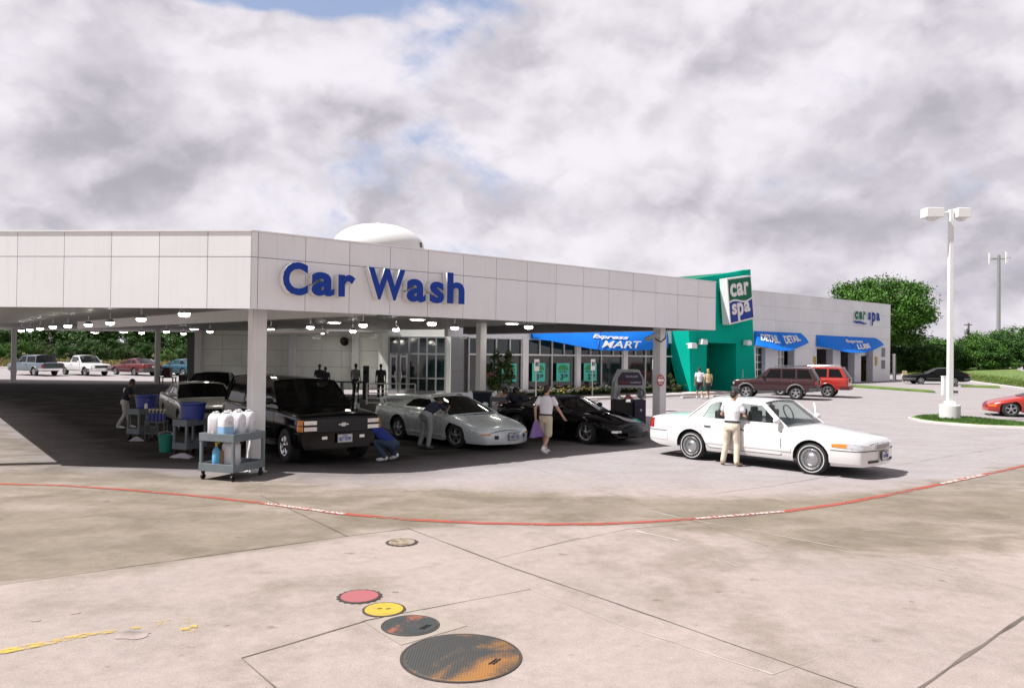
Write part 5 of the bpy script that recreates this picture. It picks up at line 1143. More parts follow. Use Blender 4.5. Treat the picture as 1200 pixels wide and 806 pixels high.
# ---- maroon and red sport utilities beside the tower
mar = paintm('maroon_paint', (.034, .007, .008), .25); redp_ = paintm('bright_red_paint', (.36, .022, .012), .25)
clad = pm('cladding_grey', (.16, .15, .145), .6)
su = dict(L=4.42, W=1.74, fo=.74, wb=2.6, R=.36, sill=.42, paint=mar, wheel='star', arch=.44, nose=(.4, .1), rump=(.35, .06), bowf=.05, bowr=.02, top=[(0, .9), (.06, .98), (.4, 1.03), (1.3, 1.08), (2.6, 1.1), (4.32, 1.1), (4.42, 1.05)], low=[(0, .42), (4.42, .46)],
    cab=dict(cowl=1.3, hf=(1.95, 1.66), hr=(4.07, 1.68), base=4.39, wb=.81, wr=.66, glass='dark', crown=.04, win=[[(1.72, 1.14), (2.03, 1.6), (2.55, 1.62), (2.55, 1.14)], [(2.63, 1.14), (2.63, 1.62), (3.3, 1.62), (3.3, 1.14)], [(3.4, 1.14), (3.4, 1.62), (3.94, 1.61), (4.16, 1.14)]]),
    doors=[(1.45, 2.58), (2.62, 3.35)], mirror=(1.65, 1.2), lip=(.045, clad), plate_r=(.95, '', .03), mirmat=MT['black'],
    strips=lambda c: [('headlight', [('s', .12, sg), ('s', .04, sg), ('f', sg * .72), ('f', sg * .5)], .76, .89, .008, MT['head']) for sg in (1, -1)] + [('bumper', c.wrap(.45), .42, .62, .06, MT['dgrey']), ('bumper', c.wrap(.4, 'r'), .46, .64, .07, MT['dgrey'])]
      + [('taillight', [('s', 4.32, sg), ('s', 4.39, sg), ('r', sg * .78), ('r', sg * .68)], .78, 1.02, .01, MT['tail']) for sg in (1, -1)] + [('tailgate_panel', [('r', .62 - 1.24 * i / 6) for i in range(7)], .66, 1.03, .012, MT['dgrey'])])
hs = atan2(V.y, V.x) + radians(24)
p, h = near_wheels((877, 465), (931, 469.5), su, 'L', hs)
mcar = Car('parked_suv', 'maroon sport utility wagon with grey arch trim parked by the teal tower', 'car', su, p, h)
def rails(car, q0, q1, m):
    for sg in (1, -1):
        mb = MB(); z = 1.74; y = .58; mb.path([Vector((car.X(q0), sg * y, z)), Vector((car.X(q0 + .1), sg * y, z + .06)), Vector((car.X(q1 - .1), sg * y, z + .06)), Vector((car.X(q1), sg * y, z))], .02, n=6); mb.build('roof_rail', m, car.root)
rails(mcar, 2.2, 3.95, MT['black'])
su2 = dict(su); su2.update(paint=redp_, lip=(.03, redp_), wheel='star', L=4.42)
su2['strips'] = lambda c: [('bumper', c.wrap(.45), .42, .62, .06, redp_), ('bumper', c.wrap(.4, 'r'), .44, .64, .07, pm('bumper_dark_red', (.12, .02, .018), .5))] + [('taillight', [('s', 4.34, sg), ('s', 4.39, sg), ('r', sg * .78), ('r', sg * .68)], .78, 1.02, .01, MT['tail']) for sg in (1, -1)]
p2, _ = near_wheels((925, 460), (967, 465.0), su2, 'L', hs)
p2 = gp(971, 465.5) + Vector((cos(hs), sin(hs), 0)) * (su2['wb'] / 2) + Vector((sin(hs), -cos(hs), 0)) * .75; p2.z = gz(p2.x, p2.y)
rcar = Car('parked_suv', 'bright red sport utility wagon partly behind the maroon one', 'car', su2, p2, hs - radians(4)); rails(rcar, 2.2, 3.9, MT['alu'])
# ---- black hatchback coupe far right
bk = dict(L=4.75, W=1.75, fo=.92, wb=2.6, R=.31, sill=.24, paint=blk, wheel='far', nose=(.6, .16), top=[(0, .6), (.06, .68), (.4, .74), (1.5, .88), (3, .92), (4.4, .95), (4.65, .92), (4.75, .8)],
    cab=dict(cowl=1.5, hf=(2.3, 1.29), hr=(3.2, 1.30), base=4.45, wr=.62, glass='dark', win=[[(1.95, .95), (2.35, 1.23), (2.9, 1.25), (2.9, .95)], [(3.0, .95), (3.0, 1.25), (3.3, 1.23), (3.75, .98)]]), doors=[(1.6, 2.95)], mirror=(1.85, .98), mold=(.46, .52, MT['dgrey']), plate_r=(.68, ''),
    strips=lambda c: [('taillight', [('s', 4.55, sg), ('s', 4.7, sg), ('r', sg * .8), ('r', sg * .4)], .70, .84, .01, MT['tail']) for sg in (1, -1)] + [('bumper', c.wrap(.5, 'r'), .36, .56, .03, MT['dgrey']), ('bumper', c.wrap(.5), .34, .54, .03, MT['dgrey'])])
p = gp(1100, 450.5); p.y -= 0; h = pi - .14; p = p + Vector((0, .75, 0)); p.z = gz(p.x, p.y)
Car('parked_car', 'black hatchback coupe parked before the green bushes beyond the lamp pole', 'car', bk, p, h)
# ---- red sports coupe cut by the right edge
rd = dict(fb); rd.update(paint=redp_, wframe=redp_, L=4.45, fo=.80, wb=2.55, nose=(.75, .26), bowf=.1); rd.pop('plate_f')
rd['top'] = [(0, .44), (.06, .52), (.25, .60), (.8, .74), (1.3, .84), (1.75, .88), (2.6, .92), (3.6, .95), (4.4, .95), (4.6, .86)]; rd['cab'] = dict(fb['cab'], base=4.2)
rd['strips'] = lambda c: [('turn_signal', [('s', .3, sg), ('s', .12, sg), ('s', .04, sg)], .42, .47, .008, MT['amber']) for sg in (1, -1)]
p = gp(1184, 488.3); hr_ = radians(156); p = p - Vector((cos(hr_), sin(hr_), 0)) * rd['wb'] / 2 + Vector((sin(hr_), -cos(hr_), 0)) * .8; p.z = gz(p.x, p.y)
Car('parked_car', 'red low sports car cut off by the right edge, beyond the grass island', 'car', rd, p, hr_)
# ---- four vehicles in the far lot on the left
ch = lambda col: paintm('far_paint', col, .3)
pk = dict(L=5.0, W=1.72, fo=.8, wb=2.95, R=.32, sill=.34, paint=ch((.085, .12, .145)), wheel='far', arch=.40, nose=(.4, .1), rump=(.3, .03), bowr=.01, top=[(0, .82), (.06, .88), (.4, .92), (1.4, .98), (2.9, 1.0), (4.9, 1.0), (5.0, .97)], low=[(0, .36), (5, .42)], bed=(3.15, 4.92, .55), handle=MT['black'],
    cab=dict(cowl=1.35, hf=(1.95, 1.52), hr=(2.75, 1.53), base=3.05, wb=.8, wr=.66, glass='mid', win=[[(1.65, 1.04), (2.02, 1.46), (2.75, 1.47), (2.88, 1.04)]]), doors=[(1.5, 2.9)], mirror=(1.62, 1.08), lip=(.02, MT['alu']),
    strips=lambda c: [('bumper', c.wrap(.35), .42, .58, .06, MT['chrome']), ('bumper', c.wrap(.3, 'r'), .42, .58, .08, MT['chrome']), ('grille', [('f', .5 - i / 6) for i in range(7)], .62, .80, .01, MT['black'])] + [('headlight', [('f', sg * .78), ('f', sg * .54)], .64, .79, .012, MT['head']) for sg in (1, -1)] + [('taillight', [('s', 4.9, sg), ('s', 4.97, sg), ('r', sg * .8), ('r', sg * .72)], .66, .92, .01, MT['tail']) for sg in (1, -1)])
pkA = dict(pk); st0 = pk['strips']; dgr = pm('tailgate_green', (.03, .05, .05), .5); pkA['strips'] = lambda c: st0(c) + [('tailgate', [('r', .7 - 1.4 * i / 6) for i in range(7)], .6, .98, .02, dgr)]
pkA['cab'] = dict(pk['cab'], hr=(3.9, 1.53), base=4.05, glass='dark', win=[[(1.65, 1.04), (2.02, 1.46), (2.6, 1.47), (2.6, 1.04)], [(2.75, 1.04), (2.75, 1.47), (3.8, 1.47), (3.9, 1.04)]]); pkA['bed'] = (4.2, 4.92, .55); pkA['wb'] = 3.05
ga = 'vehicles parked along the far kerb'
def far(name, lab, cat, sp, px, py, h):
    p = gp(px, py); p = p + Vector((0, .9, 0)); p.z = gz(p.x, p.y); return Car(name, lab, cat, sp, p, h)
far('parked_pickup', 'grey-blue pickup truck with a dark cap and tailgate at the far kerb', 'truck', pkA, 31, 440, pi - radians(30))
pkB = dict(pk, paint=white, cab=dict(pk['cab'], glass='mid')); far('parked_pickup', 'white pickup truck with an open bed at the far kerb', 'truck', pkB, 92, 440, radians(-32))
rdh = dict(bk, paint=ch((.10, .008, .010)), cab=dict(bk['cab'], hr=(3.35, 1.32), base=4.35, glass='mid')); rdh['plate_r'] = (.72, '')
far('parked_car', 'dark red saloon between the white pickup and the canopy post', 'car', rdh, 151, 439.8, pi - radians(32))
blh = dict(bk, paint=ch((.015, .075, .12)), cab=dict(bk['cab'], glass='clear')); far('parked_car', 'teal blue hatchback seen past the canopy post by the wash wall', 'car', blh, 206, 440.5, pi - radians(28))
# ------------------------------------------------------------------ people
def eloft(mb, pts, radii, rights, n=14):
    pts = [Vector(p) for p in pts]; secs = []
    for k, p in enumerate(pts):
        d = (pts[min(k + 1, len(pts) - 1)] - pts[max(k - 1, 0)]).normalized(); r = Vector(rights[k]); r = (r - d * r.dot(d)).normalized(); f = d.cross(r)
        secs.append([p + r * cos(2 * pi * i / n) * radii[k][0] + f * sin(2 * pi * i / n) * radii[k][1] for i in range(n)])
    mb.loft(secs)
def limb(mb, pts, rs, n=10):
    pts = [Vector(p) for p in pts]; mb.path(pts, rs, n=n)
    for p, r in zip(pts, rs): mb.ell(p, (r * .99,) * 3, 10, 8)
STAND = dict(P=(0, 0, .94), CH=(0, .0, 1.24), NK=(0, -.01, 1.47), HD=(0, .025, 1.625), SL=(-.185, -.01, 1.405), SR=(.185, -.01, 1.405), EL=(-.235, -.03, 1.13), ER=(.235, -.03, 1.13), WL=(-.24, .06, .885), WR=(.24, .06, .885),
    HL=(-.088, 0, .915), HR=(.088, 0, .915), KL=(-.1, .03, .50), KR=(.1, .03, .50), AL=(-.11, -.02, .09), AR=(.11, -.02, .09), TL=(-.135, .16, .035), TR=(.135, .16, .035), look=(0, 1, 0))
def vox(o, v, it=3):
    m = o.modifiers.new('r', 'REMESH'); m.mode = 'VOXEL'; m.voxel_size = v; m.use_smooth_shade = True
    s_ = o.modifiers.new('s', 'SMOOTH'); s_.factor = .5; s_.iterations = it
def person(label, loc, facing, J, top, bottom, skin='skin', hair=None, shorts=False, sleeve=.55, shoe=None, v=.012, scale=1.0, group=None, longhair=False, tuck=True, cap=None, belt=None):
    j = {k: Vector(q) for k, q in {**STAND, **J}.items()}; sk = MT[skin]
    root = thing('person', label, 'person', loc, facing - pi / 2, group); root.scale = (scale,) * 3
    R_s = (j['SR'] - j['SL']).normalized(); R_h = (j['HR'] - j['HL']).normalized(); up_ = (j['NK'] - j['P']).normalized()
    P_, CH, NK, HD = j['P'], j['CH'], j['NK'], j['HD']
    nb = CH.lerp(NK, .72); waist = P_.lerp(CH, .45)
    tp_ = [P_ - up_ * .10, P_ - up_ * .02, waist, CH, nb, NK - (NK - CH).normalized() * .01]
    rt_ = [R_h, R_h, (R_h + R_s).normalized(), R_s, R_s, R_s]
    b = MB(); eloft(b, tp_, [(.12, .09), (.155, .105), (.135, .095), (.165, .115), (.15, .085), (.055, .05)], rt_)
    limb(b, [NK - up_ * .03, NK.lerp(HD, .6)], [.055, .05]); hu = (HD - NK).normalized(); lf = Vector(j['look']).normalized(); lf = (lf - hu * lf.dot(hu)).normalized(); lr = lf.cross(hu); ha = (lr, lf, hu)
    b.ell(HD, (.074, .092, .108), 16, 12, ax=ha); b.ell(HD - hu * .06 + lf * .025, (.055, .062, .06), 12, 8, ax=ha); b.ell(HD + lf * .095 - hu * .012, (.016, .022, .026), 8, 6, ax=ha)
    for s_ in (-1, 1): b.ell(HD + lr * s_ * .076 - hu * .005 - lf * .008, (.012, .02, .032), 8, 6, ax=ha)
    for s_ in ('L', 'R'):
        limb(b, [j['S' + s_].lerp(CH, .12), j['E' + s_], j['W' + s_]], [.042, .041, .028])
        d = (j['W' + s_] - j['E' + s_]).normalized(); w = j['W' + s_]; side_ = Vector((1 if s_ == 'R' else -1, 0, 0)); pn = d.cross(side_); pn = pn.normalized() if pn.length > .2 else Vector((0, 0, 1)); wd = pn.cross(d).normalized()
        b.ell(w + d * .055, (.04, .018, .055), 10, 8, ax=(wd, pn, d)); fr_ = max(.009, v * .85)
        for q, (off, ln) in enumerate(((-.030, .065), (-.010, .078), (.010, .072), (.029, .056))):
            k0 = w + d * .095 + wd * off; k1 = k0 + (d * .8 - pn * .35).normalized() * ln * .55; k2 = k1 + (d * .45 - pn * .75).normalized() * ln * .45; limb(b, [k0, k1, k2], [fr_, fr_ * .92, fr_ * .8], n=7)
        th0 = w + d * .03 - wd * .034 * (1 if s_ == 'R' else 1); t1 = th0 + (d * .55 - wd * .6 - pn * .3).normalized() * .04; limb(b, [th0, t1, t1 + (d * .85 - pn * .35).normalized() * .032], [fr_ * 1.15, fr_ * 1.05, fr_ * .9], n=7)
        limb(b, [j['H' + s_], j['K' + s_], j['K' + s_].lerp(j['A' + s_], .35), j['A' + s_]], [.078, .054, .056, .036] if shorts else [.06, .042, .042, .034])
        limb(b, [j['A' + s_] - Vector((0, 0, .03)), j['T' + s_]], [.038, .028])
    bo = b.build('body', sk, root); vox(bo, v)
    for s_ in (-1, 1):
        e = MB(); e.ell(HD + lf * .082 + lr * s_ * .03 + hu * .012, (.011, .007, .006), 8, 6, ax=ha); e.build('eye', MT['black'], root)
    e = MB(); e.ell(HD + lf * .083 - hu * .05, (.022, .006, .005), 8, 6, ax=ha); e.build('mouth', MT['red'] if False else MT['wood'], root)
    s = MB(); k = .022; lo = P_ + up_ * (.02 if tuck else -.10)
    eloft(s, [lo, P_.lerp(CH, .25), waist, CH, nb, NK - (NK - CH).normalized() * .005], [(.165, .122), (.168, .122), (.165, .122), (.188, .135), (.165, .10), (.07, .064)], [R_h, R_h, rt_[2], R_s, R_s, R_s])
    for s_ in ('L', 'R'):
        a, e_ = j['S' + s_], j['E' + s_]; w_ = j['W' + s_]
        if sleeve <= 1: limb(s, [a.lerp(CH, .25), a - up_ * .012, a.lerp(e_, sleeve * .5), a.lerp(e_, sleeve)], [.055, .06, .059, .064])
        else: limb(s, [a, e_, e_.lerp(w_, .9)], [.068, .055, .042])
    so_ = s.build('shirt', top, root); vox(so_, max(.012, v * 1.15), 4)
    t = MB(); eloft(t, [P_ - up_ * .14, P_ - up_ * .06, P_ + up_ * .07], [(.14, .115), (.172, .125), (.158, .115)], [R_h, R_h, R_h])
    for s_ in ('L', 'R'):
        h_, k_, a_ = j['H' + s_], j['K' + s_], j['A' + s_]
        if shorts: limb(t, [h_, h_.lerp(k_, .5), h_.lerp(k_, .93)], [.10, .094, .092], n=12)
        else: limb(t, [h_, h_.lerp(k_, .5), k_, k_.lerp(a_, .5), k_.lerp(a_, .95)], [.098, .088, .074, .068, .062], n=12)
    to = t.build('shorts' if shorts else 'trousers', bottom, root); vox(to, max(.012, v * 1.15), 4)
    if belt:
        q = MB(); eloft(q, [P_ + up_ * .035, P_ + up_ * .075], [(.172, .128), (.171, .127)], [R_h, R_h], 20); q.build('belt', belt, root)
    for s_ in ('L', 'R'):
        q = MB(); A, T = j['A' + s_], j['T' + s_]; f = (T - A); f.z *= .5; f = f.normalized() if f.length > .02 else Vector((0, 1, 0)); rr_ = f.cross(Vector((0, 0, 1)));  rr_ = rr_.normalized() if rr_.length > .1 else Vector((1, 0, 0)); uu = rr_.cross(f)
        q.ell(A.lerp(T, .55) - uu * .015, (.046, .135, .042), 14, 8, ax=(rr_, f, uu)); q.ell(A - uu * .01, (.044, .055, .06), 12, 8, ax=(rr_, f, uu)); q.build('shoe', shoe or MT['white'], root)
        if shorts:
            q = MB(); q.tube(A - (A - j['K' + s_]).normalized() * -.0, A.lerp(j['K' + s_], .14), .045, .047, n=12); q.build('sock', MT['white'], root)
    h_ = MB(); hm = hair or MT['black']
    h_.ell(HD + hu * .024 - lf * .016, (.081, .094, .098), 18, 12, ax=ha)
    if longhair: h_.ell(HD - lf * .045 - hu * .06, (.078, .06, .12), 14, 10, ax=ha)
    else: h_.ell(HD - lf * .05 - hu * .02, (.07, .052, .075), 14, 10, ax=ha)
    h_.build('hair', hm, root)
    if cap:
        c_ = MB(); c_.ell(HD + hu * .04, (.09, .105, .085), 18, 10, ax=ha); c_.ell(HD + hu * .045 + lf * .12, (.065, .075, .012), 12, 6, ax=ha); c_.build('cap', cap, root)
    return root
cl = lambda n, c, r=.85: pm(n, c, r, var=.12, scale=6, bump=.8, bscale=9)
polo = cl('white_polo', (.72, .71, .74)); khaki = cl('khaki_cotton', (.50, .44, .33)); cream = cl('cream_chinos', (.62, .56, .45)); navy = cl('navy_cloth', (.012, .016, .04)); dkc = cl('dark_cloth', (.035, .035, .042)); royal = cl('royal_blue_cloth', (.012, .03, .20)); denim = cl('denim', (.035, .055, .10)); greyc = cl('grey_trousers', (.26, .27, .27)); tan = cl('tan_cloth', (.50, .40, .24)); paleg = cl('pale_trousers', (.46, .46, .43)); lilac = cl('lilac_cloth', (.20, .15, .26)); greysh = cl('grey_shirt', (.26, .25, .25))
hb = pm('brown_hair', (.022, .013, .009), .6); hk = pm('black_hair', (.008, .007, .007), .5); hy = pm('blonde_hair', (.38, .25, .09), .6)
ang = lambda d: atan2(d[1], d[0])
# walking man
pw_ = gp(639, 532)
walk = dict(P=(0, 0, .93), HL=(-.088, .0, .91), HR=(.088, .0, .91), KL=(-.1, .12, .51), KR=(.1, -.02, .48), AL=(-.11, .20, .09), AR=(.11, -.30, .17), TL=(-.12, .39, .04), TR=(.12, -.15, .05), CH=(0, .03, 1.23), NK=(0, .03, 1.46), HD=(0, .06, 1.615),
    SL=(-.185, .0, 1.40), SR=(.185, .05, 1.40), EL=(-.25, -.10, 1.14), WL=(-.25, -.07, .88), ER=(.30, .08, 1.15), WR=(.37, .24, .93))
wm = person('man in white polo and khaki shorts walking past the sports cars with a purple towel', pw_, ang((.55, .85)), walk, polo, khaki, hair=hb, shorts=True, v=.009, scale=.985, belt=MT['black'])
fa = ang((.55, .85)) - pi / 2
def loc2w(root_p, f, q, sc=1.0): return Vector(root_p) + Matrix.Rotation(f, 3, 'Z') @ (Vector(q) * sc)
hand = loc2w(pw_, fa, (-.25, -.05, .79), .985)
def cloth(name, label, p, w, h, mat, seed, cat='towel'):
    rnd = random.Random(seed); mb = MB(); secs = []; n = 18; ph = [rnd.uniform(0, 6) for _ in range(3)]
    for k in range(8):
        t = k / 7; r = w * (.18 + .82 * t ** .8) * .5; sec = []
        for i in range(n):
            a = 2 * pi * i / n; q = r * (1 + .32 * sin(3 * a + ph[0] + t) + .2 * sin(5 * a + ph[1] + 2 * t)); sec.append(Vector((cos(a) * q, sin(a) * q * .6, -h * t + (.05 * h * sin(2 * a + ph[2]) if k == 7 else 0))))
        secs.append(sec)
    mb.loft(secs); o = mb.build(name, mat, None, p, ang=70); tag(o, label, cat); return o
cloth('towel', 'purple drying towel hanging from the walking man\'s left hand', hand + Vector((0, 0, .06)), .34, .42, cl('purple_towel', (.26, .17, .42)), 3)
# man writing beside the white saloon
lean = dict(P=(0, 0, .93), CH=(0, .04, 1.22), NK=(0, .07, 1.45), HD=(.01, .13, 1.59), look=(.25, 1, -.4), SL=(-.185, .05, 1.39), SR=(.185, .05, 1.39), EL=(-.27, .10, 1.14), WL=(-.12, .32, 1.10), ER=(.27, .08, 1.13), WR=(.24, .32, 1.06), HL=(-.088, 0, .91), HR=(.088, 0, .91), KL=(-.13, .03, .50), KR=(.12, .02, .5), AL=(-.19, -.02, .09), AR=(.14, -.06, .09), TL=(-.27, .13, .035), TR=(.19, .12, .035))
fw = ang((.60, .80))
pm_ = gp(857, 545.5)
person('man in white polo and cream trousers standing at the white saloon, back turned', pm_, fw, lean, polo, cream, hair=hb, shoe=cl('tan_shoe', (.42, .34, .24)), v=.009, scale=1.0, belt=MT['black'])
pad = thing('clipboard', 'small clipboard held by the man beside the white saloon', 'clipboard', loc2w(pm_, fw - pi / 2, (.06, .42, 1.10)), fw - pi / 2); mb = MB(); mb.box((0, 0, 0), (.22, .30, .008)); mb.build('board', MT['wood'], pad); mb = MB(); mb.box((0, -.01, .006), (.2, .26, .004)); mb.build('paper', MT['white'], pad)
# crouching worker by the truck
crouch = dict(P=(0, -.12, .40), CH=(0, .17, .60), NK=(0, .34, .74), HD=(0, .47, .76), look=(0, .75, -.65), SL=(-.18, .27, .70), SR=(.18, .27, .70), EL=(-.24, .42, .5), WL=(-.16, .60, .46), ER=(.24, .42, .48), WR=(.14, .62, .38), HL=(-.09, -.1, .40), HR=(.09, -.1, .40), KL=(-.15, .27, .46), KR=(.15, .22, .40), AL=(-.13, -.02, .1), AR=(.12, -.16, .14), TL=(-.14, .17, .04), TR=(.12, .0, .04))
person('crouching worker in a royal blue shirt and jeans wiping the truck bumper', gp(454, 540), ang((-1, .35)), crouch, royal, denim, hair=hk, skin='skin_d', sleeve=1.0, v=.011)
bend = dict(P=(0, -.02, .90), CH=(0, .26, 1.06), NK=(0, .46, 1.17), HD=(0, .60, 1.22), look=(0, 1, -.3), SL=(-.18, .39, 1.13), SR=(.18, .39, 1.13), EL=(-.24, .55, .95), WL=(-.15, .75, 1.0), ER=(.24, .55, .95), WR=(.16, .74, 1.02), HL=(-.09, 0, .89), HR=(.09, 0, .89), KL=(-.13, .06, .48), KR=(.12, .03, .48), AL=(-.2, -.02, .09), AR=(.15, -.1, .09), TL=(-.22, .17, .035), TR=(.17, .09, .035))
person('worker in grey trousers bending into the window of the silver-green coupe', gp(499, 525.5), ang((.55, .85)), bend, navy, greyc, hair=hk, skin='skin_d', v=.011, scale=.97, shoe=MT['dgrey'])
slight = dict(CH=(0, .08, 1.22), NK=(0, .15, 1.43), HD=(0, .22, 1.57), SL=(-.18, .12, 1.37), SR=(.18, .12, 1.37), EL=(-.22, .2, 1.1), WL=(-.12, .45, 1.12), ER=(.22, .2, 1.1), WR=(.12, .46, 1.14), KL=(-.1, .08, .5), AL=(-.12, .12, .09), TL=(-.13, .3, .035), AR=(.12, -.18, .09), TR=(.13, .0, .035), look=(0, 1, -.4))
pl_ = gp(146, 501.5)
lw_ = person('worker in a dark printed shirt and pale trousers beside the leftmost cart', pl_, ang((1, .25)), slight, navy, paleg, hair=hk, skin='skin_d', v=.012, scale=.90)
mb = MB(); mb.ell((0, -.012, 1.27), (.12, .045, .12), 16, 10); mb.build('shirt_print', MT['white'], lw_)
# couple walking into the shop
step = dict(KL=(-.09, .12, .5), AL=(-.1, .18, .09), TL=(-.1, .36, .04), AR=(.1, -.2, .11), TR=(.1, -.04, .04), KR=(.1, -.02, .49))
person('man in a white shirt and black shorts walking to the teal doorway', gp(819.5, 467), ang((.05, 1)), step, cl('white_shirt', (.66, .67, .7)), dkc, hair=hb, shorts=True, v=.014, scale=.97, tuck=False)
person('woman with fair hair in a tan shirt walking beside the man at the teal doorway', gp(829.5, 467.3), ang((-.15, 1)), dict(KR=(.09, .12, .5), AR=(.1, .18, .09), TR=(.1, .36, .04), AL=(-.1, -.2, .11), TL=(-.1, -.04, .04)), tan, dkc, hair=hy, longhair=True, shorts=True, v=.014, scale=.93, tuck=False, shoe=cl('tan_shoe', (.42, .34, .24)))
# people waiting by the wash wall
for px, hy_, lab, top_, bot_, f_, sc_ in ((374.5, 428.5, 'waiting person with dark hair and dark clothes, left of the group by the wash wall', dkc, dkc, -1.2, .97), (381.5, 431, 'shorter waiting person in dark clothes close to the other by the wash wall', dkc, navy, -1.7, .9), (417, 426, 'waiting person in a grey shirt with hands at the counter by the pilaster', greysh, dkc, 1.3, 1.0), (446.5, 425, 'waiting person in a black shirt standing behind the white guard rail', dkc, dkc, -1.5, 1.0)):
    q = at(px, hy_, 37.5); q.z = gz(q.x, q.y); person(lab, q, f_, {}, top_, bot_, hair=hk, skin='skin_d', v=.018, scale=sc_)
bend2 = dict(P=(0, -.05, .88), CH=(0, .18, 1.08), NK=(0, .34, 1.25), HD=(0, .46, 1.32), look=(0, 1, -.6), SL=(-.18, .28, 1.2), SR=(.18, .28, 1.2), EL=(-.24, .42, 1.0), WL=(-.15, .62, .95), ER=(.24, .42, 1.0), WR=(.16, .62, .95))
q = gp(608, 507); person('stooping worker in a navy top and lilac trousers between the coupe and the convertible', q, ang((-1, .1)), bend2, navy, lilac, hair=hk, skin='skin_d', v=.013, scale=.98)
q = gp(620, 507); person('stooping worker in a navy cap just left of the walking man', q, ang((-.9, .4)), bend2, dkc, dkc, hair=hk, skin='skin_d', v=.013, scale=.98, cap=navy)
# ------------------------------------------------------------------ carts, tubs, jugs
cg = pm('cart_plastic', (.14, .165, .18), .55, var=.12, scale=5, bump=.1)
def cart(label, p0, ax, ay, w, d, h):
    """p0 the nearest lower corner, ax/ay unit directions of the two sides"""
    rz = atan2(ax.y, ax.x); c = p0 + ax * w / 2 + ay * d / 2
    t = thing('utility_cart', label, 'cart', c, rz, 'grey two-shelf carts under the canopy')
    for z in (h - .03, .24):
        mb = MB(); mb.box((0, 0, z), (w - .02, d - .02, .03)); 
        for s_ in (-1, 1): mb.box((s_ * (w / 2 - .015), 0, z + .0), (.03, d, .15)); mb.box((0, s_ * (d / 2 - .015), z + .001), (w - .06, .03, .148))
        mb.build('shelf', cg, t, flat=True, bev=.006)
    for sx in (-1, 1):
        for sy_ in (-1, 1):
            mb = MB(); mb.box((sx * (w / 2 - .035), sy_ * (d / 2 - .035), (.31 + h - .1) / 2), (.055, .055, h - .1 - .31)); mb.build('leg', cg, t, flat=True, bev=.008)
            mb = MB(); mb.lathe([(.02, -.018), (.055, -.018), (.06, 0), (.055, .018), (.02, .018)], (sx * (w / 2 - .06), sy_ * (d / 2 - .06), .06), (0, 1, 0), 16); mb.box((sx * (w / 2 - .06), sy_ * (d / 2 - .06), .14), (.05, .05, .05)); mb.build('caster', MT['black'], t)
    return t, c, rz
A0, A1, A2 = gp(273, 565), gp(310.5, 556.5), gp(249, 558)
ax = (A1 - A0); ax.z = 0; w1 = ax.length; ax.normalize(); ay = Vector((-ax.y, ax.x, 0)); d1 = max(.42, (A2 - A0).dot(ay))
t1, c1, r1 = cart('grey two-shelf cart loaded with white jugs in front of the corner column', A0, ax, ay, w1, d1, .84)
def rbox(w, d, z, r, n=4):
    pts = []
    for cx, cy, a0 in ((w / 2 - r, d / 2 - r, 0), (-w / 2 + r, d / 2 - r, 90), (-w / 2 + r, -d / 2 + r, 180), (w / 2 - r, -d / 2 + r, 270)):
        for i in range(n + 1): a = radians(a0 + 90 * i / n); pts.append(Vector((cx + r * cos(a), cy + r * sin(a), z)))
    return pts
jugm = pm('jug_plastic', (.72, .71, .74), .35, var=.05, scale=8); jugb = pm('jug_blue_fill', (.25, .45, .68), .35); capm = pm('jug_cap', (.7, .69, .68), .5)
def jug(label, p, w, d, h, rz=0.0, fill=False, group='white jugs on the front cart'):
    t = thing('jug', label, 'jug', p, rz, group); mb = MB(); f = .42 if fill else 0
    prof = [(0, .92), (.03, 1), (.7, 1), (.8, .94), (.9, .7), (.95, .42)]
    secs = [rbox(w * s_, d * s_, h * z, min(w, d) * .28 * s_) for z, s_ in prof]
    if fill:
        m2 = MB(); m2.loft([rbox(w * s_ * 1.006, d * s_ * 1.006, h * z, min(w, d) * .28 * s_) for z, s_ in ((.02, .99), (.05, 1), (.42, 1))]); m2.build('liquid', jugb, t, ang=60)
    mb.loft(secs); mb.build('bottle', jugm, t, ang=60)
    lb = MB(); lb.box((0, -d * .5 - .001, h * (.56 if fill else .42)), (w * .42, .004, h * .2)); lb.build('label_patch', pm('jug_label', (.55, .57, .6), .5, var=.2, scale=20), t, flat=True) if group.startswith('white jugs') else None
    m3 = MB(); m3.tube((-w * .12, 0, h * .93), (-w * .12, 0, h), .045, n=14); m3.build('cap', capm, t)
    m4 = MB(); m4.path([(w * .02, 0, h * .93), (w * .1, 0, h * .99), (w * .3, 0, h * .98), (w * .38, 0, h * .84)], .018, n=8); m4.build('grip', jugm, t)
    return t
def onc(c, rz, x, y, z): return c + Matrix.Rotation(rz, 3, 'Z') @ Vector((x, y, z))
zt1 = .84 - .012
for i, (x, y, lab, fl_) in enumerate(((-.25, -.10, 'white jug with blue liquid in its lower half, at the left of the cart top', True), (.0, -.12, 'white jug standing next to the half-blue one on the cart', False), (.25, -.10, 'white jug third from the left on the cart top', False), (.26, .16, 'white jug at the right rear corner of the cart top', False), (-.24, .15, 'white jug at the back of the cart top, behind the half-blue one', False), (.02, .16, 'white jug at the back of the cart top, nearest the column', False))):
    jug(lab, onc(c1, r1, x * w1 / .72, y, zt1 - .002), .235, .25, .46, r1 + random.uniform(-.2, .2), fl_)
jug('big white jug alone on the lower shelf of the jug cart', onc(c1, r1, -.06, -.02, .255), .27, .3, .5, r1, group='white jug on the lower shelf')
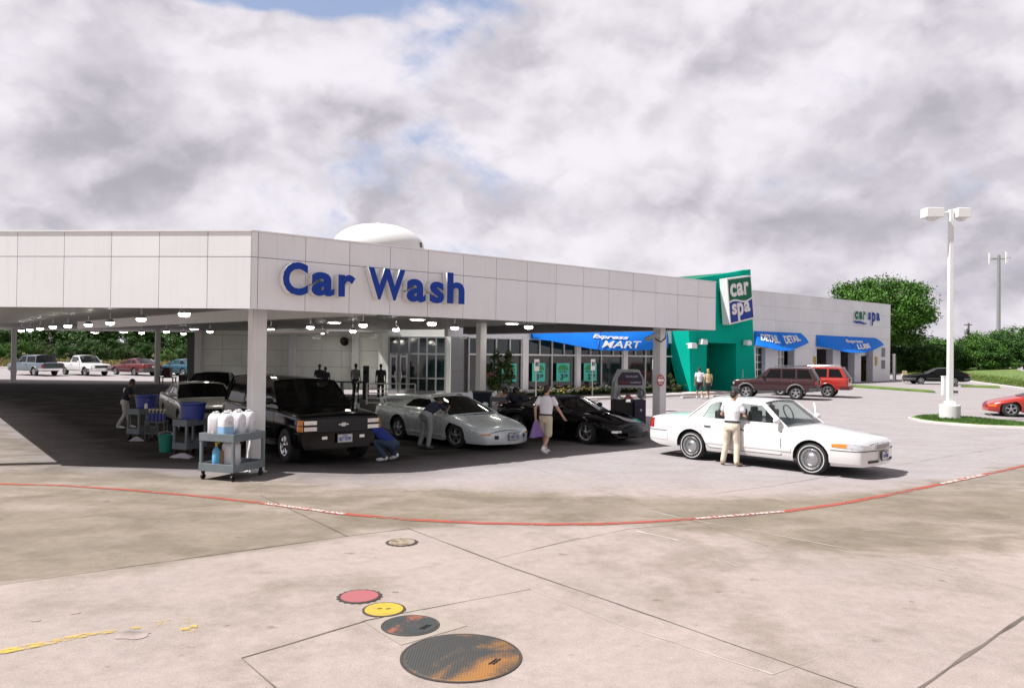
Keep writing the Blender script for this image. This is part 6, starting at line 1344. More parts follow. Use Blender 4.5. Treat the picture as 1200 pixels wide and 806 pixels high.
for nm, lab, x, m_, s_ in (('spray_bottle', 'small blue bottle on the lower shelf at the left of the jug cart', -.29, pm('blue_bottle', (.12, .42, .7), .3), 1), ('cardboard_box', 'small brown box on the jug cart\'s lower shelf', -.16, pm('cardboard', (.30, .19, .11), .8), 0)):
    p = onc(c1, r1, x, .14, .255)
    t = thing(nm, lab, nm.split('_')[-1], p, r1)
    if s_: mb = MB(); mb.lathe([(0, 0), (.07, 0), (.075, .03), (.075, .26), (.05, .32), (.02, .36), (0, .36)], n=16); mb.build('bottle', m_, t); mb = MB(); mb.tube((0, 0, .36), (0, 0, .42), .02); mb.box((.03, 0, .43), (.1, .03, .035)); mb.build('trigger', MT['yellow'], t)
    else: mb = MB(); mb.box((0, 0, .14), (.24, .2, .28)); mb.build('carton', m_, t); mb = MB(); mb.box((0, 0, .281), (.05, .2, .003)); mb.build('tape', MT['yellow'], t)
for k, x in enumerate((-.31, -.25)):
    t = thing('bottle', 'small pale spray bottle at the left rim of the jug cart', 'bottle', onc(c1, r1, x * w1 / .72, .13 + .07 * k, zt1), 0, 'pale spray bottles on the jug cart'); mb = MB(); mb.lathe([(0, 0), (.03, 0), (.03, .1), (.012, .13), (.012, .16), (0, .16)], n=12); mb.build('flask', MT['yellow'] if False else cream, t); mb = MB(); mb.box((.01, 0, .17), (.05, .02, .03)); mb.build('trigger', MT['red'], t)
tubm = pm('tub_blue', (.035, .055, .26), .45, var=.1); rag = cl('rag_pale', (.42, .38, .44))
def tub(label, p, r, h):
    t = thing('wash_tub', label, 'tub', p, 0, 'blue wash tubs on the carts'); mb = MB(); mb.lathe([(0, .005), (r * .84, .0), (r * .97, h * .9), (r * 1.04, h * .92), (r * 1.04, h), (r * .98, h), (r * .93, h * .88), (r * .8, .03), (0, .03)], n=32); mb.build('tub', tubm, t)
    mb = MB(); mb.lathe([(r * .965, h * .86), (r * 1.0, h * .88), (r * .965, h * .9)], n=32); mb.build('band', tubm, t); return t
B0 = gp(222, 535); t2, c2, r2 = cart('grey two-shelf cart with a blue tub, between the bucket and the jug cart', B0 - ax * .1, ax, ay, .66, .42, .80)
tub('blue wash tub on the middle cart in front of the pale car', onc(c2, r2, .10, .02, .80), .29, .42)
C0 = gp(166, 516); t3, c3, r3 = cart('grey two-shelf cart at the far left beside the standing worker', C0 - ax * .1, ax, ay, .7, .44, .80)
tub('blue wash tub on the leftmost cart by the standing worker', onc(c3, r3, .16, .05, .80), .30, .40)
cloth('rag', 'pale rag dropped on the ground under the middle cart', gp(214.5, 536) + Vector((0, 0, .10)), .5, .10, rag, 5, 'rag'); cloth('rag', 'pale rag lying beneath the leftmost cart', gp(160, 516.5) + Vector((0, 0, .12)), .3, .12, rag, 8, 'rag')
t = thing('bucket', 'green bucket on the floor beside the middle cart', 'bucket', gp(194, 529)); mb = MB(); mb.lathe([(0, 0), (.13, 0), (.17, .38), (.185, .39), (.185, .41), (.165, .41), (.12, .02), (0, .02)], n=24); mb.build('pail', pm('bucket_green', (.02, .24, .17), .5), t); mb = MB(); mb.path([Vector((.18 * cos(a), 0, .39 + .1 * sin(a))) for a in [pi * i / 10 for i in range(11)]], .008, n=6); mb.build('bail', MT['alu'], t)
cd = thing('bottle_caddy', 'dark stand holding spray bottles between the two left carts', 'caddy', gp(183, 516)); mb = MB(); mb.box((0, 0, .5), (.55, .25, .04)); mb.box((0, 0, .2), (.55, .25, .04))
for sx in (-1, 1):
    for sy_ in (-1, 1): mb.box((sx * .25, sy_ * .1, .28), (.03, .03, .56))
mb.build('stand', MT['dgrey'], cd)
for k in range(5):
    t = thing('spray_bottle', 'dark blue spray bottle with a pale head in the caddy row', 'bottle', gp(183, 516) + Vector((-.2 + .1 * k, 0, .52)), 0, 'spray bottles in the caddy'); mb = MB(); mb.lathe([(0, 0), (.042, 0), (.042, .17), (.015, .22), (0, .22)], n=12); mb.build('flask', tubm, t); mb = MB(); mb.tube((0, 0, .22), (0, 0, .3), .014); mb.box((.02, 0, .31), (.07, .025, .03)); mb.build('trigger', cream, t)
t = thing('spray_bottle', 'white spray bottle standing on the leftmost cart', 'bottle', onc(c3, r3, -.02, -.12, .80)); mb = MB(); mb.lathe([(0, 0), (.045, 0), (.045, .15), (.015, .2), (0, .2)], n=12); mb.build('flask', MT['white'], t); mb = MB(); mb.tube((0, 0, .2), (0, 0, .26), .014); mb.box((.02, 0, .27), (.07, .025, .03)); mb.build('trigger', MT['white'], t)
# far dark cart and bins near the wash wall
t = thing('utility_table', 'dark table with a box in the shade beside the canopy post near the wash wall', 'table', gp(196.5, 449.5)); mb = MB(); mb.box((0, 0, .41), (.95, .55, .06)); mb.build('table_top', MT['dgrey'], t)
for sx in (-1, 1):
    for sy_ in (-1, 1): mb = MB(); mb.box((sx * .42, sy_ * .22, .19), (.06, .06, .38)); mb.build('leg', MT['dgrey'], t)
q = gp(196.5, 449.5); t = thing('storage_bin', 'dark red-brown bin standing on the dark table', 'bin', (q.x, q.y, .44 + q.z)); mb = MB(); mb.box((0, 0, .29), (.42, .4, .58), taper=1.1); mb.build('bin', pm('bin_maroon', (.06, .015, .018), .6), t, bev=.03); mb = MB(); mb.box((0, 0, .59), (.5, .48, .04)); mb.build('rim', MT['black'], t)
t = thing('waste_bin', 'large black bin beside the dark table at the wash wall', 'bin', gp(215.5, 451)); mb = MB(); mb.box((0, 0, .3), (.5, .45, .6), taper=1.05); mb.build('bin', MT['black'], t, bev=.04); mb = MB(); mb.box((0, 0, .63), (.58, .52, .06)); mb.build('lid', MT['dgrey'], t, bev=.01)
# trash bin, tool trolley and shrub planter behind the coupe
q = at(565, 485, 29); t = thing('waste_bin', 'dark bin behind the silver-green coupe, beside the inner column', 'bin', (q.x, q.y, gz(q.x, q.y))); mb = MB(); mb.box((0, 0, .45), (.62, .6, .9), taper=1.15); mb.build('bin', navy, t, bev=.03); mb = MB(); mb.box((0, 0, .94), (.78, .74, .08)); mb.build('lid', MT['dgrey'], t, bev=.02)
q = at(586, 490, 25.5); t, cq, rq = cart('grey cart half hidden behind the silver-green coupe bonnet', Vector((q.x - .35, q.y, gz(q.x, q.y))), Vector((1, 0, 0)), Vector((0, 1, 0)), .68, .45, .92)
cloth('towel', 'heap of pale towels on the cart behind the coupe', onc(cq, rq, .1, 0, 1.12), .55, .2, cl('towel_beige', (.5, .36, .26)), 12); t = thing('cup', 'white cup on the cart behind the coupe', 'cup', onc(cq, rq, .2, -.15, .255)); mb = MB(); mb.lathe([(0, 0), (.05, 0), (.065, .2), (.055, .2), (.04, .01), (0, .01)], n=14); mb.build('cup', MT['white'], t); mb = MB(); mb.lathe([(.068, .2), (.068, .215), (0, .22)], n=14); mb.build('lid', MT['white'], t)
# ------------------------------------------------------------------ drive-up pay arch beside the right column
q = gp(741.5, 508); q = q + Vector((0, 1.0, 0)); q.z = gz(q.x, q.y); sck = q.y / 890
k = thing('vacuum_station', 'grey arch station with a dark purple base and lettered header, by the right column', 'vending station', q, .12)
Wk = 39 * sck; Hk = 71 * sck; hw = Wk / 2
prof = [(-hw, Hk * .52), (-hw * .92, Hk * .8), (-hw * .6, Hk), (hw * .55, Hk), (hw * .92, Hk * .82), (hw, Hk * .52)]
ins = [(x * .72, z) for x, z in ((-hw, Hk * .52), (-hw * .92, Hk * .70), (hw * .92, Hk * .70), (hw, Hk * .52))]
mb = MB(); mb.prism(prof + ins[::-1], lambda a, b_, w: Vector((a, w, b_)), -.2, .2); mb.build('arch', MT['steelgrey'], k, flat=True, bev=.01)
mb = MB(); mb.prism([(-hw * .74, Hk * .745), (hw * .74, Hk * .745), (hw * .74, Hk * .86), (hw * .5, Hk * .955), (-hw * .5, Hk * .955), (-hw * .74, Hk * .86)], lambda a, b_, w: Vector((a, w, b_)), -.215, -.2); hd_ = mb.build('header_panel', pm('panel_purple', (.03, .018, .05), .4), k, flat=True)
mb = MB(); add_text(mb, 'VACUUM', lambda a, b_, d: Vector((-.16 + a, -.216 - d, Hk * .87 + b_)), .4, .07, off=.02, ext=.01, depth=.004); add_text(mb, 'SHAMPOO', lambda a, b_, d: Vector((.0 + a, -.216 - d, Hk * .775 + b_)), .36, .06, off=.02, ext=.01, depth=.004); mb.build('lettering', pm('label_pale', (.5, .48, .6), .5), k, flat=True, fix=False)
mb = MB(); add_text(mb, 'FRESH AIR', lambda a, b_, d: Vector((-.34 + a, -.216 - d, Hk * .775 + b_)), .3, .07, off=.02, ext=.01, depth=.004); mb.build('lettering', MT['red'], k, flat=True, fix=False)
purp = pm('base_purple', (.035, .022, .055), .45)
for s_ in (-1, 1):
    mb = MB(); mb.box((s_ * hw * .62, 0, Hk * .26), (hw * .72, .5, Hk * .5), taper=.98); mb.build('cabinet', purp if s_ > 0 else MT['black'], k, bev=.02)
mb = MB(); mb.box((0, .05, Hk * .24), (hw * .6, .4, Hk * .44)); mb.build('drum', MT['black'], k, bev=.03)
mb = MB(); mb.lathe([(.035, 0), (.035, -.012), (0, -.014)], (hw * .66, -.25, Hk * .34), (0, 1, 0), 16); mb.build('coin_plate', MT['white'], k)
mb = MB(); mb.path([Vector((hw * .62 + .13 * cos(a), -.22, Hk * .62 + .13 * sin(a))) for a in [2 * pi * i / 20 for i in range(21)]], .02, n=7); mb.build('hose', MT['dgrey'], k)
mb = MB(); mb.path([Vector((-hw * .6, -.22, Hk * .7)), Vector((-hw * .75, -.3, Hk * .58)), Vector((-hw * .3, -.3, Hk * .5)), Vector((-hw * .2, -.26, Hk * .6))], .03, n=7); mb.build('hose', MT['steelgrey'], k)
cloth('rag', 'red and pale rag hanging on the vacuum station', q + Vector((-.05, -.28, Hk * .6)), .3, .16, pm('rag_red', (.3, .1, .1), .9), 21, 'rag')
# ---- do not enter sign strapped to the right column
pc_ = colpos[1]; q = on_plane(774, 445.5, pc_ - V * .2, NF)
s_ = thing('traffic_sign', 'round red and white DO NOT ENTER sign on the right canopy column', 'sign', q); rs = .17
mb = MB(); mb.lathe([(rs, .0), (rs, .012), (0, .012)], axis=NF, n=32); mb.build('disc', MT['red'], s_)
mb = MB(); mb.box(NF * .014, (rs * 1.6, .004, .085), 0, (U, V, Z3)); mb.build('bar', MT['white'], s_, flat=True)
for txt, b_, w in (('DO NOT', .075, .2), ('ENTER', -.115, .17)):
    mb = MB(); add_text(mb, txt, lambda a, c, d: U * (a - w / 2) + Z3 * (b_ + c) + NF * (.013 + d), w, .045, off=.03, ext=.01, depth=.004); mb.build('lettering', MT['white'], s_, flat=True, fix=False)
cab_ = thing('security_camera', 'small camera on a bracket at the top of the right canopy column', 'camera', on_plane(764, 395, pc_ - V * .2, NF)); mb = MB(); mb.box((0, 0, 0), (.42, .16, .14), 0, (Vector((.8, -.4, .35)).normalized(), Vector((.4, .9, 0)).normalized(), Vector((-.3, .1, .9)).normalized())); mb.build('housing', MT['steelgrey'], cab_, bev=.02); mb = MB(); mb.path([Vector((.1, 0, -.05)), Vector((.28, .05, -.14)), Vector((.42, .1, -.02)), Vector((.45, .12, .3))], .022, n=7); mb.build('cable', MT['black'], cab_)
# ---- guard rail and counter near the glass doors
yr = 34.0
g = thing('guard_rail', 'white five-bar guard rail in front of the glass doors', 'railing', (0, 0, 0)); xa, xb_ = at(430, 450, yr).x, at(486.5, 450, yr).x; zt_r = at(460, 449.5, yr).z; zg = gz(0, yr)
for f in (0, .25, .5, .72, 1): z = zg + .08 + (zt_r - zg - .08) * f; mb = MB(); mb.tube((xa, yr, z), (xb_, yr, z), .03 if f in (0, 1) else .022); mb.build('rail', MT['offwhite'], g)
for px in (430, 452.5, 486.5): x = at(px, 450, yr).x; mb = MB(); mb.tube((x, yr, zg), (x, yr, zt_r), .035); mb.build('post', MT['offwhite'], g)
g2 = thing('counter', 'long green-topped counter by the wash wall behind the black truck', 'counter', (0, 0, 0)); xa, xb_ = at(386, 450, 38.6).x, at(428, 450, 38.6).x; zc = at(400, 447.5, 38.6).z
mb = MB(); mb.box(((xa + xb_) / 2, 38.8, zc), (xb_ - xa, .5, .07)); mb.build('counter_top', pm('counter_green', (.10, .16, .12), .5), g2, bev=.01)
for px in (388, 400, 426): x = at(px, 450, 38.6).x; mb = MB(); mb.box((x, 38.8, (zc + gz(0, 38.8)) / 2), (.1, .4, zc - gz(0, 38.8) - .06)); mb.build('leg', MT['dgrey'], g2)
q = at(429, 440, 37.3); t = thing('pay_post', 'slim dark pay cabinet beside the guard rail', 'cabinet', (q.x, q.y, gz(q.x, q.y))); zz_ = at(429, 428.5, 37.3).z - gz(q.x, q.y); mb = MB(); mb.box((0, 0, zz_ / 2), (.26, .3, zz_)); mb.build('cabinet', MT['black'], t, bev=.02); mb = MB(); mb.box((0, -.155, zz_ * .8), (.18, .01, .2)); mb.build('screen', MT['dglass'], t, flat=True)
# ---- accessible parking signs
psig = None
for px, pyb, lab in ((628, 468, 'parking sign on a thin pole, left of the two before the shop windows'), (694, 465.5, 'parking sign on a thin pole, right of the first one before the shop windows'), (765.5, 463, 'parking sign half hidden behind the right canopy column')):
    b_ = mp(px, pyb, vM - 1.6); b_.z = gz(b_.x, b_.y); top = mp(px, 420.5, vM - 1.6).z - b_.z
    if psig is None:
        psig = thing('parking_sign', lab, 'sign', b_, atan2(U.y, U.x), 'accessible parking signs'); mb = MB(); mb.tube((0, 0, 0), (0, 0, top - .2), .035, n=8); mb.build('pole', MT['steelgrey'], psig); mb = MB(); mb.box((0, -.045, top - .3), (.3, .012, .58)); pl = mb.build('plate', MT['white'], psig, flat=True)
        mb = MB(); mb.box((0, -.055, top - .26), (.2, .01, .2)); mb.build('pictogram_field', MT['black'], psig, flat=True); mb = MB(); mb.ell((-.01, -.062, top - .20), (.022, .006, .022)); mb.path([(-.01, -.062, top - .23), (0, -.062, top - .29), (.04, -.062, top - .29), (.06, -.062, top - .33)], .011, n=5); mb.path([Vector((-.005 + .045 * cos(a), -.062, top - .31 + .045 * sin(a))) for a in [radians(100 + 240 * i / 10) for i in range(11)]], .009, n=5); mb.build('wheelchair_symbol', MT['white'], psig)
    else: dup(psig, b_, None, lab)
# ---- wheel stops
ws = None
for (xa, xb_, y_, lab) in ((784, 794, 465.2, 'short concrete wheel stop nearest the teal side wall'), (800, 822, 466.8, 'concrete wheel stop at the feet of the couple'), (834, 857, 465.5, 'concrete wheel stop in front of the maroon wagon'), (668, 700, 472, 'concrete wheel stop before the shop flower bed')):
    a, b_ = gp(xa, y_), gp(xb_, y_ - 1.2); c_ = (a + b_) / 2
    if ws is None: ws = thing('wheel_stop', lab, 'wheel stop', c_, atan2(U.y, U.x), 'concrete wheel stops by the shop'); mb = MB(); mb.loft([[Vector((x, y, z)) for y, z in ((-.1, 0), (.1, 0), (.07, .12), (-.07, .12))] for x in (-.9, .9)]); mb.build('block', kerbm, ws, flat=True, bev=.012); mb = MB(); mb.tube((-.6, 0, .1), (-.6, 0, .13), .02); mb.build('pin', MT['dgrey'], ws); mb = MB(); mb.tube((.6, 0, .1), (.6, 0, .13), .02); mb.build('pin', MT['dgrey'], ws)
    else: dup(ws, c_, None, lab)
# ---- walkway along the shop
mb = MB(); P = [cu(uE, vM - 2.4), cu(u785 + 2.0, vM - 2.4), cu(u785 + 2.0, vM - .05), cu(uE, vM - .05)]
mb.prism([(p.x, p.y) for p in P], lambda a, b_, w: (a, b_, gz(a, b_) + w), -.1, .13); tag(mb.build('walkway', kerbm, flat=True), kind='structure')
# ------------------------------------------------------------------ lamp pole
b_ = gp(1113, 492.5); S = b_.y / 890
t = thing('light_pole', 'tall white square lamp pole with two box heads on a round concrete base', 'lamp post', b_); hp = at(1113, 246, b_.y).z - b_.z; Rb = 11.2 * S; hb_ = 18.5 * S
mb = MB(); mb.lathe([(Rb, -.1), (Rb, hb_ - .03), (Rb - .03, hb_), (0, hb_)], n=36); mb.build('base', pm('base_concrete_white', (.66, .64, .64), .8, var=.06, bump=.2), t)
mb = MB(); mb.box((0, 0, hb_ + .06), (.34, .34, .13), taper=.85); mb.build('base_cover', MT['white'], t, bev=.01)
mb = MB(); mb.box((0, 0, (hb_ + hp) / 2), (.19, .19, hp - hb_), taper=.85); mb.build('pole', MT['white'], t, bev=.015)
for sx, x0_, x1_, yy in ((-1, 1082.5, 1103, .25), (1, 1118.5, 1134, -.35)):
    xc = (at((x0_ + x1_) / 2 + 0, 250, b_.y).x - b_.x); ww = (x1_ - x0_) * S; zc = hp - .14
    mb = MB(); mb.tube((0, 0, zc + .02), (xc - sx * ww * .4, yy * .0, zc + .02), .05); mb.build('arm', MT['white'], t)
    mb = MB(); mb.box((xc, 0, zc), (ww, .5, 11 * S), taper=1.0); hd2 = mb.build('lamp_head', MT['white'], t, bev=.02)
    mb = MB(); mb.ell((xc, 0, zc - 5.5 * S), (ww * .36, .2, .13), 16, 10); mb.build('lens', MT['white'] if False else jugm, hd2)
    
for z_ in (.5, .75): mb = MB(); mb.box((.2, -.05, hb_ + z_), (.12, .12, .1)); mb.build('junction_box', MT['dgrey'], t)
# ---- things around it
b_ = gp(1107, 463); s2 = b_.y / 890; t = thing('marker_post', 'plain white rectangular marker post just left of the lamp pole', 'bollard', b_); mb = MB(); mb.box((0, 0, 11 * s2), (6.2 * s2, .25, 22 * s2)); mb.build('post', MT['white'], t, bev=.02); mb = MB(); mb.box((0, 0, 22.2 * s2), (6.6 * s2, .28, .04)); mb.build('cap', MT['white'], t)
b_ = gp(1047.5, 445.5); s2 = b_.y / 890
t = thing('vent_pipe', 'tall white pipe with a dark edge just right of the wing corner', 'pipe', b_); mb = MB(); mb.tube((0, 0, 0), (0, 0, 29 * s2), .11, n=12); mb.build('pipe', MT['white'], t); mb = MB(); mb.lathe([(.14, 0), (.16, .05), (.1, .14), (0, .16)], (0, 0, 29 * s2), n=12); mb.build('cap', MT['white'], t); mb = MB(); mb.box((.16, 0, 14 * s2), (.08, .1, 28 * s2)); mb.build('bracket', MT['dgrey'], t)
b_ = gp(1060, 447.5); s2 = b_.y / 890; t = thing('notice_board', 'small yellowish two-legged notice board between the wing and the black hatchback', 'sign', b_); mb = MB(); mb.box((0, 0, 9.5 * s2), (5 * s2, .08, 7.5 * s2)); mb.build('board', pm('board_cream', (.55, .45, .26), .6), t, flat=True)
for sx in (-1, 1): mb = MB(); mb.tube((sx * 1.9 * s2, .02, 0), (sx * 1.9 * s2, .02, 6.5 * s2), .05); mb.build('leg', pm('leg_cream', (.5, .42, .26), .6), t)
b_ = gp(870, 461); t = thing('bollard', 'slim pale green bollard in front of the teal tower\'s right leg', 'bollard', b_); s2 = b_.y / 890; mb = MB(); mb.tube((0, 0, 0), (0, 0, 27 * s2), .06, n=12); mb.build('pipe', pm('bollard_green', (.12, .42, .32), .5), t); mb = MB(); mb.ell((0, 0, 27 * s2), (.06, .06, .05)); mb.build('cap', pm('bollard_cap', (.14, .45, .35), .5), t)
bp_ = None
for px in (906, 941.5, 961, 981):
    q = wp_(px, 450, -1.2); q.z = gz(q.x, q.y)
    if bp_ is None: bp_ = thing('bollard', 'dark steel bollard guarding the service bays', 'bollard', q, 0, 'dark bollards before the service bays'); mb = MB(); mb.tube((0, 0, 0), (0, 0, 1.15), .085, n=12); mb.build('pipe', MT['dgrey'], bp_); mb = MB(); mb.ell((0, 0, 1.15), (.085, .085, .06)); mb.build('cap', MT['dgrey'], bp_)
    else: dup(bp_, q)
q = wp_(1013, 446, 2); q.z = gz(q.x, q.y); t = thing('service_stand', 'yellow and white service stand inside the last lube bay', 'stand', q); mb = MB(); mb.box((0, 0, .9), (.5, .4, 1.8)); mb.build('cabinet', MT['yellow'], t, bev=.02); mb = MB(); mb.box((0, -.21, 1.2), (.3, .02, .7)); mb.build('label_plate', MT['white'], t, flat=True)
# ---- water tower, cell mast, utility pole
dwt = 210.0; q = at(443.5, 290, dwt); s2 = dwt / 890
t = thing('water_tower', 'white domed water tower tank rising behind the canopy', 'water tower', (q.x, q.y, 0)); mb = MB(); prof = []
zc = at(443, 293, dwt).z; rr_ = 54 * s2; hh_ = 29.5 * s2
for i in range(15): a = -pi / 2 + pi * i / 14; prof.append((max(.02, rr_ * cos(a) ** .85), zc + (hh_ if a > 0 else hh_ * .7) * sin(a)))
mb.lathe(prof, n=48); mb.build('tank', pm('tank_white', (.74, .73, .72), .45, var=.03), t)
mb = MB(); mb.lathe([(rr_ * .16, 0), (rr_ * .13, 3), (rr_ * .13, zc - hh_ * .6), (rr_ * .3, zc - hh_ * .45)], n=24); mb.build('stem', MT['white'], t)
mb = MB(); mb.tube((0, 0, zc + hh_ - .1), (0, 0, zc + hh_ + .6), .5); mb.build('hatch', MT['white'], t); mb = MB(); mb.box((rr_ * .93, -rr_ * .25, zc + hh_ * .15), (1.2, 1.2, 1.4)); mb.build('antenna_box', MT['dgrey'], t)
dm = 150.0; s2 = dm / 890; q = at(1170, 400, dm); zt2 = at(1170, 296, dm).z
t = thing('cell_mast', 'grey mobile phone mast with panel antennas on the right skyline', 'mast', (q.x, q.y, 0)); mb = MB(); mb.tube((0, 0, 0), (0, 0, zt2 - .5), .42, .3, n=16); mb.build('mast', MT['steelgrey'], t)
mb = MB(); mb.tube((-11 * s2, 0, zt2 - 1.2), (10 * s2, 0, zt2 - 1.2), .1); mb.tube((-5 * s2, 2, zt2 - 1.2), (6 * s2, -2, zt2 - 1.2), .1); mb.build('platform', MT['steelgrey'], t)
for x, y, h_ in ((-11, 0, 13), (3, -1.5, 14), (10, 0, 12), (-4, 1.6, 10), (7.5, 1.5, 9)): mb = MB(); mb.box((x * s2, y, zt2 - 1.2), (1.6 * s2, .2, h_ * s2)); mb.build('antenna', MT['white'], t, bev=.03)
du = 105.0; s2 = du / 890; q = at(1135, 400, du); zt3 = at(1135, 378.5, du).z; t = thing('utility_pole', 'wooden utility pole standing in the bushes', 'utility pole', (q.x, q.y, 0)); mb = MB(); mb.tube((0, 0, 0), (0, 0, zt3), .16, .12, n=10); mb.build('pole', MT['wood'], t); mb = MB(); mb.box((0, .1, zt3 - .25), (1.1, .1, .12)); mb.build('crossarm', MT['wood'], t); mb = MB(); mb.lathe([(.2, 0), (.22, .1), (.22, .75), (.15, .9), (0, .9)], (-.38, 0, zt3 - 1.6), n=14); mb.build('transformer', MT['steelgrey'], t)
# ------------------------------------------------------------------ vegetation
LM = [leafmat('leaf_bright', (.028, .095, .008), (.085, .19, .022)), leafmat('leaf_deep', (.018, .065, .010), (.06, .135, .02)), leafmat('leaf_olive', (.03, .06, .012), (.085, .12, .03))]
bark = pm('bark', (.09, .07, .055), .9, var=.3, scale=3, bump=.5)
def crown_mesh(name, seed, rx, ry, rz, n, leaf, clumps=26, mat=0, flat=.55, low=-.5, cr_=(.20, .40), tail=.28):
    """many small leaf faces gathered in clumps through the volume, leaving gaps between"""
    rnd = random.Random(seed); mb = MB(); cs = []
    for _ in range(clumps):
        while True:
            v = Vector((rnd.uniform(-1, 1), rnd.uniform(-1, 1), rnd.uniform(low, 1)))
            if .35 < v.length < .92: break
        cs.append((Vector((v.x * rx, v.y * ry, v.z * rz)), rnd.uniform(*cr_)))
    for i in range(n):
        c, r = cs[rnd.randrange(len(cs))]; g = Vector((rnd.gauss(0, 1), rnd.gauss(0, 1), rnd.gauss(0, 1))); g = g.normalized() * (abs(rnd.gauss(.75, tail)))
        p = c + Vector((g.x * rx, g.y * ry, g.z * rz * flat * 1.4)) * r
        nrm = (Vector((rnd.gauss(0, .7), rnd.gauss(0, .7), rnd.gauss(.6, .6))) + g * .5).normalized(); a, b_, _ = frame(nrm); th = rnd.uniform(0, 6.28); s_ = leaf * rnd.uniform(.6, 1.3)
        u_ = (a * cos(th) + b_ * sin(th)) * s_; w_ = (b_ * cos(th) - a * sin(th)) * s_ * .5
        mb.add([p - u_, p + w_, p + u_, p - w_], [(0, 1, 2, 3)])
    o = mb.build(name, LM[mat], flat=True, fix=False); me = o.data; bpy.data.objects.remove(o); return me, cs
def trunk_mesh(seed, h, r, cs, top, limbs=9):
    rnd = random.Random(seed); mb = MB(); mb.path([(0, 0, -.2), (.05, 0, h * .3), (-.05, .06, h * .7), (0, 0, h)], [r * 1.25, r, r * .8, r * .55], n=10)
    for c, _ in cs[:limbs]:
        s_ = Vector((0, 0, h * rnd.uniform(.55, 1))); e = c + Vector((0, 0, top)); m_ = s_.lerp(e, .5) + Vector((rnd.uniform(-.3, .3), rnd.uniform(-.3, .3), .3)); mb.path([s_, m_, e], [r * .4, r * .22, r * .06], n=7)
    o = mb.build('trunk', bark); me = o.data; bpy.data.objects.remove(o); return me
def plant(name, label, cat, p, crown, trunk, cz, sc, rz, group=None):
    t = thing(name, label, cat, p, rz, group); t.scale = sc if isinstance(sc, tuple) else (sc,) * 3
    c = bpy.data.objects.new('crown', crown); COL.objects.link(c); c.parent = t; c.location = (0, 0, cz); k_ = bpy.data.objects.new('trunk', trunk); COL.objects.link(k_); k_.parent = t; return t
# the tall tree behind the wing
dt = 96.0; q = at(1030, 400, dt); zt_ = at(1030, 331, dt).z; rw = 67 * dt / 890; zlow_ = at(1030, 398, dt).z; rzv = (zt_ - zlow_) / 2 + 1.0
cm, cs = crown_mesh('crown', 11, rw, rw * .85, rzv, 60000, .16, 120, 0, low=-.95, cr_=(.12, .27), tail=.34); zc = zt_ - rzv * .93
plant('shade_tree', 'tall spreading green tree behind the service wing', 'tree', (q.x, q.y, gz(q.x, q.y)), cm, trunk_mesh(1, zc - 1, .32, cs, zc, 16), zc, 1, 0)
BU = []
for i in range(5):
    cm, cs = crown_mesh('crown', 40 + i, 3.2, 2.8, 2.7, 9000, .135, 30, i % 3, low=-1, cr_=(.15, .36), tail=.36); BU.append((cm, trunk_mesh(50 + i, 2.4, .14, cs, 2.6, 7)))
rnd = random.Random(5)
words = ['rounded', 'dense', 'leafy', 'loose', 'spreading']
# right-hand thicket: px position, top in the picture, depth
def hedge(lst, lab, grp, cat='bush', kinds=(0, 1, 2, 3, 4)):
    for i, (px, py, d) in enumerate(lst):
        q = at(px, 420, d); g = gz(q.x, q.y) + fz(q.x, q.y); zt_ = at(px, py, d).z - g; k_ = rnd.choice(kinds); s_ = zt_ / 5.1
        plant('bush', lab, cat, (q.x, q.y, g), BU[k_][0], BU[k_][1], 2.55, (s_ * rnd.uniform(1.05, 1.35), s_ * 1.1, s_), rnd.uniform(0, 6.28), grp)
hedge([(px_, py_, d_ + 11) for px_, py_, d_ in ((1040, 402, 88), (1062, 398, 90), (1085, 402, 86), (1103, 398, 92), (1126, 392, 90), (1147, 396, 86), (1168, 388, 92), (1188, 391, 88), (1210, 384, 92), (1235, 388, 90), (1075, 406, 86), (1118, 404, 86), (1160, 402, 86), (1200, 400, 86), (1140, 388, 100), (1095, 394, 100), (1060, 399, 100), (1185, 384, 102), (1260, 384, 100))], 'green bush in the thicket behind the far right lot', 'bushes behind the far right lot')
hedge([(1050, 421, 96), (1068, 419, 97), (1092, 420, 95), (1130, 419, 98), (1160, 421, 96), (1190, 420, 95)], 'low green shrub at the grass edge below the right thicket', 'low shrubs at the right grass edge')
# left-hand wood under the canopy
hedge([(-40 + 21 * i + rnd.uniform(-6, 6), rnd.uniform(362, 378), rnd.uniform(92, 104)) for i in range(15)], 'dark green tree in the wood beyond the left car park', 'trees beyond the left car park', 'tree', (1, 4))
hedge([(-30 + 19 * i + rnd.uniform(-6, 6), rnd.uniform(394, 408), rnd.uniform(84, 90)) for i in range(16)], 'leafy undergrowth bush in front of the left wood', 'undergrowth before the left wood')
# ---- grass tufts on the far verges (uncountable)
def tufts(name, pts, h, mat, n, lab):
    mb = MB(); r_ = random.Random(3)
    for i in range(n):
        x, y = pts(r_); z = gz(x, y) + (fz(x, y) - .02 if y > 60 or x > 36 else .06); a = r_.uniform(0, 6.28); hh = h * r_.uniform(.5, 1.3); w = hh * .18; dx, dy = cos(a) * w, sin(a) * w; l = r_.uniform(-.3, .3) * hh
        mb.add([(x - dx, y - dy, z), (x + dx, y + dy, z), (x + l, y + l * .5, z + hh)], [(0, 1, 2)])
    o = mb.build(name, mat, flat=True, fix=False); tag(o, lab, 'grass', kind='stuff'); return o
gl1 = leafmat('grass_blades', (.07, .12, .02), (.17, .22, .05)); gl2 = leafmat('dry_grass_blades', (.16, .15, .05), (.32, .27, .11))
tufts('grass_blades', lambda r_: tuple(kpt(r_.uniform(.08, .95), .7 + abs(r_.gauss(0, 9))).xy), .16, gl1, 18000, 'rough green grass strip behind the far right kerb')
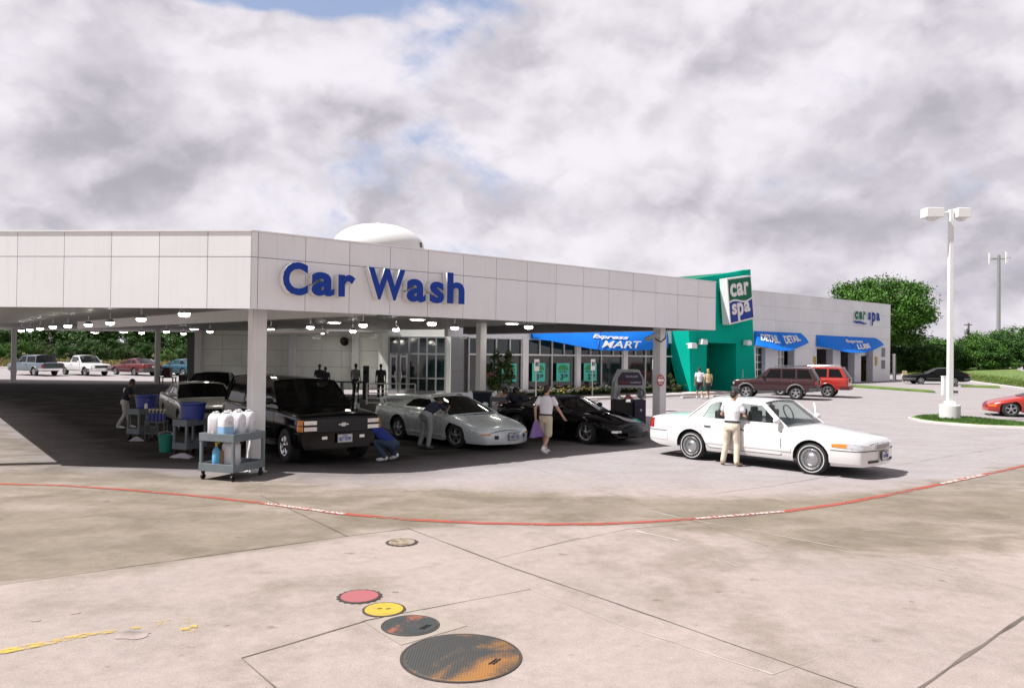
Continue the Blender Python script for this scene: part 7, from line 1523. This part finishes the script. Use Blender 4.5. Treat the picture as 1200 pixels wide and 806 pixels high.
tufts('grass_blades', lambda r_: (r_.uniform(-75, -14), 74.5 + abs(r_.gauss(0, 6))), .45, gl2, 9000, 'dry yellowish grass strip behind the far left kerb')
P_is = [(p.x, p.y) for p in ip]
def inis(r_):
    while True:
        x, y = r_.uniform(15.5, 27), r_.uniform(27, 33.5)
        if inpoly(x, y, P_is) and dseg(x, y, P_is) > .15: return x, y
tufts('grass_blades', inis, .09, leafmat('lawn_blades', (.03, .085, .012), (.09, .17, .03)), 9000, 'short green lawn on the lamp pole island')
# ---- flower bed and shrubs before the shop
bedm = pm('bed_soil', (.05, .035, .025), .9, var=.3)
mb = MB(); a, b_ = uw(590), u785 + .4; P = [cu(a, vM - 1.0), cu(b_, vM - 1.0), cu(b_, vM - .06), cu(a, vM - .06)]; mb.prism([(p.x, p.y) for p in P], lambda x, y, w: (x, y, gz(x, y) + w), .05, .2); tag(mb.build('flower_bed', bedm, flat=True), kind='structure')
fm = [pm('petal_' + n_, c, .6) for n_, c in (('cream', (.7, .6, .4)), ('pink', (.6, .25, .3)), ('yellow', (.65, .5, .1)), ('white', (.7, .68, .62)))]
plm = []
for i in range(4):
    mb = MB(); r_ = random.Random(70 + i)
    for k_ in range(70):
        a = r_.uniform(0, 6.28); e = r_.uniform(.2, 1.3); l = r_.uniform(.12, .30); base = Vector((r_.gauss(0, .08), r_.gauss(0, .08), 0)); d = Vector((cos(a) * cos(e), sin(a) * cos(e), sin(e))); w = Vector((-sin(a), cos(a), 0)) * .035
        mb.add([base, base + d * l * .6 + w, base + d * l, base + d * l * .6 - w], [(0, 1, 2, 3)])
    o = mb.build('foliage', LM[i % 3], flat=True, fix=False); m1 = o.data; bpy.data.objects.remove(o)
    mb = MB()
    for k_ in range(14): p = Vector((r_.gauss(0, .12), r_.gauss(0, .12), r_.uniform(.12, .3))); mb.ell(p, (.035, .035, .025), 6, 4)
    o = mb.build('blossom', fm[i]); m2 = o.data; bpy.data.objects.remove(o); plm.append((m1, m2))
nf_ = 34
for i in range(nf_):
    u_ = a_u = uw(592) + (u785 + .2 - uw(592)) * (i + .5) / nf_; p = cu(u_, vM - .55 + rnd.uniform(-.25, .25)); p.z = gz(p.x, p.y) + .19; k_ = rnd.randrange(4)
    t = thing('flower_plant', 'low flowering plant in the bed under the shop windows', 'flower', p, rnd.uniform(0, 6), 'flowering plants under the shop windows'); s_ = rnd.uniform(.9, 1.6); t.scale = (s_, s_, s_)
    for nm, me in zip(('foliage', 'blossom'), plm[k_]): o = bpy.data.objects.new(nm, me); COL.objects.link(o); o.parent = t
cm, cs = crown_mesh('crown', 91, .75, .7, 1.0, 900, .10, 12, 2, low=-.8); sm_t = trunk_mesh(92, .8, .04, cs, 1.2, 6)
q = at(585, 455, 33.5); plant('shrub', 'leafy green shrub in front of the shop windows near the coupe', 'shrub', (q.x, q.y, gz(q.x, q.y) + .1), cm, sm_t, 1.35, 1.05, .4)
q = on_plane(786, 455, cu(0, vM - 1.2), NF); plant('shrub', 'thin young shrub at the foot of the teal side wall', 'shrub', (q.x, q.y, gz(q.x, q.y)), cm, sm_t, 1.1, .6, 2)
